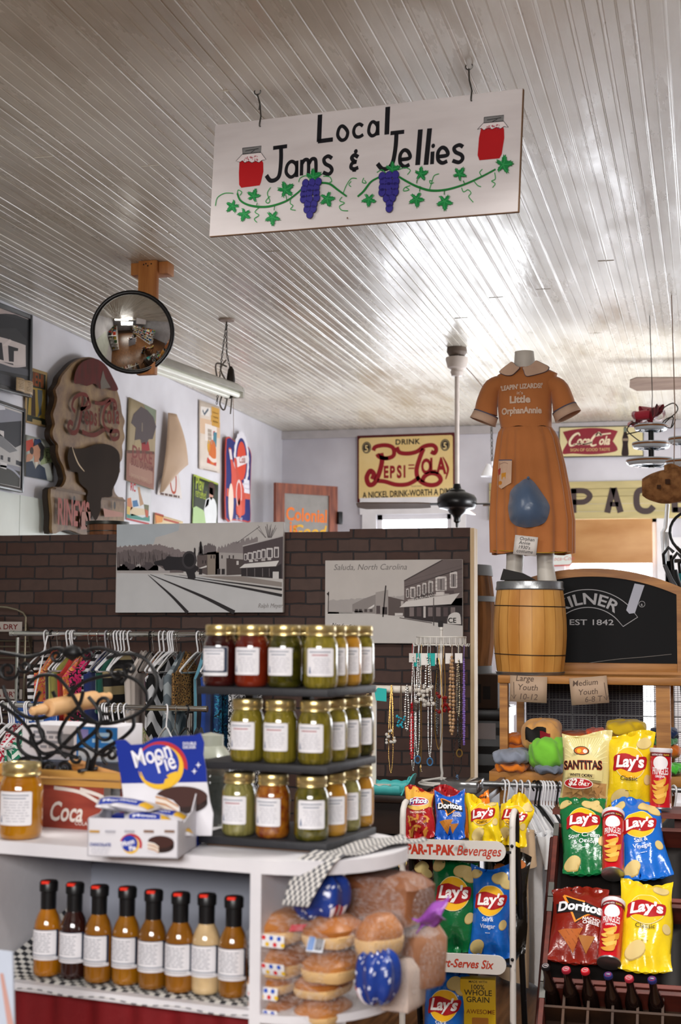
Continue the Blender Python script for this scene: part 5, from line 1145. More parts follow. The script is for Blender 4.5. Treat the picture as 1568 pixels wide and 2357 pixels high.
GL_ = [(262, zeb,.55, 'black and white striped top, leftmost garment on the tall rail',.36),(318, pinkor,.62, 'pink and orange patterned top near the left end of the tall rail',.38),(375, cloth('#16161c'),.9, 'plain black top left of the yellow-green dress',.40),(425, cloth('#b4b45c'),.98, 'long yellow-green dress on the tall rail',.40),(470, cloth('#b5261e'),.5, 'bright red top beside the yellow-green dress',.42),(520, pinkor,.95, 'long pink and orange patterned dress, middle of the tall rail',.40),(575, hot,.8, 'black and hot pink patterned top',.40),(625, zeb,.75, 'black and white striped top right of the pink dresses',.38),
       (690, cloth('#1f2f6a'),.62, 'navy blue top under the white hangers',.44),(735, cloth('#1f6a58'),.3, 'dark green top among the white hangers',.40),(820, tans,.75, 'black dress with tan stripes on the tall rail',.44),(955, cloth('#c9bfb8'),.95, 'long off-white cardigan on the tall rail',.40),(985, cloth('#a49a94'),.9, 'long beige-grey cardigan beside the off-white one',.38),(1060, leop,.95, 'purple leopard print dress on the tall rail',.36),(1120, che,.95, 'black and white zigzag dress on the tall rail',.46),(1230, cheg,.9, 'grey zigzag dress right of the black and white one',.42),(1275, leo,.28, 'brown leopard print collar top under wire hangers',.42),(1395, cloth('#5f9ab0'),.98, 'long light blue dress on the tall rail',.34),(1440, cloth('#15151a'),.98, 'black dress right of the light blue one',.40),(1475, cloth('#1c3f8c'),.9, 'royal blue dress behind the salsa jar',.38),(1540, aqua,.80, 'aqua and navy patterned scarf dress at the right end of the tall rail',.34),(1690, floral,.95, 'black and white floral dress, rightmost on the tall rail',.40)]
for i,(x, m, L, lb, w_) in enumerate(GL_):
    garment('hanging_garment', lb,(gx(x) + .06, YR, ZR - .0), rnd.uniform(-.1,.1), m, L, G, w_,.045, i + 3, cat='garment')
LOW = [(15, 'white'),(72, 'white'),(88, 'white'),(104, 'white'),(188, 'white'),(204, 'white'),(276, 'metal'),(722, 'white'),(746, 'white'),(766, 'white'),(784, 'white'),(822, 'white'),(866, 'white'),(908, 'white'),(1203, 'white'),(1266, 'metal'),(1350, 'black')]
cnt = {}
for x, c in LOW:
    p = at(x * hk,1630, YL); cnt[c] = cnt.get(c,0) + 1
    hanger((p.x, YL, ZL - .0125), q.uniform(-.1,.1) + (.55 if x > 1100 else 0), '%s %s hanger from the left on the lower rail' % (ORD[cnt[c] - 1], CW_[c]), 'hangers on the lower rail', c)
def lx(x): return at(x * hk,1640, YL).x
for i,(x, m, L, lb, w_) in enumerate([(20, redw,.6, 'red and white patterned top at the left end of the lower rail',.38),(80, redw,.62, 'red and white patterned top, second from the left on the lower rail',.38),(120, grw,.6, 'green and white zigzag top beside the red patterned ones',.36),(200, grw,.6, 'green and white zigzag top on the left of the lower rail',.40),(285, grw,.6, 'green and white zigzag top nearest the rolling pin',.40),(480, redw,.5, 'red patterned top under plain white hangers',.40),(745, cloth('#17171b'),.6, 'black top on the lower rail',.40),(860, tex_mat('print_tan_snake', 'blotch', '#a08470', '#6c5546',60, '#b89c88'),.6, 'tan snake print top on the lower rail',.44),(930, tex_mat('print_green_floral', 'blotch', '#8f9a5c', '#cdb8a4',30),.6, 'pale floral top right of the snake print one',.44),(1365, cloth('#16161a'),.5, 'black top at the right end of the lower rail',.40)]):
    garment('hanging_garment', lb,(lx(x) + .05, YL, ZL), rnd.uniform(-.1,.1), m, L, 'garments on the lower rail', w_,.045, i + 40, cat='garment')
# blue packets behind the rolling pin
p = at(75,1615,6.25)
o = thing('blue_package', 'blue plastic garment package hooked on the tall rail', 'package',(p.x,6.25, p.z - .28))
mb = MB(); mb.boxx((-.13,0,0),(.13,.03,.28), ch=.01); mb.build('package_body', foil('#1d4f9c'), o); a = Art(); a.scrib(-.1,.18,.08,.24,2, '#c9d4e4',.5,3); a.build('package_print', o, lambda u, v, hh: (u,-hh, v),.001)
mb = MB(); mb.tube([(0,.015,.28),(0,.015,.30),(.02,.1, ZR - p.z + .27),(.02,.30, ZR - p.z + .28),(.02,.32, ZR - p.z + .25)],.004,6); mb.build('package_hook', white_plastic, o)
# ---- wire bottle rack with small signs at the left edge
YC = 6.85
o_ = at(15,1400, YC); wr = thing('wire_bottle_rack', 'tall wire rack with red-lettered white signs at the left edge', 'rack',(o_.x, YC,0))
mb = MB(); x0, x1 = at(-85,1440, YC).x - o_.x, at(59,1440, YC).x - o_.x; zt = at(15,1396, YC).z; zs = at(50,1420, YC).z
mb.tube([(x0,0,0),(x0,0, zs)] + [((x0 + x1) / 2 - (x1 - x0) / 2 * cos(k * pi / 8),0, zs + (zt - zs) * sin(k * pi / 8)) for k in range(1,8)] + [(x1,0, zs),(x1,0,0)],.006,8); mb.build('wire_frame', mat('wire_brass', '#8d8472',.3, metal=.8), wr)
for i, y in enumerate((1441,1596)):
    px = [(-75, y - 17),(55, y - 9),(53, y + 13),(-75, y + 15)]
    c0, c1 = at(-75, y, YC), at(53, y, YC); zz = at(20, y + 13, YC).z; hh_ = at(20, y - 10, YC).z - zz
    mb = MB(); mb.boxx((c0.x - o_.x,-.012, zz),(c1.x - o_.x,-.006, zz + hh_), ch=.002); s_ = mb.build('name_plate', ink('#a9a09a'), wr)
    a = Art(.0004); a.text('CANADA DRY',(c0.x + c1.x) / 2 - o_.x, zz + hh_ * .25, hh_ * .72, '#6b1d1f', bold=.02, width=(c1.x - c0.x) * .86); a.build('plate_lettering', wr, lambda u, v, hh: (u,-.0125 - hh, v),.0004)
    mb = MB()
    for k in range(4): mb.tube([(x0,0, zz + hh_ + .01),(x0 + .02,.12, zz - .05 - k * .03),(x1 - .02,.12, zz - .05 - k * .03),(x1,0, zz + hh_ + .01)],.004,6)
    mb.build('wire_shelf', mat('wire_brass', '#8d8472',.3, metal=.8), wr)
# ------------------------------------------------------------------ white counter with a rounded end
CO = V((-.87,2.739,0)); CA = atan2(-.138,.99); CM = Matrix.Translation(CO) @ Matrix.Rotation(CA,4, 'Z')
def cw(x, y, z): return CM @ V((x, y, z))
ZT, ZS, ZB = 1.0,.705,.45
cpaint = mat('counter_white', '#dcdade',.4, col2='#cdcbd0', scale=5, bump=.05)
ctr = thing('shop_counter', 'white painted shop counter with open shelves and a rounded end', 'counter', CO, CA)
def dshape(x0, d, r): return [(x0,0),(0,0)] + [(r * sin(pi * k / 20), d / 2 - d / 2 * cos(pi * k / 20)) for k in range(1,20)] + [(0, d),(x0, d)]
mb = MB(); mb.prism(dshape(-1.0,.46,.215), ZT - .027, ZT); mb.build('countertop', cpaint, ctr, ang=30)
for z, t in ((ZS,.016),(ZB,.016)):
    mb = MB(); mb.boxx((-.665,.004, z - t),(-.02,.44, z)); mb.build('shelf', cpaint, ctr, smooth=False)
    mb = MB(); mb.prism(dshape(-.0,.45,.205 if z == ZS else .27), z - t - .004, z - .004); mb.build('rounded_shelf', cpaint, ctr, ang=30)
for x in (-.692,-.022, ):
    mb = MB(); mb.boxx((x,0,0),(x + .024,.45, ZT - .027)); mb.build('upright', cpaint, ctr, smooth=False)
mb = MB(); mb.boxx((-1.0,.44,0),(.0,.452, ZT - .03)); mb.build('back_panel', mat('counter_grey', '#a6aab7',.5, scale=4), ctr, smooth=False)
mb = MB(); mb.boxx((-1.0,.42,0),(-.985,.44, ZT - .03)); mb.build('upright', cpaint, ctr, smooth=False)
mb = MB(); mb.sheet(lambda u, v: (-.66 + .63 * u,.06 + .012 * sin(u * 40), ZB + .01 + (ZS - ZB - .03) * v),60,2); cur = mb.build('red_curtain', mat('cloth_dark_red', '#7a0f16',.8, bump=.2), None); cur.matrix_world = CM; tag(cur, 'dark red cloth hanging in the lower opening of the white counter', 'cloth')
# white card leaning at the left edge of the frame
cd = thing('white_card', 'blurred pale blue-white card standing at the bottom left edge', 'card',(0,0,0))
p = [at(-60,2180,2.45), at(28,2192,2.45), at(32,2357,2.45), at(45,2600,2.45), at(-60,2600,2.45)]
cd.location = V((p[0].x,2.45,0)); mb = MB(); mb.prism([(v.x - p[0].x, v.z) for v in p[::-1]],0,.006, lambda u, v, h: (u, h, v)); mb.build('card_sheet', paper('#c3ccdc'), cd)
mb = MB(); mb.boxx((-.02,-.03,0),(.06,.05, min(v.z for v in p) + .01)); mb.build('card_stand', cpaint, cd); a = Art(); s_ = [at(0,2240,2.45), at(8,2240,2.45), at(38,2390,2.45), at(22,2390,2.45)]; a.poly([(v.x - p[0].x, v.z) for v in s_], '#c79a90'); a.build('card_print', cd, flat,.001)
# gingham cloths
def gingham(name, c1, c2, sc):
    m = bpy.data.materials.new(name); m.use_nodes = True; nt = m.node_tree; N = nt.nodes; b = N['Principled BSDF']; b.inputs['Roughness'].default_value = .85
    tc = N.new('ShaderNodeTexCoord'); ck = N.new('ShaderNodeTexChecker'); ck.inputs['Scale'].default_value = sc; ck.inputs[1].default_value = hexc(c1); ck.inputs[2].default_value = hexc(c2)
    nt.links.new(tc.outputs['UV'], ck.inputs[0]); nt.links.new(ck.outputs[0], b.inputs['Base Color']); return m
def uvgrid(o, nu, nv, su, sv):
    uv = o.data.uv_layers.new(name='UVMap')
    for p_ in o.data.polygons:
        for li, vi in zip(p_.loop_indices, p_.vertices): uv.data[li].uv = ((vi % (nu + 1)) / nu * su,(vi // (nu + 1)) / nv * sv)
gm = gingham('gingham_black', '#26272c', '#c9c7c2',1)
gm.use_nodes
def shelfcloth(u, v):
    x = -.66 + .635 * u; y = .012 + .33 * v; z = ZS + .002 + .002 * sin(u * 30) * (1 - v)
    if v < .06: y = .001; z = ZS - .012 * (1 - v / .06) - .003 * sin(u * 23)
    return (x, y, z + (.20 * max(0,(.12 - u)) * v * 4 if u < .12 else 0))
mb = MB(); mb.sheet(shelfcloth,60,16); c_ = mb.build('gingham_cloth', gm, None); c_.matrix_world = CM; uvgrid(c_,60,16,50,24); tag(c_, 'black and white gingham cloth under the row of sauce bottles', 'cloth')
gg = gingham('gingham_grey', '#55555a', '#c2beba',1)
def corner_cloth(u, v):                                     # lies on the rounded end and drops over its edge
    c = V((.03,.10)); d = V((.20,.22)); w_ = V((-.075,.085)) * (1 - .15 * v)
    q = V((.10,.02)) + V((.10,.33)) * u + V((-.075,.03)) * (v - .5) * 2
    z = ZT + .004 + .003 * sin(u * 14 + v * 9)
    return (q.x, q.y, z)
def drape(u, v):
    s = v; x = .085 + .10 * s + (u - .5) * .085; y = .015 + .36 * s + (u - .5) * -.03; z = ZT + .006 + .006 * sin(u * 9) * s + .004 * sin(12 * s)
    if s < .22: t = (.22 - s) / .22; r_ = .215; y = -.02 + .07 * (1 - t) ; x = .085 + .02 * (1 - t) + (u - .5) * .085 * (1 - .35 * t); z = ZT + .006 - .085 * t ** 1.2; y += .045 * (u > 2)
    return (x, y, z)
mb = MB(); mb.sheet(drape,16,40); c_ = mb.build('gingham_cloth', gg, None, solid=.002); c_.matrix_world = CM; uvgrid(c_,16,40,11,52); tag(c_, 'grey gingham cloth draped over the rounded counter end beside the jar stand', 'cloth')

# ------------------------------------------------------------------ sauce bottles
navy = '#2b3548'; lab = mat('label_white', '#dedce0',.45)
def bottle(name, label, loc, rot, sauce, group):
    o = thing(name, label, 'bottle', loc, rot, group)
    m = mat('sauce_' + sauce[1:], sauce,.12, coat=1, var=.12, scale=25)
    mb = MB(); mb.lathe([(0,.001),(.024,0),(.0275,.004),(.028,.012),(.028,.098),(.0265,.112),(.022,.126),(.017,.136),(.0145,.143),(.0145,.15)],32); mb.build('glass_body', m, o, ang=60)
    mb = MB(); mb.lathe([(.0155,.136),(.0158,.176),(.0185,.178),(.0188,.196),(.0165,.200),(0,.200)],28); mb.build('cap', black_plastic, o, ang=50)
    mb = MB(); mb.boxx((-.0085,-.0192,.1945),(.0085,-.008,.2012), ch=.002); mb.build('red_sticker', ink('#e8321f',.5), o)
    a = Art(.0004); a.rect(-.036,.040,.036,.100, navy,.003); a.up(); a.rect(-.036,.040,.030,.0985, '#dedce0',.003); a.rect(-.036,.036,.036,.0425, '#d8d6da'); a.up(); a.rect(-.036,.045,.030,.0475, '#8a8f9a'); a.scrib(-.026,.052,.022,.094,9, '#9a9ca4',.4,4)
    a.build('paper_label', o, lambda u, v, h: ((.028 + h) * sin(u / .028),-(.028 + h) * cos(u / .028), v),.0006,(.006, None), True)
    return o
AMB = '#8f5a12'
bl = [(91,2249, '#a2640f', 'amber sauce bottle, first from the left on the gingham shelf'),(152,2256, '#2a110e', 'dark brown sauce bottle, second from the left'),(209,2264, AMB, 'amber sauce bottle between the dark brown one and the fourth'),(274,2269, '#96600f', 'amber sauce bottle, fourth from the left'),(335,2279, '#80500f', 'amber sauce bottle, fifth from the left'),(398,2287, '#8c5711', 'amber sauce bottle just left of the cream one'),(459,2291, '#cdb083', 'cream-coloured sauce bottle, second from the right'),(522,2299, '#84520f', 'amber sauce bottle at the right end beside the divider')]
for i,(x, y, c_, lb) in enumerate(bl):
    p = atZ(x, y, ZS + .004); p = p + (CM.to_3x3() @ V((0,.028,0)))
    o = bottle('sauce_bottle', lb, p, CA + .12 + rnd.uniform(-.1,.1), c_, 'row of sauce bottles'); s = .94 + .0 * i; o.scale = (1.08,1.08,1.0)

# ------------------------------------------------------------------ three-tier jar stand
SF = atZ(748,1968, ZT); SF = V((SF.x, SF.y, ZT)); SA = R(-8); SM = Matrix.Translation(SF) @ Matrix.Rotation(SA,4, 'Z')
stn = thing('tiered_jar_stand', 'black three-tier wooden stand holding jars on the counter', 'stand', SF, SA)
slate = mat('stand_black', '#242428',.55, scale=8, bump=.1)
TZ = [.022,.178,.335]
for i, z in enumerate(TZ):
    mb = MB(); mb.boxx((-.30,0, z - .016),(.004,.28, z), ch=.002); mb.build('tier_board', slate, stn)
mb = MB(); mb.boxx((-.28,.02,0),(-.02,.26,.008)); mb.build('base_frame', mat('stand_edge', '#7a5a40',.6), stn)
for x in (-.27,-.13):
    mb = MB(); mb.boxx((x,.17,0),(x + .02,.19, TZ[2] - .01)); mb.build('post', slate, stn)
gold = mat('lid_gold', '#d3c190',.28, metal=.85, col2='#bfa86c', scale=20)
def jar(name, label, loc, rot, base, pattern, group, R_=.0365, Hh=.133, border=False, lr=0.0):
    o = thing(name, label, 'jar', loc, rot, group); k = R_ / .0365; kz = Hh / .133
    c1, c2 = base
    dk = lambda h: '#' + ''.join('%02x' % int(int(h[i:i + 2],16) * .84) for i in (1,3,5))
    c1, c2 = dk(c1), dk(c2)
    m = mat('preserve_%s_%s' % (c1[1:], pattern), c1,.1, coat=1, col2=c2, scale={'beans': 26, 'chunks': 60, 'smooth': 12, 'slices': 38}[pattern], stretch={'beans': (6,6,.5), 'slices': (1,1,2.2)}.get(pattern))
    mb = MB(); mb.lathe([(r * k, z * kz) for r, z in ((0,.002),(.030,0),(.0345,.004),(.0365,.012),(.0365,.082),(.0355,.092),(.0325,.101),(.0295,.107),(.0290,.113))],36); mb.build('glass_body', m, o, ang=60)
    mb = MB(); mb.lathe([(r * k, z * kz) for r, z in ((.0290,.108),(.0325,.110),(.0325,.114),(.0308,.1155),(.0325,.118),(.0325,.128),(.0312,.1315),(.026,.132),(.025,.1305),(0,.1305))],36); mb.build('lid', gold, o, ang=50)
    rr = .0365 * k; a = Art(.0004); x0, x1, z0, z1 = -.030 * k,.030 * k,.026 * kz,.084 * kz
    if border: a.rect(x0 - .001, z0 - .003, x1 + .002, z1 + .001, '#d9d9dc',.003); a.up(); a.rect(x0, z0 + .004, x1 + .001, z1, navy,.002); a.up(); a.rect(x0, z0 + .008, x1 - .006, z1 - .003, '#dedce0',.003)
    else: a.rect(x0, z0, x1, z1, '#dedce0',.004)
    a.up(); a.rect(x0 + .006, z1 - .009, x1 - .008, z1 - .0065, '#8f95a2'); a.rect(x0 + .012, z1 - .0155, x1 - .014, z1 - .013, '#a86a70' if pattern == 'beans' else '#8f95a2'); a.scrib(x0 + .012, z0 + .006, x1 - .006, z1 - .019,8, '#b3b2ba',.35, int(loc[0] * 999) % 97)
    a.poly([(x0 + .005, z0 + .006),(x0 + .0095, z0 + .006),(x0 + .0078, z0 + .02),(x0 + .0066, z0 + .02)], '#34507c')
    a.build('paper_label', o, lambda u, v, h: ((rr + h) * sin(u / rr + lr),-(rr + h) * cos(u / rr + lr), v),.0006,(.007, None), True)
    return o
def sp(px, back):                                           # stand-local x of a jar seen at this pixel column, this far back
    nb = SM.to_3x3() @ V((0,1,0)); p = atP(px,1800, SM @ V((0, back,0)), nb); return (SM.inverted() @ p).x
olive, oliv2, gpick, yel, pea, pale, rel, dsal, sal, grel = ('#8a7a24', '#5c5414'),('#9a8a30', '#6f6418'),('#4f4a10', '#2c2c08'),('#b8922c', '#8c7420'),('#d39a34', '#b47c20'),('#a39a5a', '#77723a'),('#b5701c', '#7d2f16'),('#471410', '#2b0b09'),('#8a2c14', '#5f180d'),('#6f661c', '#3f4010')
ROW = [(0,.045,[(551, pale, 'beans'),(629, rel, 'chunks'),(718, grel, 'chunks')]),(1,.045,[(568, oliv2, 'beans'),(644, oliv2, 'beans'),(725, olive, 'beans')]),(2,.045,[(503, dsal, 'smooth'),(577, sal, 'smooth'),(653, gpick, 'slices'),(736, oliv2, 'beans')])]
TN = ['bottom', 'middle', 'top']; CT = {'beans': 'pickled beans', 'chunks': 'chopped relish', 'smooth': 'sauce', 'slices': 'green pickles'}
for t, bk, L in ROW:
    for i,(x, c_, pt) in enumerate(L):
        desc = {dsal: 'dark red preserve, navy-bordered label', sal: 'red-orange salsa', gpick: 'dark green pickles', pale: 'pale green pickles', rel: 'orange and red relish', grel: 'green relish', oliv2: 'yellow-green pickled beans', olive: 'upright olive pickled beans'}[c_]
        jar('preserve_jar', 'jar of %s, %s along the front of the %s tier' % (desc, ORD[i], TN[t]), SM @ V((sp(x, bk), bk, TZ[t])), SA + .05,(c_), pt, 'jars on the black stand', border=(c_ is dsal), lr=.35 if i == len(L) - 1 and t != 1 else 0)
for t, L in ((0,[pea, pale, pea]),(1,[oliv2, olive, gpick]),(2,[yel, pea, olive])):
    for i, c_ in enumerate(L):
        jar('preserve_jar', 'jar of %s preserve, %s behind the corner of the %s tier' % ({pea: 'golden peach', pale: 'pale green', oliv2: 'yellow-green', olive: 'olive', gpick: 'dark green', yel: 'yellow'}[c_], ORD[i], TN[t]), SM @ V((-.040,.045 + .0785 * (i + 1), TZ[t])), SA + .55, c_, 'smooth' if c_ is pea else 'chunks', 'jars on the black stand', R_=.0355)
for i, x in enumerate((530,604,679)):
    jar('preserve_jar', 'jar with only its gold lid showing, %s in the second row of the top tier' % ORD[i], SM @ V((sp(x,.135),.135, TZ[2])), SA, gpick, 'slices', 'jars on the black stand', R_=.0355)
p = atZ(24,1935, ZT); jar('preserve_jar', 'large jar of peaches cut by the left edge of the photo',(p.x, p.y + .045, ZT),.15,('#c8860f', '#a8660a'), 'smooth', None,.0475,.165)
p = cw(.155,.30, ZB); b_ = jar('preserve_jar', 'gold-lidded jar with an orange sticker on the lowest rounded shelf', at(945,2350,3.03) * 1,.2, pea, 'smooth', 'jars on the lowest shelf',.036,.15); b_.location = (at(945,2350,3.03).x,3.03, ZB - .004)
mb = MB(); mb.boxx((-.010,-.012,.1475),(.008,.0,.1492)); mb.build('orange_sticker', ink('#ef5a3c'), b_)
for i, x in enumerate((800,868)): jar('preserve_jar', 'yellow jar on the lowest rounded shelf, %s the stickered one' % ('two left of' if i == 0 else 'just left of'),(at(x,2350,2.99 - .02 * i).x,2.99 - .02 * i, ZB - .004),0, pea, 'smooth', 'jars on the lowest shelf',.034,.145)

# ------------------------------------------------------------------ snack-pie carton
px = unc(0,1660,3.015,[(598,676),(1235,692),(1235,955),(605,937)])
f0, f1 = atZ(*px[3], ZT), atZ(*px[2], ZT); w = (f1 - f0).length; ang = atan2(f1.y - f0.y, f1.x - f0.x)
bx = thing('snack_pie_carton', 'open white carton of snack pies with a tall blue header card', 'carton',(f0 + f1) / 2, ang)
kk = (CAMR.transposed() @ (f0 - EYE)).z / FPX; hf = 262 / 3.015 * kk; D = .155
cw_ = mat('carton_white', '#d8d6dc',.45, scale=6); cblue = mat('carton_blue', '#0f2a8e',.6, scale=6, spec=.15)
mb = MB(); t = .0025
mb.boxx((-w / 2,0,0),(w / 2, t, hf)); mb.prism([(0,0),(D,0),(D, hf * 1.5),(D * .75, hf * 1.05),(D * .3, hf * .86),(0, hf)], w / 2 - t, w / 2, lambda u, v, h: (h, u, v)); mb.prism([(0,0),(D,0),(D, hf * 1.3),(D * .5, hf * 1.0),(0, hf)],-w / 2,-w / 2 + t, lambda u, v, h: (h, u, v)); mb.boxx((-w / 2,0,0),(w / 2, D, t)); mb.build('tray', cw_, bx, smooth=False)
Kf = Crop(homography(px, w, hf),0,1660,3.015); a = Art(.0004)
def pie_logo(a, K, cx, cy, s):
    """round blue badge, red banner, yellow crescent and two-line lettering; s in crop pixels"""
    a.stroke(smooth_line([K(cx + s * 1.18 * cos(t), cy - s * 1.12 * sin(t)) for t in [R(d) for d in range(-20,165,12)]],2), s * .30 * kk / 3.015, '#b3222c',0); a.up()
    a.ell(*K(cx, cy), s * 1.0 * kk / 3.015, s * 1.02 * kk / 3.015, '#e3b428',30); a.up()
    a.ell(*K(cx - s * .14, cy - s * .16), s * .95 * kk / 3.015, s * .93 * kk / 3.015, '#16339a',30); a.up()
    for t_, dx, dy, z in (('Moon',-.22,.0,.82),('Pie',.30,.62,.82)): a.text(t_, *K(cx + dx * s, cy + dy * s), z * s * kk / 3.015, '#e6e4ea', bold=.035, sx=.78, rot=.28)
def pie_shape(a, K, cx, cy, rx, ry):
    f = kk / 3.015
    a.ell(*K(cx, cy + ry * .75), rx * f, ry * f, '#25110d',30); a.rect(*K(cx - rx, cy + ry * .75), *K(cx + rx, cy), '#25110d'); a.up(); a.ell(*K(cx, cy), rx * f, ry * f, '#3c1c15',30); a.up()
    a.poly(K.L([(cx - rx * 1.02, cy - ry * .1),(cx - rx * .45, cy + ry * .2),(cx - rx * .15, cy + ry * .7),(cx - rx * .15, cy + ry * 1.9),(cx - rx * 1.02, cy + ry * 1.3)]), '#d8d6dc'); a.up()
    for k_ in range(4): a.poly(K.L([(cx - rx * .98, cy + ry * (.05 + .3 * k_)),(cx - rx * .5, cy + ry * (.25 + .3 * k_)),(cx - rx * .12, cy + ry * (.72 + .3 * k_)),(cx - rx * .12, cy + ry * (.9 + .3 * k_)),(cx - rx * .5, cy + ry * (.48 + .3 * k_)),(cx - rx * .98, cy + ry * (.22 + .3 * k_))]), '#b98a60' if k_ % 2 else '#dccab0')
pie_logo(a, Kf,905,860,60); pie_shape(a, Kf,1115,840,92,42)
for x, c_ in ((650, '#b5893c'),(760, '#a9a7b0'),(895, '#a9a7b0'),(1030, '#7a5b48'),(1175, '#7a5b48')): a.rect(*Kf(x - 35,775), *Kf(x + 35,760), c_)
a.text('CHOCOLATE', *Kf(695,868),.009, '#2a3f8c', bold=.03, width=.044); a.scrib(*Kf(630,920), *Kf(760,880),3, '#b4b3bd',.3,3)
a.build('front_print', bx, flat,.0005)
# header card, leaning back a little behind the tray
hp = unc(0,1660,3.015,[(792,118),(1392,108),(1470,800),(850,800)])
hy = D - .004
q0 = CM  # noqa
nb = Matrix.Rotation(ang,3, 'Z') @ V((0,1,0)); oh = V(bx.location) + nb * hy
pts = [atP(x, y, oh, nb) for x, y in hp]; iv = (Matrix.Translation(bx.location) @ Matrix.Rotation(ang,4, 'Z')).inverted(); loc = [iv @ p_ for p_ in pts]
Hh = homography(hp,1,1)
def hmap(u, v, h):                                           # bilinear on the measured card
    u += .5; a_ = loc[3].lerp(loc[2], u); b_ = loc[0].lerp(loc[1], u); p_ = a_.lerp(b_, v); return (p_.x, p_.y - h + .012 * v, p_.z)
K = Crop(Hh,0,1660,3.015)
mb = MB(); tp = [(790,135),(860,130),(900,165),(985,160),(1060,120),(1200,108),(1340,100),(1385,85),(1410,150),(1405,230),(1425,330),(1432,420),(1455,560),(1478,640),(1470,795),(868,795),(855,560),(838,430),(815,300)]
mb.prism(K.L(tp),0,-.003, hmap); mb.build('header_card', cw_, bx, smooth=False)
a = Art(.0006); a.poly(K.L(tp[:12] + [(838,430),(815,300)]), cblue); a.up(); a.poly(K.L([(1320,812),(1455,560),(1478,640),(1470,795)]), cblue) if 0 else None
f = 1 / (w * 1.02); sv = None
def KE(cx, cy, rx, ry, m, n=30): a.poly([K(cx + rx * cos(2 * pi * i / n), cy + ry * sin(2 * pi * i / n)) for i in range(n)], m)
a.poly(K.L([(1000 + 175 * 0 + 110 + 185 * cos(R(d)),320 - 178 * sin(R(d))) for d in range(-5,155,8)] + [(1110 + 152 * cos(R(d)),320 - 146 * sin(R(d))) for d in range(152,-8,-8)]), '#b3222c'); a.up()
KE(1110,320,158,152, '#e3b428'); a.up(); KE(1092,298,145,136, '#16339a'); a.up(); a.poly(K.L([(1130,440),(1140,400),(1165,390),(1150,375),(1175,360),(1220,345),(1240,380),(1190,450)]), '#e3b428'); a.stroke(K.L([(970,350),(1010,420),(1080,460),(1170,455)]),.012, '#e3b428',5); a.up()
for t_, x, y, z in (('Moon',935,320,.26),('Pie',1095,358,.26)): a.text(t_, *K(x, y), z * .95, '#e6e4ea', 'L', bold=.015, sx=.80, rot=.24)
a.text('DOUBLE', *K(1310,165),.04, '#d5d6e4', bold=.03); a.text('DECKER', *K(1310,182),.04, '#d5d6e4', bold=.03) if 0 else None; a.text('DECKER', *K(1310,190),.04, '#d5d6e4', bold=.03)
for x, y in ((1372,302),(1345,345)): a.poly(K.L([(x, y - 22),(x + 5, y - 5),(x + 20, y),(x + 5, y + 5),(x, y + 22),(x - 5, y + 5),(x - 20, y),(x - 5, y - 5)]), '#dfe0ea')
KE(1260,560,178,78, '#25110d'); a.poly(K.L([(1085,500),(1435,520),(1438,570),(1085,560)]), '#25110d'); a.up(); KE(1260,520,178,72, '#3c1c15'); a.up()
a.poly(K.L([(1070,500),(1130,520),(1200,545),(1245,590),(1250,640),(1070,640)]), '#d8d6dc'); a.up()
for k_ in range(5): a.poly(K.L([(1078,512 + k_ * 20),(1150,528 + k_ * 20),(1235,580 + k_ * 20),(1242,598 + k_ * 16),(1150,545 + k_ * 20),(1080,528 + k_ * 20)]), '#b98a60' if k_ % 2 == 0 else '#dfd2c0')
a.build('header_print', bx, hmap,.0006)
mb = MB(); mb.boxx((-w / 2, D,0),(w / 2, D + .05, hf * .8)); mb.build('carton_back', cblue, bx, smooth=False)
for i,(x, y, r_) in enumerate([(-.045,.04,0),(.02,.05,.3),(-.02,.085,-.2),(.055,.075,.5),(.04,.11,0),(-.06,.11,.2)]):
    o = thing('wrapped_snack_pie', 'wrapped snack pie lying in the open carton, %s from the front' % ORD[i], 'snack', bx.matrix_basis @ V((0,0,0)) if 0 else V(bx.location) + Matrix.Rotation(ang,3, 'Z') @ V((x, y,.012 + .022 * (i % 3) + hf * .45)),(.15 * (i % 2),.1, ang + r_), 'snack pies in the carton')
    mb = MB(); mb.sheet(lambda u, v: ((u - .5) * .095,(v - .5) * .07,.012 * (1 - (2 * u - 1) ** 4) * (1 - (2 * v - 1) ** 4) ** .6),12,10); mb.sheet(lambda u, v: ((u - .5) * .095,(v - .5) * .07,-.010 * (1 - (2 * u - 1) ** 4) * (1 - (2 * v - 1) ** 4) ** .6),12,10); mb.build('wrapper', foil('#c9c6cc'), o)
    a = Art(.0005); wf = lambda u, v, h: (u, v,.012 * (1 - (2 * u / .095) ** 4) * max(0,1 - (2 * v / .07) ** 4) ** .6 + h); a.rect(-.042,-.03,.02,.005, '#16339a'); a.rect(.022,-.03,.044,.0, '#d8a828'); a.up(); a.text('Moon',-.012,-.022,.02, '#dfe0ea', bold=.03); a.build('wrapper_print', o, wf,.001,(.008,.008))

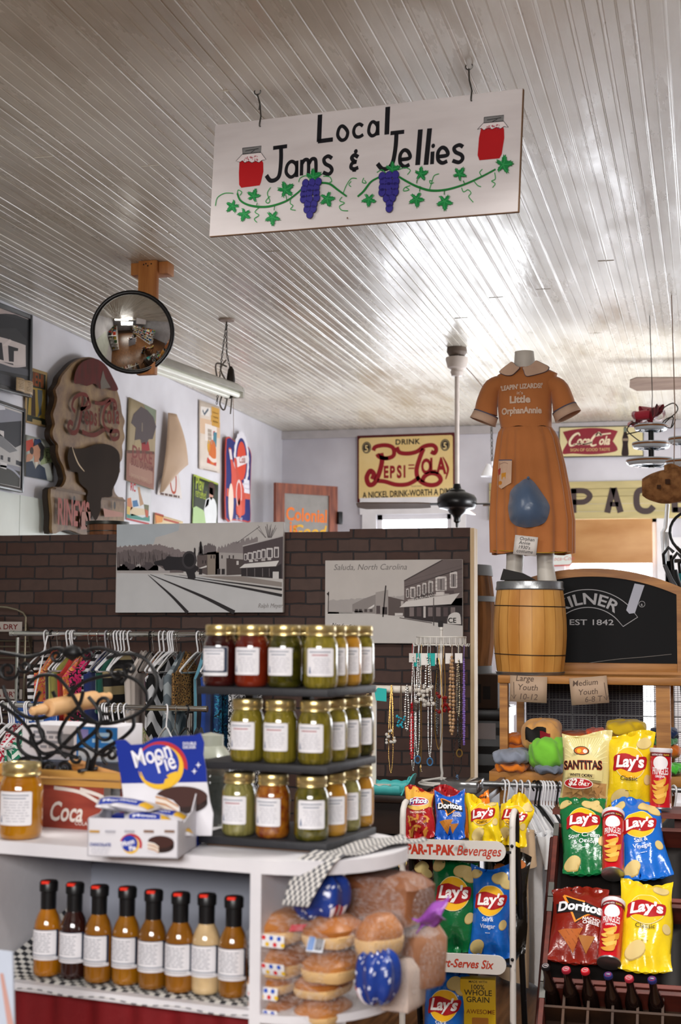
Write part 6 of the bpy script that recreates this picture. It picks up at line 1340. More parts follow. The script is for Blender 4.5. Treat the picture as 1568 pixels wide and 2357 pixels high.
# ------------------------------------------------------------------ behind the carton
Yc = 3.02
c0, c1 = at(40,1925, Yc), at(252,1925, Yc); k0 = (CAMR.transposed() @ (c0 - EYE)).z / FPX
cr_ = thing('soda_crate', 'red wooden soda crate with white script on the counter behind the peach jar', 'crate',(c1.x, Yc, ZT), CA)
ht = 98 * k0; crd = mat('crate_red', '#97402f',.6, col2='#7d2c20', scale=5, stretch=(1,1,5))
mb = MB()
for a_, b_ in (((-.40,0,0),(0,.014, ht)),((-.40,.24,0),(0,.254, ht)),((-.40,.014,0),(-.386,.24, ht)),((-.014,.014,0),(0,.24, ht)),((-.39,.01,0),(-.01,.245,.012))): mb.boxx(a_, b_)
mb.build('crate_box', crd, cr_, smooth=False)
mb = MB(); mb.boxx((-.016,-.0015,0),(.0015,.01, ht)); mb.boxx((-.0005,.0,0),(.0015,.04, ht)); mb.build('metal_corner', steel, cr_, smooth=False)
a = Art(.0005); CWt = '#d8cfc8'; a.stroke([(-.15, ht * .93),(-.08, ht * .86),(-.02, ht * .62),(-.02, ht * .78),(-.08, ht * .93)],.008, CWt,4); a.text('Coca',-.118, ht * .18, ht * .62, CWt, bold=.02, shear=.3, sx=.7); a.text('COLA',-.075, ht * .1, ht * .13, CWt); a.build('crate_paint', cr_, flat,.0006)
tw = thing('wooden_tray', 'pale wooden tray frame resting on the red crate', 'tray',(c1.x + .02, Yc - .01, ZT + ht), CA)
mb = MB(); yw = mat('pine_yellow', '#c89a4c',.5, col2='#a9773a', scale=5, stretch=(.5,4,4))
for a_, b_ in (((-.38,0,.0),(.01,.012,.013)),((-.38,0,.019),(.01,.012,.034)),((-.38,.2,.0),(.01,.212,.034)),((-.38,.012,0),(-.37,.2,.034)),((.0,.012,0),(.01,.2,.034)),((-.37,.012,0),(0,.2,.006))): mb.boxx(a_, b_)
mb.build('tray_frame', yw, tw, smooth=False)
zt_ = ZT + ht + .034
b0 = at(45,1780,3.24); b1 = at(272,1780,3.24)
bb = thing('cardboard_carton', 'white and blue printed carton behind the iron scroll stand', 'carton',((b0.x + b1.x) / 2,3.24, zt_ + .002), CA * .4)
bw = b1.x - b0.x; bh = 80 * k0 * 1.07
mb = MB(); mb.boxx((-bw / 2,0,0),(bw / 2,.14, bh), ch=.002); mb.build('carton_body', cw_, bb)
a = Art(.0004); a.rect(bw * .08,0, bw / 2, bh * .97, '#2a78c4'); a.up(); a.rect(bw * .12, bh * .6, bw * .2, bh * .9, '#8a86c4'); a.scrib(-bw * .42, bh * .3,-bw * .02, bh * .85,4, '#8d8f99',.6,5); a.scrib(bw * .24, bh * .5, bw * .46, bh * .85,2, '#a9cdea',.6,2); a.rect(bw * .1,0, bw / 2, bh * .38, '#c8d4e0')
for i in range(10): a.rect(-bw * .08 + i * .0035, bh * .1,-bw * .08 + i * .0035 + .002, bh * .75, '#3a3a40')
a.build('carton_print', bb, flat,.0005)
mb = MB(); mb.boxx((-bw / 2 - .01,.145,-zt_ + ZT - .002),(bw / 2 + .01,.16,.01)); mb.boxx((-bw / 2 - .01,-.02,-.03),(bw / 2 + .02,.15,-.001)) ; tb_ = mb.build('wooden_shelf', mat('shelf_slate', '#3a4458',.5), None, smooth=False); tb_.location = bb.location; tag(tb_, 'dark blue-grey shelf board under the printed carton', 'shelf')
sp0, sp1 = at(158,1756,3.10), at(262,1782,3.10)
mb = MB(); d = (sp1 - sp0); mb.tube([sp0, sp0 + d * .15, sp0 + d * .4, sp0 + d * .7, sp1 + d * .4],[.006,.014,.012,.008,.007],10); o = mb.build('wooden_spoon', wood_light); tag(o, 'pale wooden spoon lying in front of the printed carton', 'spoon')
# glass canister between carton and jar stand
cp = at(482,1925,3.20); gl = thing('glass_canister', 'big glass canister with a pale lid between the snack carton and the jar stand', 'jar',(cp.x,3.20, ZT))
k1 = (CAMR.transposed() @ (cp - EYE)).z / FPX; glass = mat('jar_glass', '#c5cdc6',.05, trans=.9, var=.02); zz = 200 * k1
mb = MB(); mb.lathe([(0,.003),(46 * k1,0),(50 * k1,.01),(50 * k1, zz * .62),(40 * k1, zz * .72),(34 * k1, zz * .76)],32); mb.build('glass_body', glass, gl, ang=60)
mb = MB(); mb.lathe([(0,.006),(46 * k1,.006),(47 * k1, zz * .5),(0, zz * .55)],24); mb.build('dark_contents', mat('dark_candy', '#1f1c1c',.4, col2='#5a5a58', scale=40), gl)
mb = MB(); mb.lathe([(34 * k1, zz * .74),(52 * k1, zz * .77),(38 * k1, zz * .86),(30 * k1, zz * .9),(30 * k1, zz * 1.02),(0, zz * 1.05)],32); mb.build('lid', mat('lid_pale', '#9a9d90',.25, coat=.6), gl)

# ------------------------------------------------------------------ iron scroll stand with rolling pin
Ys = 3.05; it_ = at(180,1795, Ys); scl = thing('iron_scroll_stand', 'black wrought iron scroll stand holding a rolling pin on the counter', 'stand',(it_.x, Ys, ZT + ht + .034))
O_ = V(scl.location)
def sp_(pts, sm=7): return [at(x / 3.136,1400 + y / 3.136, Ys) - O_ for x, y in (smooth_line(pts, sm))]
SC = [[(0,318),(100,335),(200,350),(300,330),(400,290),(480,305),(560,340),(640,300),(740,290),(860,330)],
      [(770,360),(900,330),(1010,345),(1090,410),(1135,520),(1120,620),(1060,710),(960,780),(800,830),(650,820),(520,775),(430,700),(380,600)],
      [(20,560),(60,660),(130,750),(230,795),(340,780),(450,690),(560,560),(700,500),(860,480),(980,520),(1050,600),(1060,680)],
      [(200,560),(260,500),(340,480),(420,500),(520,620),(600,760),(700,830)],
      [(600,600),(570,700),(480,800),(430,900),(440,980),(520,1010),(600,960),(700,870),(730,760),(640,640)],
      [(290,600),(250,700),(280,850),(320,950),(400,1000),(480,1080)],[(0,690),(120,780),(210,880),(260,1000),(320,1050),(420,1040),(560,1080)],[(130,930),(140,1010),(210,1070),(330,1080),(430,1010),(560,880),(640,800)],[(40,870),(160,940),(260,1010),(300,1110)],[(960,780),(960,860),(880,940),(760,1010),(680,1080),(620,1200)],[(560,860),(600,970),(680,1030),(760,1060),(830,1000)],[(700,830),(700,960),(690,1060),(660,1180)]]
mb = MB()
for P in SC: mb.tube(sp_(P),.0046,7)
for cx, cy, r, a0, tn, k_ in ((850,470,72,1.2,1.5,-1),(60,450,75,0,1.4,1),(940,440,50,2,1.3,1),(180,420,50,3,1.2,-1),(410,345,48,0,1.3,1),(355,1150,55,1.5,1.4,1),(460,1150,55,1.6,1.4,-1),(180,1120,50,2.5,1.3,1),(640,330,50,4,1.2,-1),(760,690,80,1,1.05,1),(250,930,90,4,1.1,1),(560,1080,80,0,1.1,-1),(800,1060,70,2,1.2,1),(770,900,90,5,1.05,-1)): mb.tube(sp_(spiral(cx, cy, r, a0, tn,14, k_),3),.0042,7)
mb.build('scroll_panel', black_metal, scl)
mb = MB(); z0 = 0
for x in (300,640): p0 = at(x / 3.136,1400 + 1080 / 3.136, Ys) - O_; mb.tube([p0,(p0.x,.0,.0),(p0.x,.07,.0)],.005,7); mb.tube([p0,(p0.x,-.01,0.002),(p0.x,-.05,.003)],.005,7)
mb.build('foot', black_metal, scl)
mb = MB(); lf = at(520 / 3.136,1400 + 320 / 3.136, Ys - .01) - O_; mb.lathe([(0,-.02),(.014,-.008),(.016,.0),(.012,.012),(0,.02)],10, lf, X=None, sx=1.6); mb.build('iron_leaf', black_metal, scl)
r0, r1 = at(345 / 3.136,1400 + 722 / 3.136, Ys - .06), at(690 / 3.136,1400 + 655 / 3.136, Ys + .10)
rp = thing('rolling_pin', 'pale wooden rolling pin resting in the iron scroll stand', 'rolling pin', r0,(r1 - r0).to_track_quat('X', 'Z').to_matrix())
L = (r1 - r0).length; RX = Matrix.Rotation(pi / 2,4, 'Y'); rpm = mat('pin_wood', '#d3a878',.5, col2='#bd8f5e', scale=5, stretch=(.6,4,4))
mb = MB(); mb.lathe([(0,0),(.014,.0),(.0195,.003),(.0205,.012),(.0205, L - .012),(.0195, L - .003),(.012, L),(0, L)],28, X=RX); mb.build('roller', rpm, rp)
for s in (-1,1):
    mb = MB(); mb.lathe([(.006,0),(.007,.008),(.0125,.014),(.012,.03),(.009,.042),(.010,.05),(.006,.056),(0,.057)],18, X=(Matrix.Translation((L,0,0)) @ RX) if s > 0 else (Matrix.Rotation(pi,4, 'Z') @ RX)); mb.build('handle', rpm, rp)
# ------------------------------------------------------------------ bread on the rounded shelf
def film_mat():
    m = bpy.data.materials.new('clear_bag'); m.use_nodes = True; nt = m.node_tree; N = nt.nodes; b = N['Principled BSDF']
    b.inputs['Base Color'].default_value = (.9,.9,.93,1); b.inputs['Roughness'].default_value = .12
    nz = N.new('ShaderNodeTexNoise'); nz.inputs['Scale'].default_value = 22; bp = N.new('ShaderNodeBump'); bp.inputs['Strength'].default_value = .6; bp.inputs['Distance'].default_value = .02
    mr = N.new('ShaderNodeMapRange'); mr.inputs[1].default_value = .4; mr.inputs[2].default_value = .75; mr.inputs[3].default_value = .03; mr.inputs[4].default_value = .22
    nt.links.new(nz.outputs[0], mr.inputs[0]); nt.links.new(mr.outputs[0], b.inputs['Alpha'])
    nt.links.new(nz.outputs[0], bp.inputs['Height']); nt.links.new(bp.outputs[0], b.inputs['Normal']); return m
clear = film_mat(); bun = mat('bun_crust', '#b8773a',.4, col2='#94551f', scale=14, bump=.05); bunside = mat('bun_side', '#d9b27a',.6, scale=20); loafm = mat('loaf_crust', '#8c5a38',.5, col2='#6f4025', scale=12, bump=.15)
def lump(mb, c, r, m=0, e=2.4, ph=0.0, n=20):
    c = V(c)
    def f(u, v):
        a, b = 2 * pi * u, pi * (v - .5); g = lambda t: math.copysign(abs(t) ** (2 / e), t); w = 1 + .04 * sin(5 * a + ph) * cos(b) + .03 * sin(7 * b + ph)
        return c + V((r[0] * g(cos(b)) * g(cos(a)) * w, r[1] * g(cos(b)) * g(sin(a)) * w, r[2] * g(sin(b)) * w))
    return mb.sheet(f, n, n // 2 + 2, m, wrap=True)
star = lambda cx, cy, r: [(cx + (r if i % 2 == 0 else r * .42) * cos(pi / 2 + i * pi / 5), cy + (r if i % 2 == 0 else r * .42) * sin(pi / 2 + i * pi / 5)) for i in range(10)]
def bag(name, label, loc, rot, buns, shell, group, dots=False, crust=bun):
    o = thing(name, label, 'bread', loc, rot, group)
    for c, r in buns:
        mb = MB(); lump(mb, c, r,0,2.3 if crust is bun else 4.6); b = mb.build('bun', crust, o)
        if crust is bun: mb = MB(); lump(mb, V(c) - V((0,0, r[2] * .25)),(r[0] * .995, r[1] * .995, r[2] * .68),0,2.6); mb.build('bun_side', bunside, b)
    mb = MB(); lump(mb, shell[0], shell[1],0,3.2,1.3,36); mb.build('clear_bag', clear, o)
    if dots:
        c, r = shell; a = Art(.0004); q = random.Random(len(label))
        for z in dots:
            a.rect(-r[0] * .78, z,-r[0] * .1, z + .024, '#dcdadc',.003); a.up()
            for i in range(9): a.ell(-r[0] * .7 + i * r[0] * .072, z + .006 + .012 * (i % 2),.0045,.0045,['#c92a30', '#2a50b0', '#e0b52c', '#c92a30', '#e0b52c', '#2a50b0'][i % 6],10)
            a.k -= 1
        a.build('bag_print', o, lambda u, v, h: (c[0] + u, c[1] - r[1] * 1.0 * max(.05,1 - abs((u) / r[0]) ** 3.2) ** (1 / 3.2) * max(.05,1 - abs((v - c[2]) / r[2]) ** 3.2) ** (1 / 3.2) - h, v),.004,(.012,.008))
    return o
def cz(px, py, y): p = atP(px, py, cw(0, y,0), CM.to_3x3() @ V((0,1,0))); return CM.inverted() @ p
BG = 'bread on the rounded shelf'
def B(name, label, px0, py0, px1, py1, y, dep, n, dots=False, crust=bun, rot=0):
    a_, b_ = cz(px0, py1, y), cz(px1, py0, y); W_, H_ = b_.x - a_.x, b_.z - a_.z; bs = []
    k = n[0] * n[1]
    for j in range(n[1]):
        for i in range(n[0]): bs.append((((i + .5) / n[0] * W_ - W_ / 2,0, H_ * (j + .5) / n[1]),(W_ / n[0] * .50, dep * .48, H_ / n[1] * .50)))
    return bag(name, label, cw((a_.x + b_.x) / 2, y, a_.z), CA + rot, bs,((0,0, H_ / 2),(W_ / 2 * 1.05, dep / 2 * 1.04, H_ / 2 * 1.06)), BG, dots, crust)
B('bun_bag', 'bag of hamburger buns with coloured dots at the bottom left of the bread shelf',585,2238,800,2334,.10,.16,(2,2),(.012,.055))
u2 = B('bun_bag', 'bag of hamburger buns with a barcode sticker, on top of the dotted bag',590,2108,828,2240,.09,.16,(2,2),(.020,.075))
a = Art(.0004); a.rect(.035,.075,.07,.105, '#d9dbe2'); a.up(); a.rect(.037,.078,.050,.102, '#6f8fc4')
for i in range(8): a.rect(.053 + i * .002,.079,.054 + i * .002,.100, '#3b3b44')
a.k = 0; a.poly([(-.01,.105),(.05,.112),(.045,.122),(-.01,.116)], '#c8404a'); a.build('price_sticker', u2, lambda u, v, h: (u,-.083 - h + max(0, v - .09) * 1.2, v),.004)
B('bun_bag', 'bag of buns standing on edge right of the barcode bag',836,2105,915,2205,.10,.12,(1,1), crust=bun, rot=-.3)
l1_ = B('bread_loaf', 'brown bread loaf in a clear bag on top of the bread shelf',785,2016,985,2118,.22,.13,(1,1), crust=loafm, rot=-.1)
a = Art(.0004); a.rect(-.01,-.012,.085,.012, '#d4d0da'); a.up()
for i in range(20): a.rect(.04 + i * .002,-.010,.041 + i * .002,.010, '#4b4856')
a.scrib(-.008,-.008,.035,.008,3, '#8b8794',.4,2); a.k = 0; a.rect(-.055,.065,-.035,.082, '#6f8fb4'); a.build('nutrition_label', l1_, lambda u, v, h: (u,-.078 - h, v),.003)
mb = MB(); t0, t1 = cz(992,2125,.16) - (CM.inverted() @ V(l1_.location)), cz(1062,2085,.16) - (CM.inverted() @ V(l1_.location)); mb.sheet(lambda u, v: V((t0.x - .012 + (t1.x - t0.x) * v + (u - .5) * .012 * 0, t0.y + .02 * sin(u * 5 + v * 3) - .02, t0.z + (t1.z - t0.z) * v + (u - .5) * (.028 + .03 * abs(v - .2)) + .006 * sin(v * 9 + u * 3))),8,12); mb.build('purple_tag', mat('purple_film', '#8f4aa6',.3, bump=.2), l1_, solid=.002)
mb = MB()
for i in range(5): mb.sheet(lambda u, v: V((t0.x - .05 + .06 * v, t0.y + .03 * (u - .5) + .01 * i, t0.z - .005 - .02 * v + .05 * (1 - v) * (u - .5) * (1 if i % 2 else -1))),4,6)
mb.build('gathered_neck', clear, l1_)
B('bread_loaf', 'lower bread loaf in a clear bag overhanging the right end of the shelf',905,2130,1010,2268,.25,.12,(1,1), crust=mat('loaf_pale', '#a97a5c',.5, col2='#8c5d40', scale=10), rot=-.35)
B('clear_bread_bag', 'crumpled clear bread bag at the right edge of the rounded shelf',888,2200,968,2318,.20,.12,(1,1), crust=mat('bread_white', '#cbb9ae',.6))
def flagbag(label, px0, py0, px1, py1, y, dep, stripe_side):
    a_, b_ = cz(px0, py1, y), cz(px1, py0, y); W_, H_ = b_.x - a_.x, b_.z - a_.z
    o = thing('flag_print_bag', label, 'bag', cw((a_.x + b_.x) / 2, y, a_.z), CA, 'flag-print bread bags')
    fn = lambda a0, b0, k=1.0: V((W_ / 2 * k * cos(b0) ** .7 * cos(a0) * (1 + .08 * sin(7 * a0)), dep / 2 * k * cos(b0) ** .7 * sin(a0) * (1 + .08 * sin(7 * a0)), H_ / 2 + H_ / 2 * k * math.copysign(abs(sin(b0)) ** .8, b0) + .004 * sin(9 * a0)))
    mb = MB(); mb.sheet(lambda u, v: fn(2 * pi * u, pi * (v - .5) * .998),44,20, wrap=True); mb.build('bag_body', foil('#1a3a8c'), o)
    a = Art(.0005); q = random.Random(int(px0))
    for i in range(26): a.poly(star(q.uniform(-1.35,1.35), q.uniform(-.9,.9),.085), '#d3d8ea')
    for i in range(5): x = stripe_side * (.75 + .16 * i); a.rect(min(x, x + .16),-1.1, max(x, x + .16),-.2, '#b32436' if i % 2 else '#dcd6dc')
    a.build('bag_print', o, lambda u, v, h: fn(-pi / 2 + u, v,1.03 + h * 4),.0006,(.12,.12))
    return o
flagbag('blue flag-print bread bag with stars, on top of the bun bags under the counter top',682,2012,800,2108,.10,.13,1)
flagbag('blue flag-print bread bag with stars, right of the bun bags near the shelf edge',825,2188,918,2302,.07,.10,-1)
# ------------------------------------------------------------------ printed snack bags and cans
def snack(name, label, bl, tl, width, depth, base, design, group, lean=None, seed=1, M=None, cr=1.0, cat='chip bag'):
    """pillow bag: bl/tl are world points of the middle of its bottom and top edges; faces the viewer"""
    bl, tl = V(bl), V(tl); z = (tl - bl); Hh = z.length; z.normalize(); x = V((1, lean or 0,0)); x = (x - z * x.dot(z)).normalized(); n = z.cross(x)
    o = thing(name, label, cat, bl, Matrix(((x.x, n.x, z.x),(x.y, n.y, z.y),(x.z, n.z, z.z))), group)
    q = random.Random(seed); ph = [q.uniform(0,6.28) for _ in range(8)]
    def fn(u, v, h, s=-1):
        t = min(1, max(0, v / Hh)); c = 2 * u / width; f = max(0, sin(pi * min(1, max(0,(t - .045) / .91)))) ** .5; e = max(0,1 - abs(c) ** 2.6) ** .8
        edge = (1 - f)
        wr = .006 * cr * (sin(9 * c + ph[0]) * (1 - f) * 1.6 + .45 * sin(6 * c + 14 * t + ph[1]) * f + .35 * sin(-7 * c + 11 * t + ph[2])) * e
        top = .012 * cr * sin(2.6 * c + ph[3]) * max(0, t - .85) * 6
        xx = u * (1 - .075 * f * (1 + .4 * sin(5 * t + ph[4]))) + .004 * sin(8 * t + ph[5]) * (c > 0)
        return V((xx, s * (depth / 2 * f * e * (1 + .12 * sin(3 * t + ph[6]))) + s * wr * .8 + top + s * h, v - .012 * (1 - c * c) * (t < .06) + (.016 * cr * sin(2.2 * c + ph[7])) * max(0, t - .9) * 9))
    w2 = width / 2; mb = MB()
    for s in (-1,1): mb.sheet(lambda u, v: fn((u - .5) * width, v * Hh,0, s),26,30)
    mb.build('bag_body', foil(base), o, weld=.0004, ang=70)
    a = Art(.0006); design(a, width, Hh); a.build('bag_print', o, fn,.0012,(width / 16, Hh / 20), True)
    return o
chipc = '#d3bb7c'
def chips(a, w, h, L):
    for x, y, r, t in L: a.ell(x * w, y * h, r * w, r * w * .72, '#b79a58',20, t); a.up(); a.ell(x * w, y * h + .0015, r * w * .95, r * w * .67, chipc,20, t); a.k -= 1
def lays(lines, tc='#e8ecf2', extra=True):
    def d(a, w, h):
        chips(a, w, h,[(.20,.86,.20,.2),(.33,.80,.16,-.6),(-.36,.90,.15,.5),(-.30,.10,.19,.4),(.36,.34,.12,1.2)] if extra else [(-.2,.16,.22,.5),(.38,.40,.11,1.4),(.30,.86,.16,.3)])
        a.up(2); a.ell(0, h * .60, w * .345, w * .345, '#e9d8a0',36); a.up(); a.ell(0, h * .60, w * .33, w * .33, '#f0b41c',36); a.up()
        a.poly(smooth_line([(-.37 * w, h * .60 - .18 * w),(-.20 * w, h * .60 - .13 * w),(.05 * w, h * .60 - .20 * w),(.28 * w, h * .60 - .13 * w),(.36 * w, h * .60 - .05 * w),(.37 * w, h * .60 + .15 * w),(.15 * w, h * .60 + .13 * w),(-.1 * w, h * .60 + .20 * w),(-.34 * w, h * .60 + .14 * w),(-.36 * w, h * .60)],3, True), '#a5131c'); a.up()
        a.text("Lay's",0, h * .60 - .085 * w,.34 * w, '#efeaea', bold=.035, shear=.18, width=.62 * w, rot=.03)
        for i, s in enumerate(lines): a.text(s,-.02 * w, h * (.375 - .075 * i),.135 * w, tc, bold=.006)
        if not extra or len(lines) > 1: a.scrib(-.12 * w, h * .24,.10 * w, h * .255,1, tc,.4,2)
    return d
def doritos(sub, chip='#b06f22'):
    def d(a, w, h):
        a.poly([(-.32 * w,.86 * h),(.40 * w,.66 * h),(-.05 * w,.44 * h)], '#151214'); a.up(); a.stroke([(-.30 * w,.845 * h),(.08 * w,.745 * h)],.03 * w, '#e08a2c',0); a.stroke([(-.30 * w,.845 * h),(-.06 * w,.46 * h),(.30 * w,.62 * h)],.045 * w, '#e08a2c',0); a.up()
        a.poly([(-.44 * w,.74 * h),(.42 * w,.655 * h),(.42 * w,.545 * h),(-.42 * w,.60 * h)], '#151214'); a.up(); a.text('Doritos',0, h * .605,.26 * w, '#e6e6ea', bold=.04, width=.8 * w, rot=-.08)
        for i, s in enumerate(sub): a.text(s,.22 * w, h * (.475 - .05 * i),.085 * w, '#e3dcdc', bold=.03)
        a.poly([(-.36 * w,.34 * h),(.10 * w,.37 * h),(-.08 * w,.07 * h)], chip); a.up(); a.poly([(.02 * w,.27 * h),(.32 * w,.28 * h),(.14 * w,.06 * h)], '#9c5f1e')
        for i in range(30): a.ell((-.22 + .3 * ((i * 37 % 23) / 23)) * w,(.16 + .18 * ((i * 17 % 29) / 29)) * h,.008 * w,.006 * w, '#7d3f14',6)
    return d
def fritos(a, w, h):
    a.rect(-.47 * w,.60 * h,.47 * w,.985 * h, '#d9a23c'); a.up(); a.ell(0,.66 * h,.42 * w,.15 * h, '#e0b45c',28); a.up(); a.ell(0,.70 * h,.38 * w,.10 * h, '#e8e2e4',28); a.up(); a.ell(0,.70 * h,.36 * w,.085 * h, '#b8202c',28); a.ell(-.26 * w,.70 * h,.1 * w,.07 * h, '#2a3a94',20); a.up()
    a.text('Fritos',.0, h * .66,.26 * w, '#2b2f86', bold=.07, shear=.15, width=.68 * w, rot=.04); a.up(); a.text('Fritos',.0, h * .66,.26 * w, '#efecee', bold=.03, shear=.15, width=.66 * w, rot=.04); a.text('The ORIGINAL',0, h * .45,.09 * w, '#e8d9c8', bold=.02)
    q = random.Random(4)
    for i in range(16): x, y, t = q.uniform(-.36,.36), q.uniform(.06,.36), q.uniform(0,3); a.up(); a.stroke([((x - .09 * cos(t)) * w, y * h - .09 * w * sin(t)),(x * w + .02 * w, y * h + .02 * w),((x + .09 * cos(t)) * w, y * h + .09 * w * sin(t))],.06 * w, q.choice(['#c98a3a', '#d79c4c', '#b97728']),3)
def santitas(a, w, h):
    for i in range(24): t = pi * (i + .5) / 24; a.stroke([(.12 * w * cos(t),.58 * h + .12 * w * sin(t)),(.46 * w * cos(t), min(.93 * h,.58 * h + .9 * w * sin(t)))],.004, '#e2d79c',0)
    q = random.Random(3); a.rect(-.45 * w,.05 * h,.45 * w,.34 * h, '#b98f5c'); a.up()
    for i in range(26): x, y, t = q.uniform(-.4,.4) * w, q.uniform(.07,.32) * h, q.uniform(0,6); r = q.uniform(.07,.12) * w; a.poly([(x + r * cos(t + k), y + r * sin(t + k)) for k in (0,2.1,4.2)], q.choice(['#c79d68', '#ad8350', '#a87a48'])); a.up()
    a.poly([(-.42 * w,.38 * h),(.36 * w,.36 * h),(.36 * w,.62 * h),(.0,.72 * h),(-.42 * w,.62 * h)], '#d8ca8c'); a.up(); a.ell(-.08 * w,.74 * h,.17 * w,.06 * h, '#2a1a14',24); a.up(); a.ell(-.08 * w,.74 * h,.15 * w,.05 * h, '#c9641e',24); a.up(); a.ell(-.13 * w,.735 * h,.05 * w,.03 * h, '#d9a92c',12); a.ell(-.0,.735 * h,.05 * w,.028 * h, '#e0d9cc',12)
    a.text('SANTITAS',-.05 * w,.50 * h,.23 * w, '#b23a1e', bold=.06, width=.82 * w, rot=.05); a.up(); a.text('SANTITAS',-.05 * w,.50 * h,.23 * w, '#231613', bold=.025, width=.80 * w, rot=.05)
    a.rect(-.36 * w,.39 * h,.20 * w,.44 * h, '#c9b67c'); a.up(); a.text('WHITE CORN',-.08 * w,.40 * h,.075 * w, '#231613', bold=.03, width=.46 * w)
    a.ell(-.12 * w,.31 * h,.31 * w,.072 * h, '#e6dcd4',28); a.up(); a.ell(-.12 * w,.31 * h,.29 * w,.062 * h, '#b01c22',28); a.up(); a.text('$2',-.24 * w,.285 * h,.17 * w, '#efe9e6', bold=.04, shear=.2); a.text('.99',-.06 * w,.325 * h,.08 * w, '#efe9e6', bold=.03, shear=.2); a.text('ONLY',.0,.285 * h,.085 * w, '#efe9e6', bold=.04, shear=.2)
plain = lambda c: (lambda a, w, h: (a.ell(-.25 * w,.85 * h,.17 * w,.12 * w, c,18), a.ell(.2 * w,.9 * h,.2 * w,.1 * w, c,18), a.up(), a.ell(0,.58 * h,.3 * w,.3 * w, '#d9b42c',24)))
def can(label, bl, tl, group):
    bl, tl = V(bl), V(tl); z = (tl - bl); L = z.length; z.normalize(); x = (V((1,0,0)) - z * z.x).normalized(); n = z.cross(x); r = .0375
    o = thing('chip_can', label, 'can', bl, Matrix(((x.x, n.x, z.x),(x.y, n.y, z.y),(x.z, n.z, z.z))), group)
    mb = MB(); mb.lathe([(0,.002),(r,0),(r + .001,.004),(r,.006),(r, L - .014),(0, L - .014)],36); mb.build('can_body', mat('can_red', '#b80f1c',.25, var=.03, coat=.3), o)
    mb = MB(); mb.lathe([(r + .001, L - .016),(r + .0025, L - .013),(r + .0025, L - .002),(r, L),(0, L - .002)],36); mb.build('can_lid', mat('lid_white', '#d9d4d8',.3), o); mb = MB(); mb.lathe([(r,.0),(r + .0015,.001),(r + .0015,.006),(r,.007)],36); mb.build('can_rim', steel, o)
    a = Art(.0004); a.rect(-.058, L * .86,.058, L * .92, '#5f0f18'); a.up(); a.text('BURSTING WITH',-.014, L * .875,.0085, '#e6dada', bold=.02, width=.04); a.text('FLAVOR',.022, L * .875,.0085, '#e0b83c', bold=.02, width=.022)
    a.ell(0, L * .755,.027,.024, '#e2dde0',30); a.up(); a.text('PRINGLES',0, L * .565,.036, '#e6e0e2', bold=.015, width=.058); a.text('ORIGINAL',0, L * .515,.011, '#e6e0e2', bold=.03, width=.036)
    for i,(x, y, t) in enumerate([(-.002,.43,.5),(-.01,.36,-.3),(.008,.33,.8),(-.006,.27,.2),(.0,.20,-.5),(-.004,.13,.3)]): a.up(); a.poly(smooth_line([(x - .022, L * y + .008),(x - .008, L * y + .006),(x + .012, L * y + .014),(x + .022, L * y + .02),(x + .018, L * y - .004),(x, L * y - .010),(x - .014, L * y - .004)],3, True),['#d79e3c', '#e0b050', '#c98c2e'][i % 3])
    a.k = 1; a.rect(.048, L * .1,.054, L * .5, '#d98a2c'); a.build('can_print', o, lambda u, v, h: ((r + h) * sin(u / r),-(r + h) * cos(u / r), v),.0005,(.008, None), True); return o
def vbag(name, label, px, y0, y1, Y, w, dep, base, des, group, tilt=.06, dx=0, seed=1, lean=0.0, cr=1.0):
    b = at(px, y1, Y); t = at(px + dx, y0, Y + tilt); return snack(name, label, b, t, w, dep, base, des, group, lean, seed, cr=cr)
# ------------------------------------------------------------------ metal snack rack
YA = 4.75
kz = (CAMR.transposed() @ (at(1050,1940, YA) - EYE)).z / FPX
ro = at(1050,2357, YA); rk = thing('snack_rack', 'chipped white and black metal snack rack with red-lettered shelf fronts', 'rack',(ro.x, YA,0)); RO = V((ro.x, YA,0))
chip = mat('chipped_white', '#c9c4bf',.45, col2='#3a3432', scale=9, var=.3); chip.node_tree.nodes['Color Ramp'].color_ramp.elements[0].position = .28; chip.node_tree.nodes['Color Ramp'].color_ramp.elements[1].position = .36
chipb = mat('chipped_black', '#151416',.4, col2='#8a8580', scale=14); chipb.node_tree.nodes['Color Ramp'].color_ramp.elements[0].position = .27; chipb.node_tree.nodes['Color Ramp'].color_ramp.elements[1].position = .32
xl, xr = at(927,2000, YA).x - ro.x, at(1180,2000, YA).x - ro.x; zt = at(1190,1872, YA).z; ztl = at(935,1850, YA).z; Dk = .30
for x, m in ((xl, chip),(xr, chip)):
    mb = MB(); z_ = zt if x == xr else ztl
    mb.tube([(x,0,0),(x,0, z_ - .05),(x,.008, z_ - .02),(x,.03, z_ - .004),(x,.055, z_)],.0105,10); mb.build('front_post', m, rk)
    mb = MB(); mb.tube([(x,.055, z_),(x,.085, z_ - .006),(x,.10, z_ - .03),(x,.11, z_ - .09),(x,.11 + .22,0)],.0105,10); mb.build('back_post', chipb, rk)
shz = []
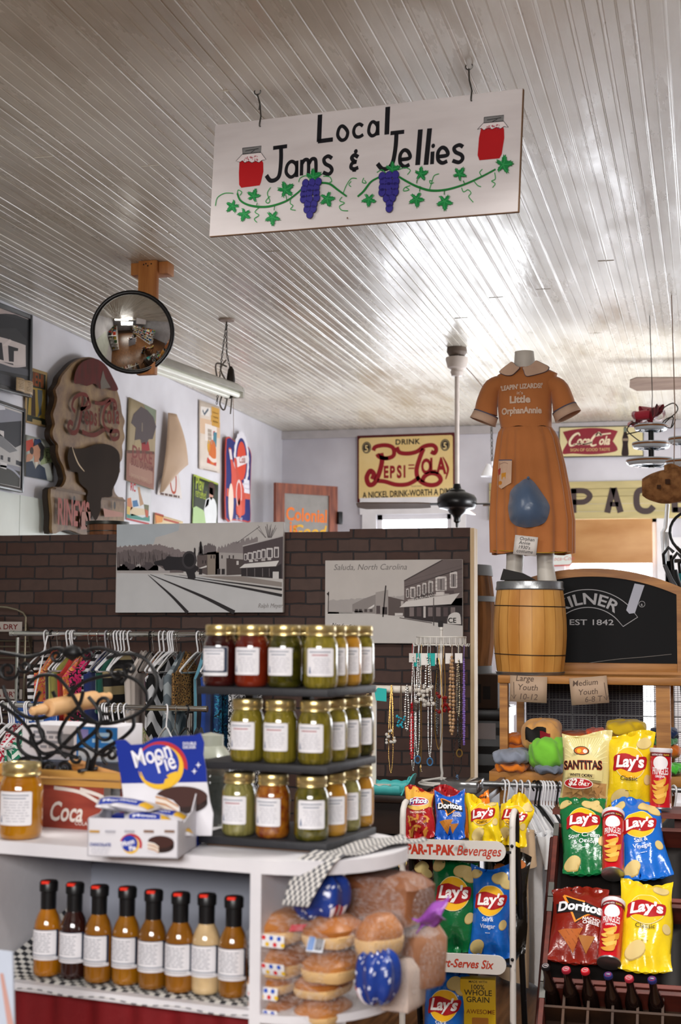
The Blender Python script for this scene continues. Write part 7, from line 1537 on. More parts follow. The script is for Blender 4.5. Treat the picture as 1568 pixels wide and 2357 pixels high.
for i,(yl, yr, hp_, tx) in enumerate([(1944,1970,45,0),(2205,2228,42,1),(2440,2460,42,2)]):
    c0, c1 = at(927, yl, YA - .02), at(1163, yr, YA - .02); zc_ = at(1050,(yl + yr) / 2, YA - .02).z; hh = hp_ * kz / 2; shz.append(zc_ - .0)
    X_ = Matrix.Translation((at(1045,2000, YA).x - ro.x,-.024, zc_)) @ Matrix.Rotation(-.012,4, 'Y'); hw = 122 * kz
    cap = [(hw - hh + hh * cos(R(t)), hh * sin(R(t))) for t in range(-90,91,18)] + [(-hw + hh + hh * cos(R(t)), hh * sin(R(t))) for t in range(90,271,18)]
    mb = MB(); mb.prism(cap,0,.010, lambda u, v, h: X_ @ V((u, h, v))); fp = mb.build('shelf_front', chip, rk)
    a = Art(.0005); RDL = '#b03520'
    if tx == 0: a.text('PAR-T-PAK',-hw * .88,-hh * .45, hh * 1.35, RDL, 'L', bold=.05, width=hw * .93); a.text('Beverages', hw * .08,-hh * .45, hh * 1.4, RDL, 'L', bold=.01, shear=.3, width=hw * .82)
    elif tx == 1: a.text('Quart-Serves Six',-hw * .50,-hh * .4, hh * 1.25, RDL, 'L', bold=.02, shear=.3, width=hw * 1.25)
    a.it and a.build('shelf_lettering', rk, lambda u, v, h: X_ @ V((u,-h, v)),.0006)
    mb = MB(); mb.boxx((xl,-.01, zc_ - .005),(xr,.13 + .1, zc_ + .003)); mb.build('shelf_pan', chipb, rk)
    mb = MB(); mb.ball((xr,-.012, zc_ + .02),.006,8); mb.ball((xl,-.012, zc_ + .02),.006,8); mb.build('bolt', black_metal, rk)
SG = 'snack bags in the metal rack'
vbag('chip_bag', 'red bag lying behind the blue bag on the top shelf of the metal rack',1030,1815,1925,4.93,.10,.05, '#a0181f', plain('#7d1218'), SG, seed=2)
vbag('chip_bag', 'black and orange bag at the back left of the top rack shelf',975,1816,1925,4.93,.11,.05, '#1b1718', plain('#a0502c'), SG, seed=3)
vbag('chip_bag', 'orange bag peeking out behind the yellow bags on the metal rack',1098,1826,1925,4.95,.09,.04, '#e07a1c', lambda a, w, h: a.text('Cheetos',0, h * .86,.2 * w, '#1b1512', bold=.03, shear=.2, width=.8 * w), SG, seed=4)
vbag('chip_bag', 'red and gold corn chip bag, first on the top shelf of the metal rack',965,1817,1926,4.80,.108,.05, '#a81a1e', fritos, SG, dx=2, seed=5)
vbag('chip_bag', 'blue tortilla chip bag in the middle of the top rack shelf',1037,1824,1929,4.79,.108,.05, '#1657b8', doritos(['COOL', 'RANCH']), SG, seed=6)
vbag('chip_bag', 'crumpled yellow potato chip bag, right on the top rack shelf',1119,1842,1938,4.80,.115,.06, '#e8c81a', lays(['Classic'], '#3a2c10', False), SG, dx=-10, seed=7, cr=1.6)
vbag('chip_bag', 'second yellow potato chip bag leaning out past the rack post',1172,1846,1940,4.86,.115,.05, '#e6c416', lays(['Classic'], '#3a2c10', False), SG, dx=22, seed=8, cr=1.8)
vbag('chip_bag', 'dark barbecue chip bag, left on the middle rack shelf',958,1968,2180,4.87,.13,.07, '#3a1716', lays([]), SG, seed=9)
vbag('chip_bag', 'black chip bag behind the blue one on the middle rack shelf',1165,1968,2190,4.93,.14,.06, '#17130f', plain('#b8672a'), SG, dx=12, seed=10)
vbag('chip_bag', 'dark green potato chip bag on the middle shelf of the metal rack',1042,1975,2184,4.80,.165,.09, '#0d6a38', lays([]), SG, dx=8, seed=11)
vbag('chip_bag', 'blue potato chip bag on the middle shelf of the metal rack',1128,1992,2200,4.79,.145,.09, '#1766c4', lays(['Salt &', 'Vinegar']), SG, dx=6, seed=12)
vbag('chip_bag', 'blue potato chip bag on the bottom shelf of the metal rack',1020,2236,2435,4.80,.150,.08, '#1766c4', lays(['Salt &', 'Vinegar']), SG, dx=10, seed=13)
p0, p1 = at(1060,2257,4.80), at(1126,2257,4.80); zb_ = shz[2] + .004
ck = thing('cracker_box', 'yellow whole grain cracker box on the bottom shelf of the metal rack', 'box',((p0.x + p1.x) / 2 + .006,4.83, zb_),.12)
w, h = .118, p0.z - zb_; mb = MB(); mb.boxx((-w / 2,0,0),(w / 2,.055, h), ch=.002); mb.build('carton_body', ink('#e0b61e',.45), ck)
a = Art(.0004)
for s, y, z in (('MADE WITH',.955,.011),('100%',.87,.022),('WHOLE',.79,.026),('GRAIN',.70,.026),('& AWESOME',.55,.020),('THIN',.32,.026)): a.text(s,.0, h * y, z, '#8a4a12' if '&' in s else '#2d2a20', bold=.01)
a.rect(-.02, h * .4,.035, h * .5, '#b5752c',.004); a.build('carton_print', ck, flat,.0005)
# ------------------------------------------------------------------ leaning stack of red wooden bottle crates
TH = R(45); c0 = at(1240,2357,4.6); xL = at(1250,2215,4.77).x; CRW = .462
KM = lambda s: Matrix.Translation((xL,4.6 + s * cos(TH),.222 + s * sin(TH))) @ Matrix.Rotation(-(pi / 2 - TH),4, 'X')
redc = mat('crate_redwood', '#6b2d22',.5, col2='#45201a', scale=6, stretch=(.7,4,4), bump=.06); crin = mat('crate_inside', '#4f3320',.6, col2='#332015', scale=6)
def crate(label, s0, L, grid=False):
    M = KM(s0); o = thing('bottle_crate', label, 'crate', M.translation, M.to_3x3(), 'leaning red wooden crates'); d, t = .10,.016
    mb = MB()
    for a_, b_ in (((0,0,0),(t, d, L)),((CRW - t,0,0),(CRW, d, L)),((t,0,0),(CRW - t, d, t)),((t,0, L - t),(CRW - t, d, L))): mb.boxx(a_, b_, ch=.002)
    mb.build('crate_frame', redc, o, smooth=False)
    mb = MB(); mb.boxx((t, d - .008, t),(CRW - t, d, L - t)); mb.build('crate_bottom', crin if grid else mat('crate_dark', '#1c1614',.6), o, smooth=False)
    for x in (-.001, CRW - t - .001):
        for z in (-.001, L - .055): mb = MB(); mb.boxx((x,-.0015, z),(x + t + .002,.03, z + .056)); mb.build('corner_strap', mat('strap_steel', '#6f6f6c',.45, metal=.8), o, smooth=False)
    if grid:
        for i in range(1,6): mb = MB(); mb.boxx((CRW * i / 6 - .004,.012, t),(CRW * i / 6 + .004, d - .01, L - t)); mb.build('divider', crin, o, smooth=False)
        for j in range(1,4): mb = MB(); mb.boxx((t,.010, L * j / 4 - .004),(CRW - t, d - .01, L * j / 4 + .004)); mb.build('divider', crin, o, smooth=False)
    return o
sC = (at(1282,1845,5.2) - V((0,4.6,.222)))
crate('red wooden crate with divided cells at the bottom of the leaning stack',-.155,.302, True)
crate('red wooden crate holding the red tortilla bag, middle of the leaning stack',.153,.318)
crate('red wooden crate holding the green bag, top of the leaning stack',.477,.305)
fr = thing('crate_stand', 'dark stand with sloping side rails behind the red crates', 'stand',(xL,4.6,0)); mb = MB()
for x in (-.03, CRW + .004):
    mb = MB(); mb.tube([(x + .012,.115 - .155 * .7,.222 - .155 * .7 - .14),(x + .012,.115 + .8 * cos(TH),.222 + .8 * sin(TH) - .085)],.012,8); mb.tube([(x + .012,.11 + .8 * cos(TH),.222 + .8 * sin(TH) - .1),(x + .012,.9,0)],.012,8); mb.build('side_rail', mat('stand_redbrown', '#4f1f1a',.5), fr)
G2 = 'snacks in the leaning crates'
def ktop(px, py, out):                                       # point at this pixel, `out` metres in front of the crate mouths
    M = KM(0); n = M.to_3x3() @ V((0,1,0)); return atP(px, py, M.translation - n * out, n)
def kbag(name, label, xb, yb, xt, yt, w, base, des, seed, out=.0, dep=.08, cr=1.0, lean=.0): return snack(name, label, ktop(xb, yb, out), ktop(xt, yt, out), w, dep, base, des, G2, lean, seed, cr=cr)
kbag('chip_bag', 'dark green potato chip bag in the top crate',1352,2008,1340,1838,.168, '#0d6a38', lays(['Sour Cream', '& Onion']),21,.0)
kbag('chip_bag', 'bright blue potato chip bag beside the can in the top crate',1492,2018,1462,1845,.168, '#1766c4', lays(['Salt &', 'Vinegar']),22,-.005)
can('red crisp can in the top crate between the green and blue bags', ktop(1411,2014,.03), ktop(1412,1872,.03), 'red crisp cans')
kbag('chip_bag', 'dark red tortilla chip bag in the middle crate',1330,2212,1338,2047,.195, '#7d1c10', doritos(['NACHO', 'CHEESE'], '#a8561c'),23,.0)
kbag('chip_bag', 'yellow potato chip bag in the middle crate',1486,2232,1490,2030,.175, '#e3c31a', lays(['Classic'], '#3a2c10', False),24,.01)
can('red crisp can in the middle crate beside the yellow bag', ktop(1402,2218,.03), ktop(1413,2078,.03), 'red crisp cans')
Yv = 5.24; tb_ = at(1400,1862, Yv)
o = mb = MB(); mb.boxx((xL - .01, Yv - .05, tb_.z - .02),(xL + CRW + .01, Yv + .16, tb_.z - .002)); mb.boxx((xL + .02, Yv + .10,0),(xL + .05, Yv + .13, tb_.z - .02)); mb.boxx((xL + CRW - .05, Yv + .10,0),(xL + CRW - .02, Yv + .13, tb_.z - .02)); tag(mb.build('wooden_ledge', redc, smooth=False), 'dark red wooden ledge above the leaning crates carrying the tallest bags', 'shelf')
vbag('chip_bag', 'cream white corn tortilla chip bag standing on the top ledge',1345,1687,1862, Yv + .03,.185,.09, '#d6c98c', santitas, G2,.05,8,25)
vbag('chip_bag', 'yellow potato chip bag standing on the top ledge',1448,1688,1866, Yv + .03,.17,.09, '#e3c31a', lays(['Classic'], '#3a2c10', False), G2,.05,6,26)
b_ = at(1520,1862, Yv); t_ = at(1522,1722, Yv + .02); can('red crisp can at the right end of the top ledge', b_, t_, 'red crisp cans')
vbag('chip_bag', 'dark red bag between the cream and yellow bags on the top ledge',1396,1760,1862, Yv + .13,.08,.04, '#5f1418', plain('#7d1d20'), G2,.03,0,27)
M = KM(0)
for i,(x, y, c_, w_) in enumerate([(1256,2223, '#1c1b1e', 'black'),(1303,2230, '#a82a3c', 'dark red'),(1347,2233, '#c4202c', 'bright red'),(1400,2243, '#2a2f66', 'navy'),(1448,2250, '#b03040', 'red and white'),(1501,2253, '#2c3068', 'dark blue')]):
    tip = ktop(x, y,.075); q_ = M.to_3x3(); Z = -(q_ @ V((0,1,0))); Z = (Z * .9 + (q_ @ V((0,0,1))) * .28 + V((-.1,0,0))).normalized()
    o = thing('soda_bottle', 'glass soda bottle with a %s cap, %s in the bottom crate' % (w_, ORD[i]), 'bottle', tip, Z.to_track_quat('Z', 'Y').to_matrix(), 'bottles in the bottom crate')
    mb = MB(); mb.lathe([(0,-.165),(.026,-.16),(.027,-.10),(.022,-.075),(.013,-.045),(.0115,-.008),(.0,-.006)],20); mb.build('glass_body', mat('cola_glass', '#140b0a',.08, coat=1), o)
    mb = MB(); mb.lathe([(.0145,-.010),(.0148,-.006),(.0135,.0),(0,.001)],21); mb.build('cap', ink(c_,.35), o); a = Art(.0003); a.ell(0,0,.010,.010, '#c8b9bc' if i != 5 and i != 3 else '#b5303c',16); a.up(); a.ell(0,0,.0085,.0085, c_,16); a.rect(-.006,-.002,.006,.003, '#c8b9bc'); a.build('cap_print', o, lambda u, v, h: (u, v,.001 + h),.0004)
# ------------------------------------------------------------------ dark display table with jewellery
YT = 6.1; zt = at(945,1832,5.75).z
t0, t1 = at(700,1830,5.75).x, at(1112,1826,5.75).x
tbl = thing('display_table', 'dark wooden display table in front of the brick screen', 'table',((t0 + t1) / 2, YT,0)); w = t1 - t0
dkw = mat('wood_dark', '#2a1d17',.35, col2='#1b1310', scale=5, stretch=(.6,4,4))
mb = MB(); mb.boxx((-w / 2,-.36, zt - .03),(w / 2,.36, zt), ch=.005); mb.build('tabletop', dkw, tbl)
mb = MB(); mb.boxx((-w / 2 + .03,-.32, zt - .16),(w / 2 - .03,.33, zt - .03)); mb.build('apron', dkw, tbl)
for x in (-w / 2 + .05, w / 2 - .05):
    for y in (-.30,.30): mb = MB(); mb.boxx((x - .025, y - .025,0),(x + .025, y + .025, zt - .16)); mb.build('leg', dkw, tbl)
mb = MB(); mb.boxx((-w / 2 + .06,-.29,.25),(w / 2 - .06,.3, zt - .17)); mb.build('glass_case', mat('case_glass', '#1d2a2a',.08, coat=.8), tbl)
c = at(1075,1818,6.0); g = thing('glass_block', 'clear plastic display box at the right end of the dark table', 'box',(c.x,6.0, zt)); mb = MB(); mb.boxx((-.10,-.08,0),(.055,.12,.045), ch=.003); mb.build('box_body', mat('box_grey_clear', '#5d5c5c',.12, coat=.6), g)
teal = mat('teal_paint', '#43a6a6',.4, var=.04)
c = at(885,1828,5.85); tr = thing('teal_tray', 'turquoise scalloped tray with handles under the necklace stand', 'tray',(c.x,5.85, zt),.0)
k = (CAMR.transposed() @ (c - EYE)).z / FPX; hw = 52 * k
mb = MB(); mb.boxx((-hw,-.10,0),(hw * .9,.10,.008))
for y in (-.10,.10): mb.sheet(lambda u, v: (-hw + u * hw * 1.95, y * (1 + .1 * v),(.035 + .006 * abs(sin(u * 12))) * v),30,2)
mb.build('tray_body', teal, tr, solid=.006)
for s in (-1,1):
    x = s * hw * (.95 if s > 0 else 1); mb = MB(); P = [(-.10,0),(.10,0),(.10,.03),(.06,.05),(.045,.072),(.02,.08),(-.02,.08),(-.045,.072),(-.06,.05),(-.10,.03)]; mb.prism(P,0,.007, lambda u, v, h: (x + s * v * .45 + h, u, v)); mb.build('tray_end', teal, tr, smooth=False)
mb = MB(); mb.tube([(hw + .012,.035 * cos(pi * i / 8),.045 + .02 * sin(pi * i / 8)) for i in range(9)],.004,6); mb.build('handle_slot', teal, tr)
cream_p = mat('cream_paint', '#d3cbc0',.45)
def TP(px, py, Y): return at(px, py, Y)
Yj = 5.95
b0 = at(861,1800, Yj); j = thing('necklace_bar', 'cream T-shaped necklace bar standing in the turquoise tray', 'jewelry stand',(b0.x, Yj, zt + .009)); J = V(j.location)
zb = at(861,1586, Yj).z - J.z; xl, xr = at(848,1586, Yj).x - J.x, at(948,1586, Yj).x - J.x
mb = MB(); mb.boxx((-.042,-.05,0),(.075,.05,.014), ch=.003); mb.build('base', cream_p, j); mb = MB(); mb.boxx((-.009,-.009,.014),(.009,.009, zb)); mb.build('post', cream_p, j); mb = MB(); mb.tube([(xl,0, zb),(xr,0, zb)],.0165,14); mb.build('bar', cream_p, j)
# white wire spinner
Yn = 6.2; n0 = at(1016,1815, Yn); spn = thing('necklace_spinner', 'white wire necklace spinner with a hoop rack on top', 'jewelry stand',(n0.x, Yn, zt)); O = V(spn.location)
ww = mat('wire_white', '#d6d2cc',.4); kn = (CAMR.transposed() @ (n0 - EYE)).z / FPX; rr_ = 57 * kn; zl, zh = at(1016,1484, Yn).z - zt, at(1016,1466, Yn).z - zt
mb = MB(); mb.tube([(rr_ * .9 * cos(i * .2618), rr_ * .9 * sin(i * .2618),.006) for i in range(24)],.0055,7, closed=True); mb.tube([(rr_ * .8 * cos(i * .2618), rr_ * .8 * sin(i * .2618),.014) for i in range(24)],.005,7, closed=True); mb.tube([(-rr_ * .8,0,.014),(0,0,.03),(rr_ * .8,0,.014)],.005,7); mb.build('base_ring', ww, spn)
mb = MB(); mb.tube([(0,0,.02),(.004,0,.05),(0,0,.08),(0,0, zh + .03)],.006,8); mb.ball((0,0, zh + .035),.009,10); mb.build('pole', ww, spn)
mb = MB()
for z in (zl, zh): mb.tube([(rr_ * cos(i * .2618), rr_ * sin(i * .2618), z) for i in range(24)],.003,6, closed=True)
for i in range(24): a_ = i * .2618; mb.tube([(rr_ * cos(a_), rr_ * sin(a_), zh),(rr_ * cos(a_), rr_ * sin(a_), zl),(rr_ * 1.12 * cos(a_), rr_ * 1.12 * sin(a_), zl - .006),(rr_ * 1.16 * cos(a_), rr_ * 1.16 * sin(a_), zl + .006)],.0022,5)
for i in range(4): a_ = i * pi / 2; mb.tube([(0,0, zh),(rr_ * cos(a_), rr_ * sin(a_), zh)],.003,5)
mb.build('hoop_rack', ww, spn)
silver, goldm, pearl = mat('silver_bead', '#a9a8a6',.2, metal=.9), mat('gold_bead', '#a8854a',.25, metal=.8), mat('pearl_bead', '#cfc8c0',.2, coat=.5)
blackb = mat('black_bead', '#121214',.15)
def necklace(label, x0, x1, yt, yb, Y, m, r, group, pend=None, kind='beads', wide=.0):
    """two strands hanging from the top point, meeting at the bottom; pixel columns x0,x1"""
    T = at((x0 + x1) / 2, yt, Y); o = thing('necklace', label, 'necklace', T,0, group); mb = MB(); L = T.z - at((x0 + x1) / 2, yb, Y).z; hw = max(.003,(at(x1, yb, Y).x - at(x0, yb, Y).x) * .36)
    n = 26; P = []
    for s in (-1,1): P.append([V((s * hw * (min(1,2.2 * t) ** .6) * (1 - max(0, t - .8) * 5) ** .5 if t < 1 else 0,-.004 * s,-L * t)) for t in [i / n for i in range(n + 1)]])
    path = P[0] + P[1][::-1][1:]
    if kind == 'chain': mb.tube(path, r,5)
    else:
        mb.tube(path,.0012,4); d = 0; last = None
        for p, q_ in zip(path, path[1:]):
            l = (q_ - p).length; s = 0
            while d <= l: mb.ball(p.lerp(q_, d / l), r * (.8 + .4 * ((len(mb.v) // 7) % 3) / 2),6); d += r * 2.1
            d -= l
    mb.build('strand', m, o)
    if pend:
        pm, pr, ps = pend; mb = MB(); q = random.Random(int(x0))
        if ps == 'ring': mb.tube([(pr * cos(i * .35),0,-L - pr * 1.3 + pr * 1.3 * sin(i * .35)) for i in range(18)], pr * .28,6, closed=True)
        elif ps == 'tassel':
            for i in range(9): mb.tube([(0,0,-L),(q.uniform(-pr, pr) * .5, q.uniform(-pr, pr) * .5,-L - pr * 1.5),(q.uniform(-pr, pr),0,-L - pr * 5)],.0014,4)
        else:
            for i in range(16): mb.ball((q.uniform(-pr, pr) * 1.2, q.uniform(-.012,.0),-L + q.uniform(-pr * 2.2, pr * 1.2)), pr * q.uniform(.25,.45),7)
        mb.build('pendant', pm, o)
    return o
NG, BG2 = 'necklaces on the wire spinner', 'necklaces on the cream bar'
yf = Yn - rr_ - .012
red, turq, purp, redglass, blue = ink('#c4202c',.3), ink('#2a9ab0',.3), ink('#7f62b0',.3), mat('red_glass', '#7a1214',.1, coat=1), mat('blue_glass', '#3c6c98',.1, coat=1)
for a_ in [('long silver chain necklace ending in dark beads at the left of the spinner',945,958,1512,1775, silver,.0028, None, 'beads'),('necklace of big red discs on a thin cord',944,952,1618,1748, red,.0052, None, 'beads'),('silver chain necklace with a cluster of pearls',958,970,1512,1590, silver,.003,(pearl,.022, 'c'), 'beads'),('grey bead necklace with a pale blue ring pendant',956,968,1515,1740, silver,.0036,(blue,.012, 'ring'), 'beads'),('thick silver rope necklace with a pearl cluster, middle of the spinner',978,990,1512,1595, silver,.005,(pearl,.024, 'c'), 'beads'),('necklace with a blue glass ring and gold tassel',984,996,1515,1745, silver,.003,(blue,.012, 'ring'), 'beads'),('gold tassel necklace, lowest on the spinner',966,972,1590,1760, goldm,.0018,(goldm,.006, 'tassel'), 'chain'),('thin brass chain necklace looping low on the spinner',998,1022,1515,1725, goldm,.0022, None, 'chain'),('black bead necklace next to the pole',1003,1010,1515,1692, blackb,.0036, None, 'beads'),('red glass drop necklace on a gold chain',1015,1027,1515,1610, goldm,.0022,(redglass,.026, 'c'), 'chain'),('bronze pearl necklace of large beads right of the pole',1034,1046,1512,1690, mat('bronze_pearl', '#a9825a',.25, coat=.5),.0075, None, 'beads'),('gold link necklace near the right side of the spinner',1050,1060,1512,1650, mat('pale_gold', '#b5a890',.3, metal=.7),.0045, None, 'beads'),('black stone necklace with a gold hoop pendant',1053,1062,1520,1725, blackb,.0034,(goldm,.012, 'ring'), 'beads'),('purple bead necklace at the right edge of the spinner',1066,1070,1518,1715, purp,.0044, None, 'beads'),('thin black cord necklace with a blue stone at the lower right',1040,1066,1690,1785, blackb,.0022,(blue,.005, 'c'), 'beads')]:
    lb, x0, x1, y0, y1, m, r, pend, kd = a_; o = necklace(lb, x0, x1, y0, y1, yf - .004 - rnd.uniform(0,.02), m, r, NG, pend, kd)
    if y0 > 1560 or True:
        mb = MB(); T = V(o.location); mb.tube([(0,0,0),(0,.012, max(0.01,(zt + zl + .002) - T.z))],.0012,4); mb.build('cord', m, o)
for i,(x, c_, dx) in enumerate([(961, '#1fa39c',0),(993, '#1fa39c',0),(976, '#dcd8d4',0),(1010, '#dcd8d4',0),(1034, '#d9d4d0',0),(1056, '#dcd8d6',0),(950, '#cfc8c4',0)]):
    p = at(x,1510, yf - .012); mb = MB(); mb.boxx((-.016,-.001,-.045 + .003 * i),(.016,.001,.012)); o = mb.build('jewelry_card', ink(c_,.5)); o.location = p; o.rotation_euler = (0,0,.15 * (i % 3 - 1))
    tag(o, '%s jewellery card on the wire spinner, %s' % ('turquoise' if c_ == '#1fa39c' else 'white',['left one of two turquoise', 'right one of two turquoise', 'between the turquoise cards', 'beside the pole', 'above the red drops', 'at the right side', 'at the left edge'][i]), 'card', 'jewellery cards on the spinner')
for lb, x0, x1, y1, m, r, pend, kd in [('tapering bronze mesh necklace at the left end of the cream bar',842,852,1700, mat('bronze_mesh', '#6d5c40',.4, metal=.7),.0045, None, 'beads'),('long gold bead necklace reaching down to the turquoise tray',893,908,1780, goldm,.0022, None, 'beads'),('pearl cluster necklace on the cream bar',897,907,1690, goldm,.0026,(pearl,.018, 'c'), 'beads'),('turquoise chip necklace on the cream bar',920,926,1655, ink('#6a5a4a',.4),.0018,(turq,.016, 'c'), 'chain'),('flat silver mesh necklace at the right of the cream bar',931,943,1682, mat('silver_mesh', '#9d9a96',.3, metal=.7),.0048, None, 'beads')]:
    necklace(lb, x0, x1,1578, y1, Yj - .022, m, r, BG2, pend, kd)
p = at(876,1596, Yj - .03); mb = MB(); mb.prism([(-.02,-.03),(.026,-.034),(.026,.02),(-.012,.024),(-.026,.008)],0,.002, lambda u, v, h: (u, h, v)); o = mb.build('jewelry_card', ink('#2aa8a4',.5)); o.location = p; tag(o, 'turquoise tag-shaped card on the cream necklace bar', 'card')
# ------------------------------------------------------------------ wooden shelf unit on the right
YS = 6.25; ztop = at(1300,1556, YS).z; sx0, sx1 = at(1145,1600, YS).x, at(1640,1600, YS).x
u_ = thing('shelf_unit', 'wooden shelf unit with wire mesh back carrying the keg and chalkboard', 'shelf',(sx0, YS,0)); W_ = sx1 - sx0; Dp = .62
zl = at(1210,1775, YS).z
mb = MB(); mb.boxx((.005,-.02, ztop - .034),(W_, Dp, ztop), ch=.003); mb.build('top_board', wood_oak, u_)
for x in (0, W_ - .16):
    for y in (0.0, Dp - .05): mb = MB(); mb.boxx((x + .01 if x == 0 else at(1510,1600, YS).x - sx0, y,0),(x + .045 if x == 0 else at(1510,1600, YS).x - sx0 + .06, y + .045, ztop - .034)); mb.build('post', wood_oak, u_)
mb = MB(); mb.boxx((-.03,-.05, zl - .045),(W_, Dp - .05, zl), ch=.003); mb.build('lower_shelf', wood_oak, u_)
for z in (.45,.15): mb = MB(); mb.boxx((0,.32, z - .03),(W_, Dp, z)); mb.build('lower_shelf', wood_mid, u_)
mb = MB(); n = 46; wz0, wz1 = zl, ztop - .034
for i in range(n): x = .05 + (W_ - .1) * i / n; mb.boxx((x, Dp - .004, wz0),(x + .0022, Dp - .002, wz1))
for i in range(44): z = wz0 + (wz1 - wz0) * i / 44; mb.boxx((.05, Dp - .004, z),(W_ - .05, Dp - .002, z + .0022))
for i in range(5): mb.boxx((.05 + .11 * i, Dp - .01, wz0),(.054 + .11 * i, Dp - .006, wz1)); mb.boxx((.05, Dp - .01, wz0 + .07 * i),(W_ - .05, Dp - .006, wz0 + .07 * i + .004))
mb.build('wire_mesh', mat('mesh_wire', '#6b6a6c',.45, metal=.6), u_, smooth=False)
mb = MB(); mb.boxx((.05, Dp, wz0),(.05 + W_ * .60, Dp + .006, wz1)); mb.build('dark_backing', cloth('#2a2430'), u_)
hr = thing('hanging_rod', 'rod under the lower shelf carrying the shirt hangers', 'rod',(sx0, YS - .27, zl - .03)); mb = MB(); mb.tube([(-.02,0,0),(W_,0,0)],.011,10); mb.build('rod_bar', steel, hr)
for x in (.02, W_ - .1): mb = MB(); mb.boxx((x,-.005,-.006),(x + .02,.22,.006)); mb.build('bracket', steel, hr)
# ---- keg
YK = 6.38; kc = at(1221,1556, YK); kk = (CAMR.transposed() @ (kc - EYE)).z / FPX; hk_ = 214 * kk
keg = thing('wooden_keg', 'small honey-coloured wooden keg with steel end hoops under the costume', 'keg',(kc.x, YK, ztop))
rk = lambda t: kk * (74 + 9.5 * sin(pi * min(1, t * 1.02)) + (1 - t) * 1.5)
ns = 18; mb = MB()
for s in range(ns):
    a0, a1 = 2 * pi * s / ns + .012,2 * pi * (s + 1) / ns - .012
    V_ = []
    for i in range(13):
        t = i / 12; V_ += [V((rk(t) * cos(a), rk(t) * sin(a), hk_ * t)) for a in (a0,(a0 + a1) / 2, a1)] 
    mb.add(V_,[(i * 3 + j, i * 3 + j + 1, i * 3 + j + 4, i * 3 + j + 3) for i in range(12) for j in range(2)])
mb.lathe([(rk(t) * .985, hk_ * t) for t in (0,.25,.5,.75,1)],36); mb.build('staves', mat('keg_wood', '#d19a50',.42, col2='#b0742f', scale=4, stretch=(3,3,.5), bump=.05), keg, ang=20)
mb = MB(); mb.lathe([(0, hk_ - .012),(rk(1), hk_ - .012),(rk(1), hk_ - .002),(0, hk_ - .002)],36); mb.build('keg_head', wood_light, keg)
for t0_, t1_ in ((.0,.035),(.905,1.0)):
    mb = MB(); mb.lathe([(rk(t0_) + .003, hk_ * t0_),(rk(t0_) + .005, hk_ * (t0_ + .01)),(rk((t0_ + t1_) / 2) + .004, hk_ * (t0_ + t1_) / 2),(rk(t1_) + .006, hk_ * t1_ - .003),(rk(t1_) + .003, hk_ * t1_)],40); mb.build('end_hoop', steel, keg)
for t in (.22,.735): mb = MB(); mb.tube([(rk(t) * 1.012 * cos(i * .1745), rk(t) * 1.012 * sin(i * .1745), hk_ * t + .004 * sin(i * .1745 - 1)) for i in range(36)],.0022,5, closed=True); mb.build('wire_hoop', mat('wire_dark', '#3a2a20',.5, metal=.6), keg)
# ---- mannequin in the orange costume (local origin on the keg head)
zk = ztop + hk_ + .001; mo = V((kc.x, YK, zk))
mn = thing('mannequin', 'headless child mannequin in an orange costume dress standing on the keg', 'mannequin', mo)
ky = (zk - EYE.z) ; sc = 1 / 3.0866
def mp(x, y): p = at(1060 + x * sc,780 + y * sc, YK) - mo; return p.x, p.z
skin = mat('mannequin_white', '#c9c2b8',.4)
def ring_loft(mb, rows, n=48, mod=None, m=0):
    """rows of (pixel y, pixel x left, pixel x right, depth ratio)"""
    R_ = []
    for y, xl, xr, d in rows: a_, z = mp(xl, y); b_, _ = mp(xr, y); R_.append((z,(a_ + b_) / 2,(b_ - a_) / 2, d))
    S_ = [r for i in range(len(R_) - 1) for r in [tuple(R_[i][k] + (R_[i + 1][k] - R_[i][k]) * t / 4 for k in range(4)) for t in range(4)]] + [R_[-1]]
    vs = []; fs = []
    for i,(z, c_, w, d) in enumerate(S_):
        for k in range(n):
            a = 2 * pi * k / n; f = 1 + (mod(a, i / (len(S_) - 1)) if mod else 0); vs.append(V((c_ + w * f * cos(a), w * d * f * sin(a), z + (.004 * sin(6 * a) if mod and i == len(S_) - 1 else 0))))
    for i in range(len(S_) - 1): fs += [(i * n + k, i * n + (k + 1) % n,(i + 1) * n + (k + 1) % n,(i + 1) * n + k) for k in range(n)]
    mb.add(vs, fs, m); return S_
mb = MB(); ring_loft(mb,[(95,387,522,.95),(150,384,528,.95),(215,378,535,.9),(240,345,595,.42),(300,310,610,.42),(640,330,610,.45),(800,320,640,.5),(1200,330,670,.45)],32); a_, z = mp(387,95); b_, _ = mp(522,95); mb.lathe([(0,0),((b_ - a_) / 2,0)],32,((a_ + b_) / 2,0, z), sy=.95)
for rows in ([(1100,320,470,.9),(1300,322,465,.9),(1540,327,452,.95),(1600,326,448,1),(1650,322,442,1),(1725,312,456,1)],[(1100,520,680,.9),(1300,530,672,.9),(1540,542,668,.95),(1600,545,664,1),(1650,545,672,1),(1730,548,688,1)]): ring_loft(mb, rows,28)
mb.build('mannequin_body', skin, mn, ang=60)
mb = MB(); x0, z0 = mp(300,1728); x1, z1 = mp(545,1728); mb.prism([(x0,0.0),(x1,.0),(x1 - .02,.012),(x0 + .1,.03),(x0 + .015,.05)],-.08,-.03, lambda u, v, h: (u, h, v + .004)); mb.build('black_shoe', ink('#191513',.5), mn)
org = mat('cotton_orange', '#b8703a',.8, col2='#a05f2c', scale=3, bump=.08, bscale=220, sheen=.3)
drs = thing('x', None, None); bpy.data.objects.remove(drs)
mb = MB()
ring_loft(mb,[(212,375,538,.85),(235,300,640,.52),(262,262,690,.48),(330,258,672,.50),(450,262,650,.56),(560,272,648,.58),(640,288,648,.60)],56, lambda a, t: .01 * sin(9 * a) * t)
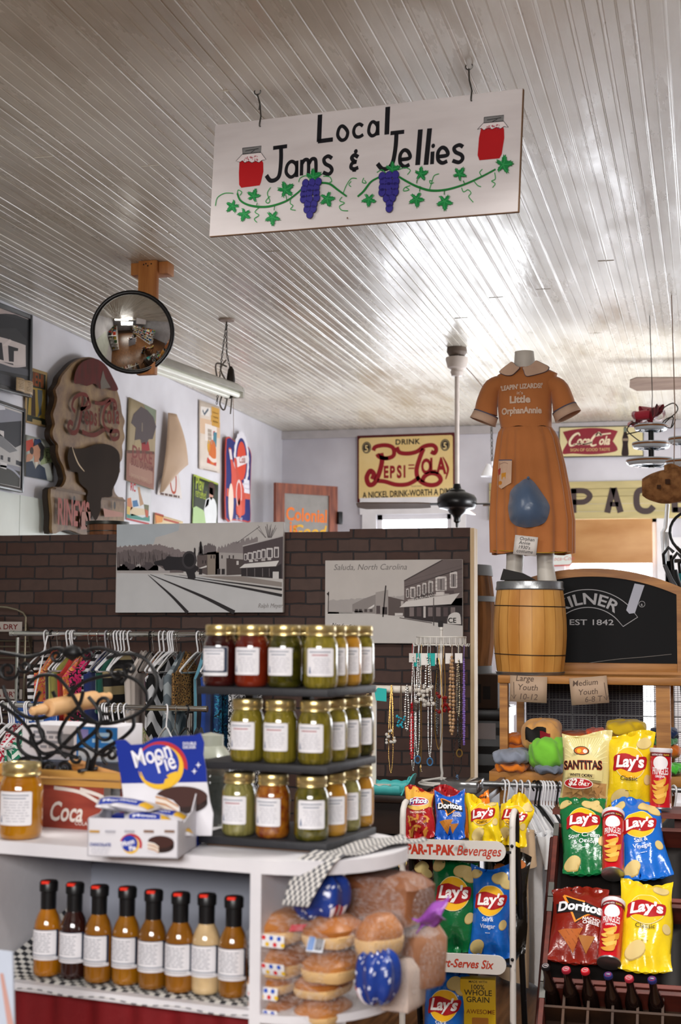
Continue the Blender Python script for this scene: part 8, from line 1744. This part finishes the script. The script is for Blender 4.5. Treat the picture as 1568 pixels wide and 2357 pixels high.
fold = lambda a, t: (.03 + .06 * t) * (sin(17 * a + 1.1 * sin(3 * a)) * .6 + sin(11 * a + 2) * .4) * min(1, t * 6) + .02 * (1 - min(1, t * 8)) * sin(40 * a)
ring_loft(mb,[(640,286,650,.60),(668,272,668,.62),(720,262,692,.64),(900,240,735,.66),(1100,226,772,.68),(1300,219,800,.70),(1528,226,798,.72)],120, fold)
dress = mb.build('dress', org, mn, ang=75)
tr_ = mat('cotton_pale', '#c9a78f',.8); ed = ink('#5d5666',.7)
for P, s in (([(320,315),(235,345),(192,450),(180,540)],-1),([(600,312),(690,345),(726,430),(742,502)],1)):
    pts = [V((mp(x, y)[0],0, mp(x, y)[1])) for x, y in smooth_line(P,5)]
    nn = len(pts); rs = [.034 + .019 * (i / (nn - 1)) ** .7 for i in range(nn)]
    mb = MB(); mb.tube(pts, rs,28, caps=False); sl = mb.build('sleeve', org, dress, ang=70, solid=.002)
    d = (pts[-1] - pts[-2]).normalized(); d = (d + V((.30 * s,0,-.0))).normalized()
    mb = MB(); mb.tube([pts[-1] - d * .004, pts[-1] + d * .02, pts[-1] + d * .036],[.0565,.0595,.062],28, caps=False); mb.build('cuff', tr_, dress, solid=.003)
    mb = MB(); mb.tube([pts[-1] - d * .007, pts[-1] - d * .002],[.057,.0585],28, caps=False); mb.build('cuff_piping', ed, dress, solid=.003)
def collar(s, off, hw):
    IN = [(395,190),(375,178),(350,195),(300,235),(288,252),(310,268),(345,280),(385,278),(420,250),(440,225),(415,212)] if s < 0 else [(530,188),(548,168),(590,185),(640,212),(630,240),(590,262),(500,288),(475,280),(465,250),(457,225),(500,212)]
    cx_, cy_ = sum(p[0] for p in IN) / len(IN), sum(p[1] for p in IN) / len(IN); IN = smooth_line([(cx_ + (x - cx_) * hw, cy_ + (y - cy_) * hw) for x, y in IN],3, True)
    c0 = mp(457,230)
    def f(u, v, h):
        dx = (u - c0[0]); return (u,-.078 + 2.2 * dx * dx + .55 * max(0, v - c0[1]) - h - off, v)
    mb = MB(); mb.prism([mp(x, y) for x, y in IN],0,.004, f); return mb
for s in (-1,1): cl = collar(s,0,1.0).build('collar', ed, dress, ang=60); collar(s,.003,.95).build('collar_face', tr_, cl, ang=60)
# print on the chest: follows the bodice
a = Art(.0003); WT = '#d3b9a4'
cxm = mp(445,400)[0]
for t_, y, wpx, sz, kw in (("'LEAPIN' LIZARDS!'",372,305,.030, dict(bold=.04, rot=.03)),("it's",412,45,.020, dict(bold=.01)),('Little',470,150,.044, dict(bold=.045)),('OrphanAnnie',545,290,.040, dict(bold=.045))):
    x_, z_ = mp(445 if 'it' not in t_ else 438, y); a.text(t_, x_, z_, sz, WT, width=wpx * sc * kk, **kw)
bod = [(mp(0, y)[1],(mp(xl, y)[0] + mp(xr, y)[0]) / 2,(mp(xr, y)[0] - mp(xl, y)[0]) / 2, d) for y, xl, xr, d in [(235,300,640,.52),(262,262,690,.48),(330,258,672,.50),(450,262,650,.56),(560,272,648,.58),(640,288,648,.60)]]
skt = [(mp(0, y)[1],(mp(xl, y)[0] + mp(xr, y)[0]) / 2,(mp(xr, y)[0] - mp(xl, y)[0]) / 2, d) for y, xl, xr, d in [(640,286,650,.60),(720,262,692,.64),(900,240,735,.66),(1100,226,772,.68),(1300,219,800,.70),(1528,226,798,.72)]]
def onrows(rows, out):
    def f(u, v, h):
        for (z0, c0, w0, d0),(z1, c1, w1, d1) in zip(rows, rows[1:]):
            if v >= z1 or (z1, c1) == rows[-1][:2]:
                t = min(1, max(0,(z0 - v) / (z0 - z1))); c_, w, d = c0 + (c1 - c0) * t, w0 + (w1 - w0) * t, d0 + (d1 - d0) * t; break
        x = max(-.98, min(.98,(u - c_) / w)); return (u,-w * d * sqrt(1 - x * x) * out - h, v)
    return f
a.build('dress_lettering', dress, onrows(bod,1.045),.002,(.012,.02))
P = [(287,872),(388,878),(385,1040),(312,1080),(278,1055)]
a = Art(.0006); a.poly([mp(x, y) for x, y in P], tr_); a.up(); a.stroke([mp(287,874), mp(388,880)],.005, '#5d5666',0); a.ell(*mp(302,1037),.009,.009, '#c27a28'); a.poly([mp(x, y) for x, y in ((310,970),(345,965),(342,1015),(335,995),(322,998),(318,1015),(312,1010))], '#c98a2e'); a.poly([mp(x, y) for x, y in ((284,940),(304,930),(302,975),(284,985))], '#a03434'); a.stroke([mp(295,905), mp(330,895), mp(360,905)],.002, '#8c6a5a',4); a.build('pocket', dress, onrows(skt,1.07),.002,(.012,.02))
a = Art(); a.stroke([mp(226,1506), mp(300,1512), mp(420,1520), mp(560,1530), mp(700,1528), mp(796,1516)],.0035, '#a8801c',4); a.build('hem_ribbon', dress, onrows(skt,1.075),.002,(.008, None))
# blue satin cap pinned to the skirt
cx_, cz_ = mp(508,1195); sat = mat('satin_blue', '#4f627e',.28, col2='#41526b', scale=5, bump=.3, bscale=14, sheen=.4)
OUTc = [(508,1012),(545,1035),(600,1110),(640,1170),(655,1215),(645,1275),(620,1320),(570,1345),(500,1356),(430,1345),(385,1310),(365,1240),(370,1160),(385,1090),(430,1050),(470,1020)]
oc = [mp(x, y) for x, y in smooth_line(OUTc,4, True)]; nO = len(oc); bf = onrows(skt,1.05)
cap_ = thing('satin_cap', 'blue satin cap pinned to the front of the orange dress', 'cap', mo)
def capf(u, v):
    x, z = oc[int(round(u * nO)) % nO]; x, z = cx_ + (x - cx_) * v, cz_ + (z - cz_) * v; b = bf(x, z,0); return (x, b[1] - .062 * (1 - v ** 2.6) - .002 - .006 * sin(u * 2 * pi * 13) * v ** 5 * (.25 + .75 * (abs(u - .6) < .3)), z)
mb = MB(); mb.sheet(capf, nO,14, wrap=True); mb.build('cap_body', sat, cap_, ang=80)
mb = MB(); mb.ball((oc[0][0], capf(0,.92)[1], oc[0][1] + .002),.007,10); mb.build('pin', sat, cap_)
px = unc(1060,780,3.0866,[(388,1392),(551,1410),(537,1546),(374,1528)])
def note(label, px, Y, lines, sz, col='#d6cfca', inkc='#2e2a2a', cols=None, arrow=None, shear=.15):
    o, w, h, H = board('paper_note', label, 'note', px, onY(px, Y)); mb = MB(); mb.sheet(lambda u, v: ((u - .5) * w,-.003 * sin(u * 3), v * h),6,2); mb.build('note_sheet', paper(col), o, solid=.0006)
    a = Art(.0003)
    for t_, x, y in lines: a.text(t_, x * w, y * h, sz, inkc, 'L', shear=shear, bold=.005)
    if arrow: x = arrow * w; a.stroke([(x,.75 * h),(x + .02 * w,.12 * h)],.003, inkc,0); a.stroke([(x - .05 * w,.25 * h),(x + .02 * w,.1 * h),(x + .07 * w,.27 * h)],.003, inkc,0)
    a.build('handwriting', o, lambda u, v, h_: (u,-.003 * sin((u / w + .5) * 3) - h_, v),.001); return o
note('small white handwritten card on the hem of the orange dress', px, YK - .152,[('Orphan',-.28,.76),('Annie',-.30,.55),("1930's",-.28,.32),('costume',-.36,.12)],.021)
px = unc(1060,1270,3.0866,[(354,878),(618,888),(613,1076),(350,1062)])
note('cardboard size note for large youth, taped under the keg', px, YS - .03,[('Large',-.34,.80),('Youth',-.30,.46),('10-12',-.22,.10)],.036, '#b59a82', '#5d4a3e', arrow=-.40)
px = unc(1060,1270,3.0866,[(768,900),(1036,880),(1058,1072),(792,1092)])
note('cardboard size note for medium youth, taped right of the other', px, YS - .03,[('Medium',-.42,.70),('Youth',-.30,.36),('6-8 T',-.14,.08)],.034, '#b59a82', '#5d4a3e', arrow=.42)
# ---- arched chalkboard behind the keg
YB2 = 6.62; KC = lambda x, y: (lambda p: (p.x, p.z))(at(1060 + x / 3.0866,1270 + y / 3.0866, YB2))
cxb, zb0 = KC(932,880); o = thing('chalkboard', 'arched chalkboard sign in a wooden frame behind the keg', 'chalkboard',(cxb, YB2, ztop)); zb0 = ztop
L_ = lambda x, y: (KC(x, y)[0] - cxb, KC(x, y)[1] - zb0)
hwb = L_(1600,500)[0]; zs = L_(0,268)[1]; zp = L_(0,122)[1]; s_ = zp - zs; Ra = (hwb * hwb + s_ * s_) / (2 * s_); za = zp - Ra
arc = lambda r, x0, n=24: [(x0 - 2 * x0 * i / n, za + sqrt(r * r - (x0 - 2 * x0 * i / n) ** 2)) for i in range(n + 1)]
fw = .038
mb = MB(); mb.prism([(-hwb + .02,.02),(hwb - .02,.02)] + arc(Ra - .02, hwb - .02),.006,.016, lambda u, v, h: (u, h, v)); mb.build('slate', mat('slate_black', '#0d0d10',.6, scale=4, spec=.15), o, smooth=False)
mb = MB(); ins = arc(Ra - fw, hwb - fw); oa = arc(Ra, hwb)
for i in range(24): mb.prism([oa[i], oa[i + 1], ins[i + 1], ins[i]],-.006,.026, lambda u, v, h: (u, h, v))
mb.build('arched_rail', wood_oak, o, ang=30)
for s in (-1,1): mb = MB(); mb.prism([(s * hwb,0),(s * hwb, oa[0][1]),(s * (hwb - fw), ins[0][1]),(s * (hwb - fw),0)],-.006,.026, lambda u, v, h: (u, h, v)); mb.build('frame_stile', wood_oak, o, smooth=False)
mb = MB(); mb.boxx((-hwb + fw,-.006,0),(hwb - fw,.026,.05), ch=.003); mb.boxx((-hwb,-.02,.0),(hwb,-.006,.012)); mb.build('bottom_rail', wood_oak, o)
a = Art(.0004); CH = '#a9a9ad'; fn = lambda u, v, h: (u,.006 - h, v)
c0 = L_(905,268); rb = .265; cc = (c0[0], c0[1] - rb)
ar = lambda r, t0, t1: [(cc[0] + r * sin(t), cc[1] + r * cos(t)) for t in [t0 + (t1 - t0) * i / 20 for i in range(21)]]
te = .80
a.stroke(ar(rb,-te, te),.0035, CH,0); a.stroke(ar(rb - .082,-te, te),.0035, CH,0)
for s in (-1,1): a.stroke([ar(rb,-te, te)[-1 if s > 0 else 0],(cc[0] + s * (rb + .012) * sin(te + .14), cc[1] + (rb - .03) * cos(te + .14)),(cc[0] + s * (rb - .072) * sin(te + .16), cc[1] + (rb - .082) * cos(te + .18) - .006), ar(rb - .082,-te, te)[-1 if s > 0 else 0]],.0035, CH,0)
a.text('KILNER', cc[0], cc[1] + rb - .066,.072, CH, bold=.02, arc=rb - .066, width=1.32 * (rb - .066)); a.text('EST 1842', *L_(932,520),.036, CH, bold=.01, width=.20); a.text('R', *L_(1290,385),.014, CH, bold=.02); a.stroke([(L_(1290,372)[0] + .0135 * cos(t * .4), L_(1290,372)[1] + .0135 * sin(t * .4)) for t in range(17)],.002, CH,0)
a.up(2); a.poly([L_(x, y) for x, y in ((1238,225),(1308,238),(1240,435),(1200,440),(1178,415))], '#b3b6c4'); a.up(); a.stroke([L_(880,795), L_(1100,765), L_(1300,748), L_(1500,728)],.0018, '#8a8580',4); a.build('chalk_lettering', o, fn,.0004)
# ---- folded shirts on the lower shelf
def heap(name, label, px, py, wpx, hpx, Y, c_, seed, patch=None):
    q = random.Random(seed); p = at(px, py + hpx / 2, Y); k = (CAMR.transposed() @ (p - EYE)).z / FPX; a_, b_ = wpx * k / 2, hpx * k; ph = [q.uniform(0,6.28) for _ in range(6)]
    o = thing(name, label, 'shirt', p,0, 'folded shirts on the shelf')
    def f(u, v):
        t = 2 * pi * u; s = pi * v; e = .75 + .1 * sin(2 * t + ph[0]); g = lambda x: math.copysign(abs(x) ** .7, x)
        w = 1 + .07 * sin(3 * t + ph[1] + 2 * s) + .05 * sin(7 * t + 4 * s + ph[2])
        return (a_ * w * g(cos(t)) * sin(s) ** .6,.11 * w * g(sin(t)) * sin(s) ** .6, b_ / 2 - b_ / 2 * g(cos(s)) * (1 + .12 * sin(4 * t + ph[3])) + .006 * sin(9 * t + ph[4]) * sin(s))
    mb = MB(); mb.sheet(f,48,18, wrap=True); mb.build('folded_cloth', cloth(c_), o, ang=80)
    if patch:
        for i,(pc, du, dv, pw) in enumerate(patch): mb = MB(); mb.sheet(lambda u, v: V(f(.75 + du + pw * (u - .5),.5 + dv + pw * 1.4 * (v - .5))) + V((0,-.004 - .001 * i,0)),8,8); mb.build('shirt_print', ink(pc,.7), o)
for i,(lb, px, py, w, h, Y, c_, pt) in enumerate([('orange shirt folded at the left end of the shelf',1192,1700,56,24,6.42, '#d9741a', None),('dark orange shirt under the orange one at the left',1195,1716,60,16,6.42, '#b8601c', None),('peach shirt with a black and red print on top of the folded pile',1250,1690,88,66,6.34, '#d9a05c',[('#1b1817',-.05,.02,.16),('#8e1a2a',.03,.0,.06)]),('grey shirt folded at the front left of the shelf',1180,1740,80,32,6.26, '#8a90a0', None),('orange shirt under the grey one at the front left',1180,1764,78,22,6.28, '#dd7716', None),('lime green shirt in the middle of the folded pile',1262,1732,84,70,6.27, '#7fd03c', None),('grey shirt under the lime green one',1266,1768,72,20,6.25, '#767f92', None),('rust orange shirt folded behind the cream bag',1330,1694,90,22,6.5, '#c05a20', None),('bright orange-red shirt beside the rust one',1372,1686,44,18,6.45, '#e0562a', None),('yellow shirt heaped above the yellow chip bag',1440,1676,92,36,6.42, '#d9b414', None),('navy blue shirt folded at the right end of the shelf',1530,1688,62,24,6.45, '#16305c', None),('sage green shirt folded under the navy one',1528,1706,64,18,6.42, '#4a8f5c', None),('orange shirt at the right end behind the red can',1530,1728,70,30,6.38, '#d9701c', None),('bright green shirt at the lower right of the shelf',1548,1768,44,20,6.3, '#4fc83c', None)]): heap('folded_shirt', lb, px, py, w, h, Y, c_, i + 5, pt)
# ---- shirts on hangers under the shelf
YH = YS - .27; zH = zl - .03 + .0
cnt = {}
HL = [(1160, 'white'),(1168, 'white'),(1186, 'white'),(1200, 'white'),(1217, 'white'),(1232, 'black'),(1240, 'black'),(1246, 'white'),(1252, 'white'),(1259, 'white'),(1266, 'white'),(1273, 'white'),(1281, 'black'),(1290, 'white'),(1552, 'white')]
for x, c_ in HL:
    cnt[c_] = cnt.get(c_,0) + 1; hanger((at(x,1780, YH).x, YH, zH - .0115),.5 + q.uniform(-.08,.08), '%s %s hanger from the left on the rod under the shirt shelf' % (ORD[cnt[c_] - 1], CW_[c_]), 'hangers under the shirt shelf', c_)
for i,(x, c_, lb) in enumerate([(1162, '#c9ac8c', 'tan short-sleeved shirt, leftmost under the shirt shelf'),(1200, '#ecedf0', 'white short-sleeved shirt right of the tan one'),(1217, '#dcdde2', 'pale grey short-sleeved shirt, third from the left'),(1234, '#ebebee', 'white short-sleeved shirt, fourth under the shelf'),(1252, '#d6d7dc', 'light grey short-sleeved shirt, fifth under the shelf'),(1280, '#3a3a40', 'charcoal shirt, sixth under the shirt shelf'),(1552, '#1d1d22', 'black shirt hanging at the far right under the shelf')]):
    garment('hanging_shirt', lb,(at(x,1780, YH).x + .01, YH - .004, zH),.52, cloth(c_),.70, 'shirts under the shelf',.44,.05, i + 70, sleeve=.12)
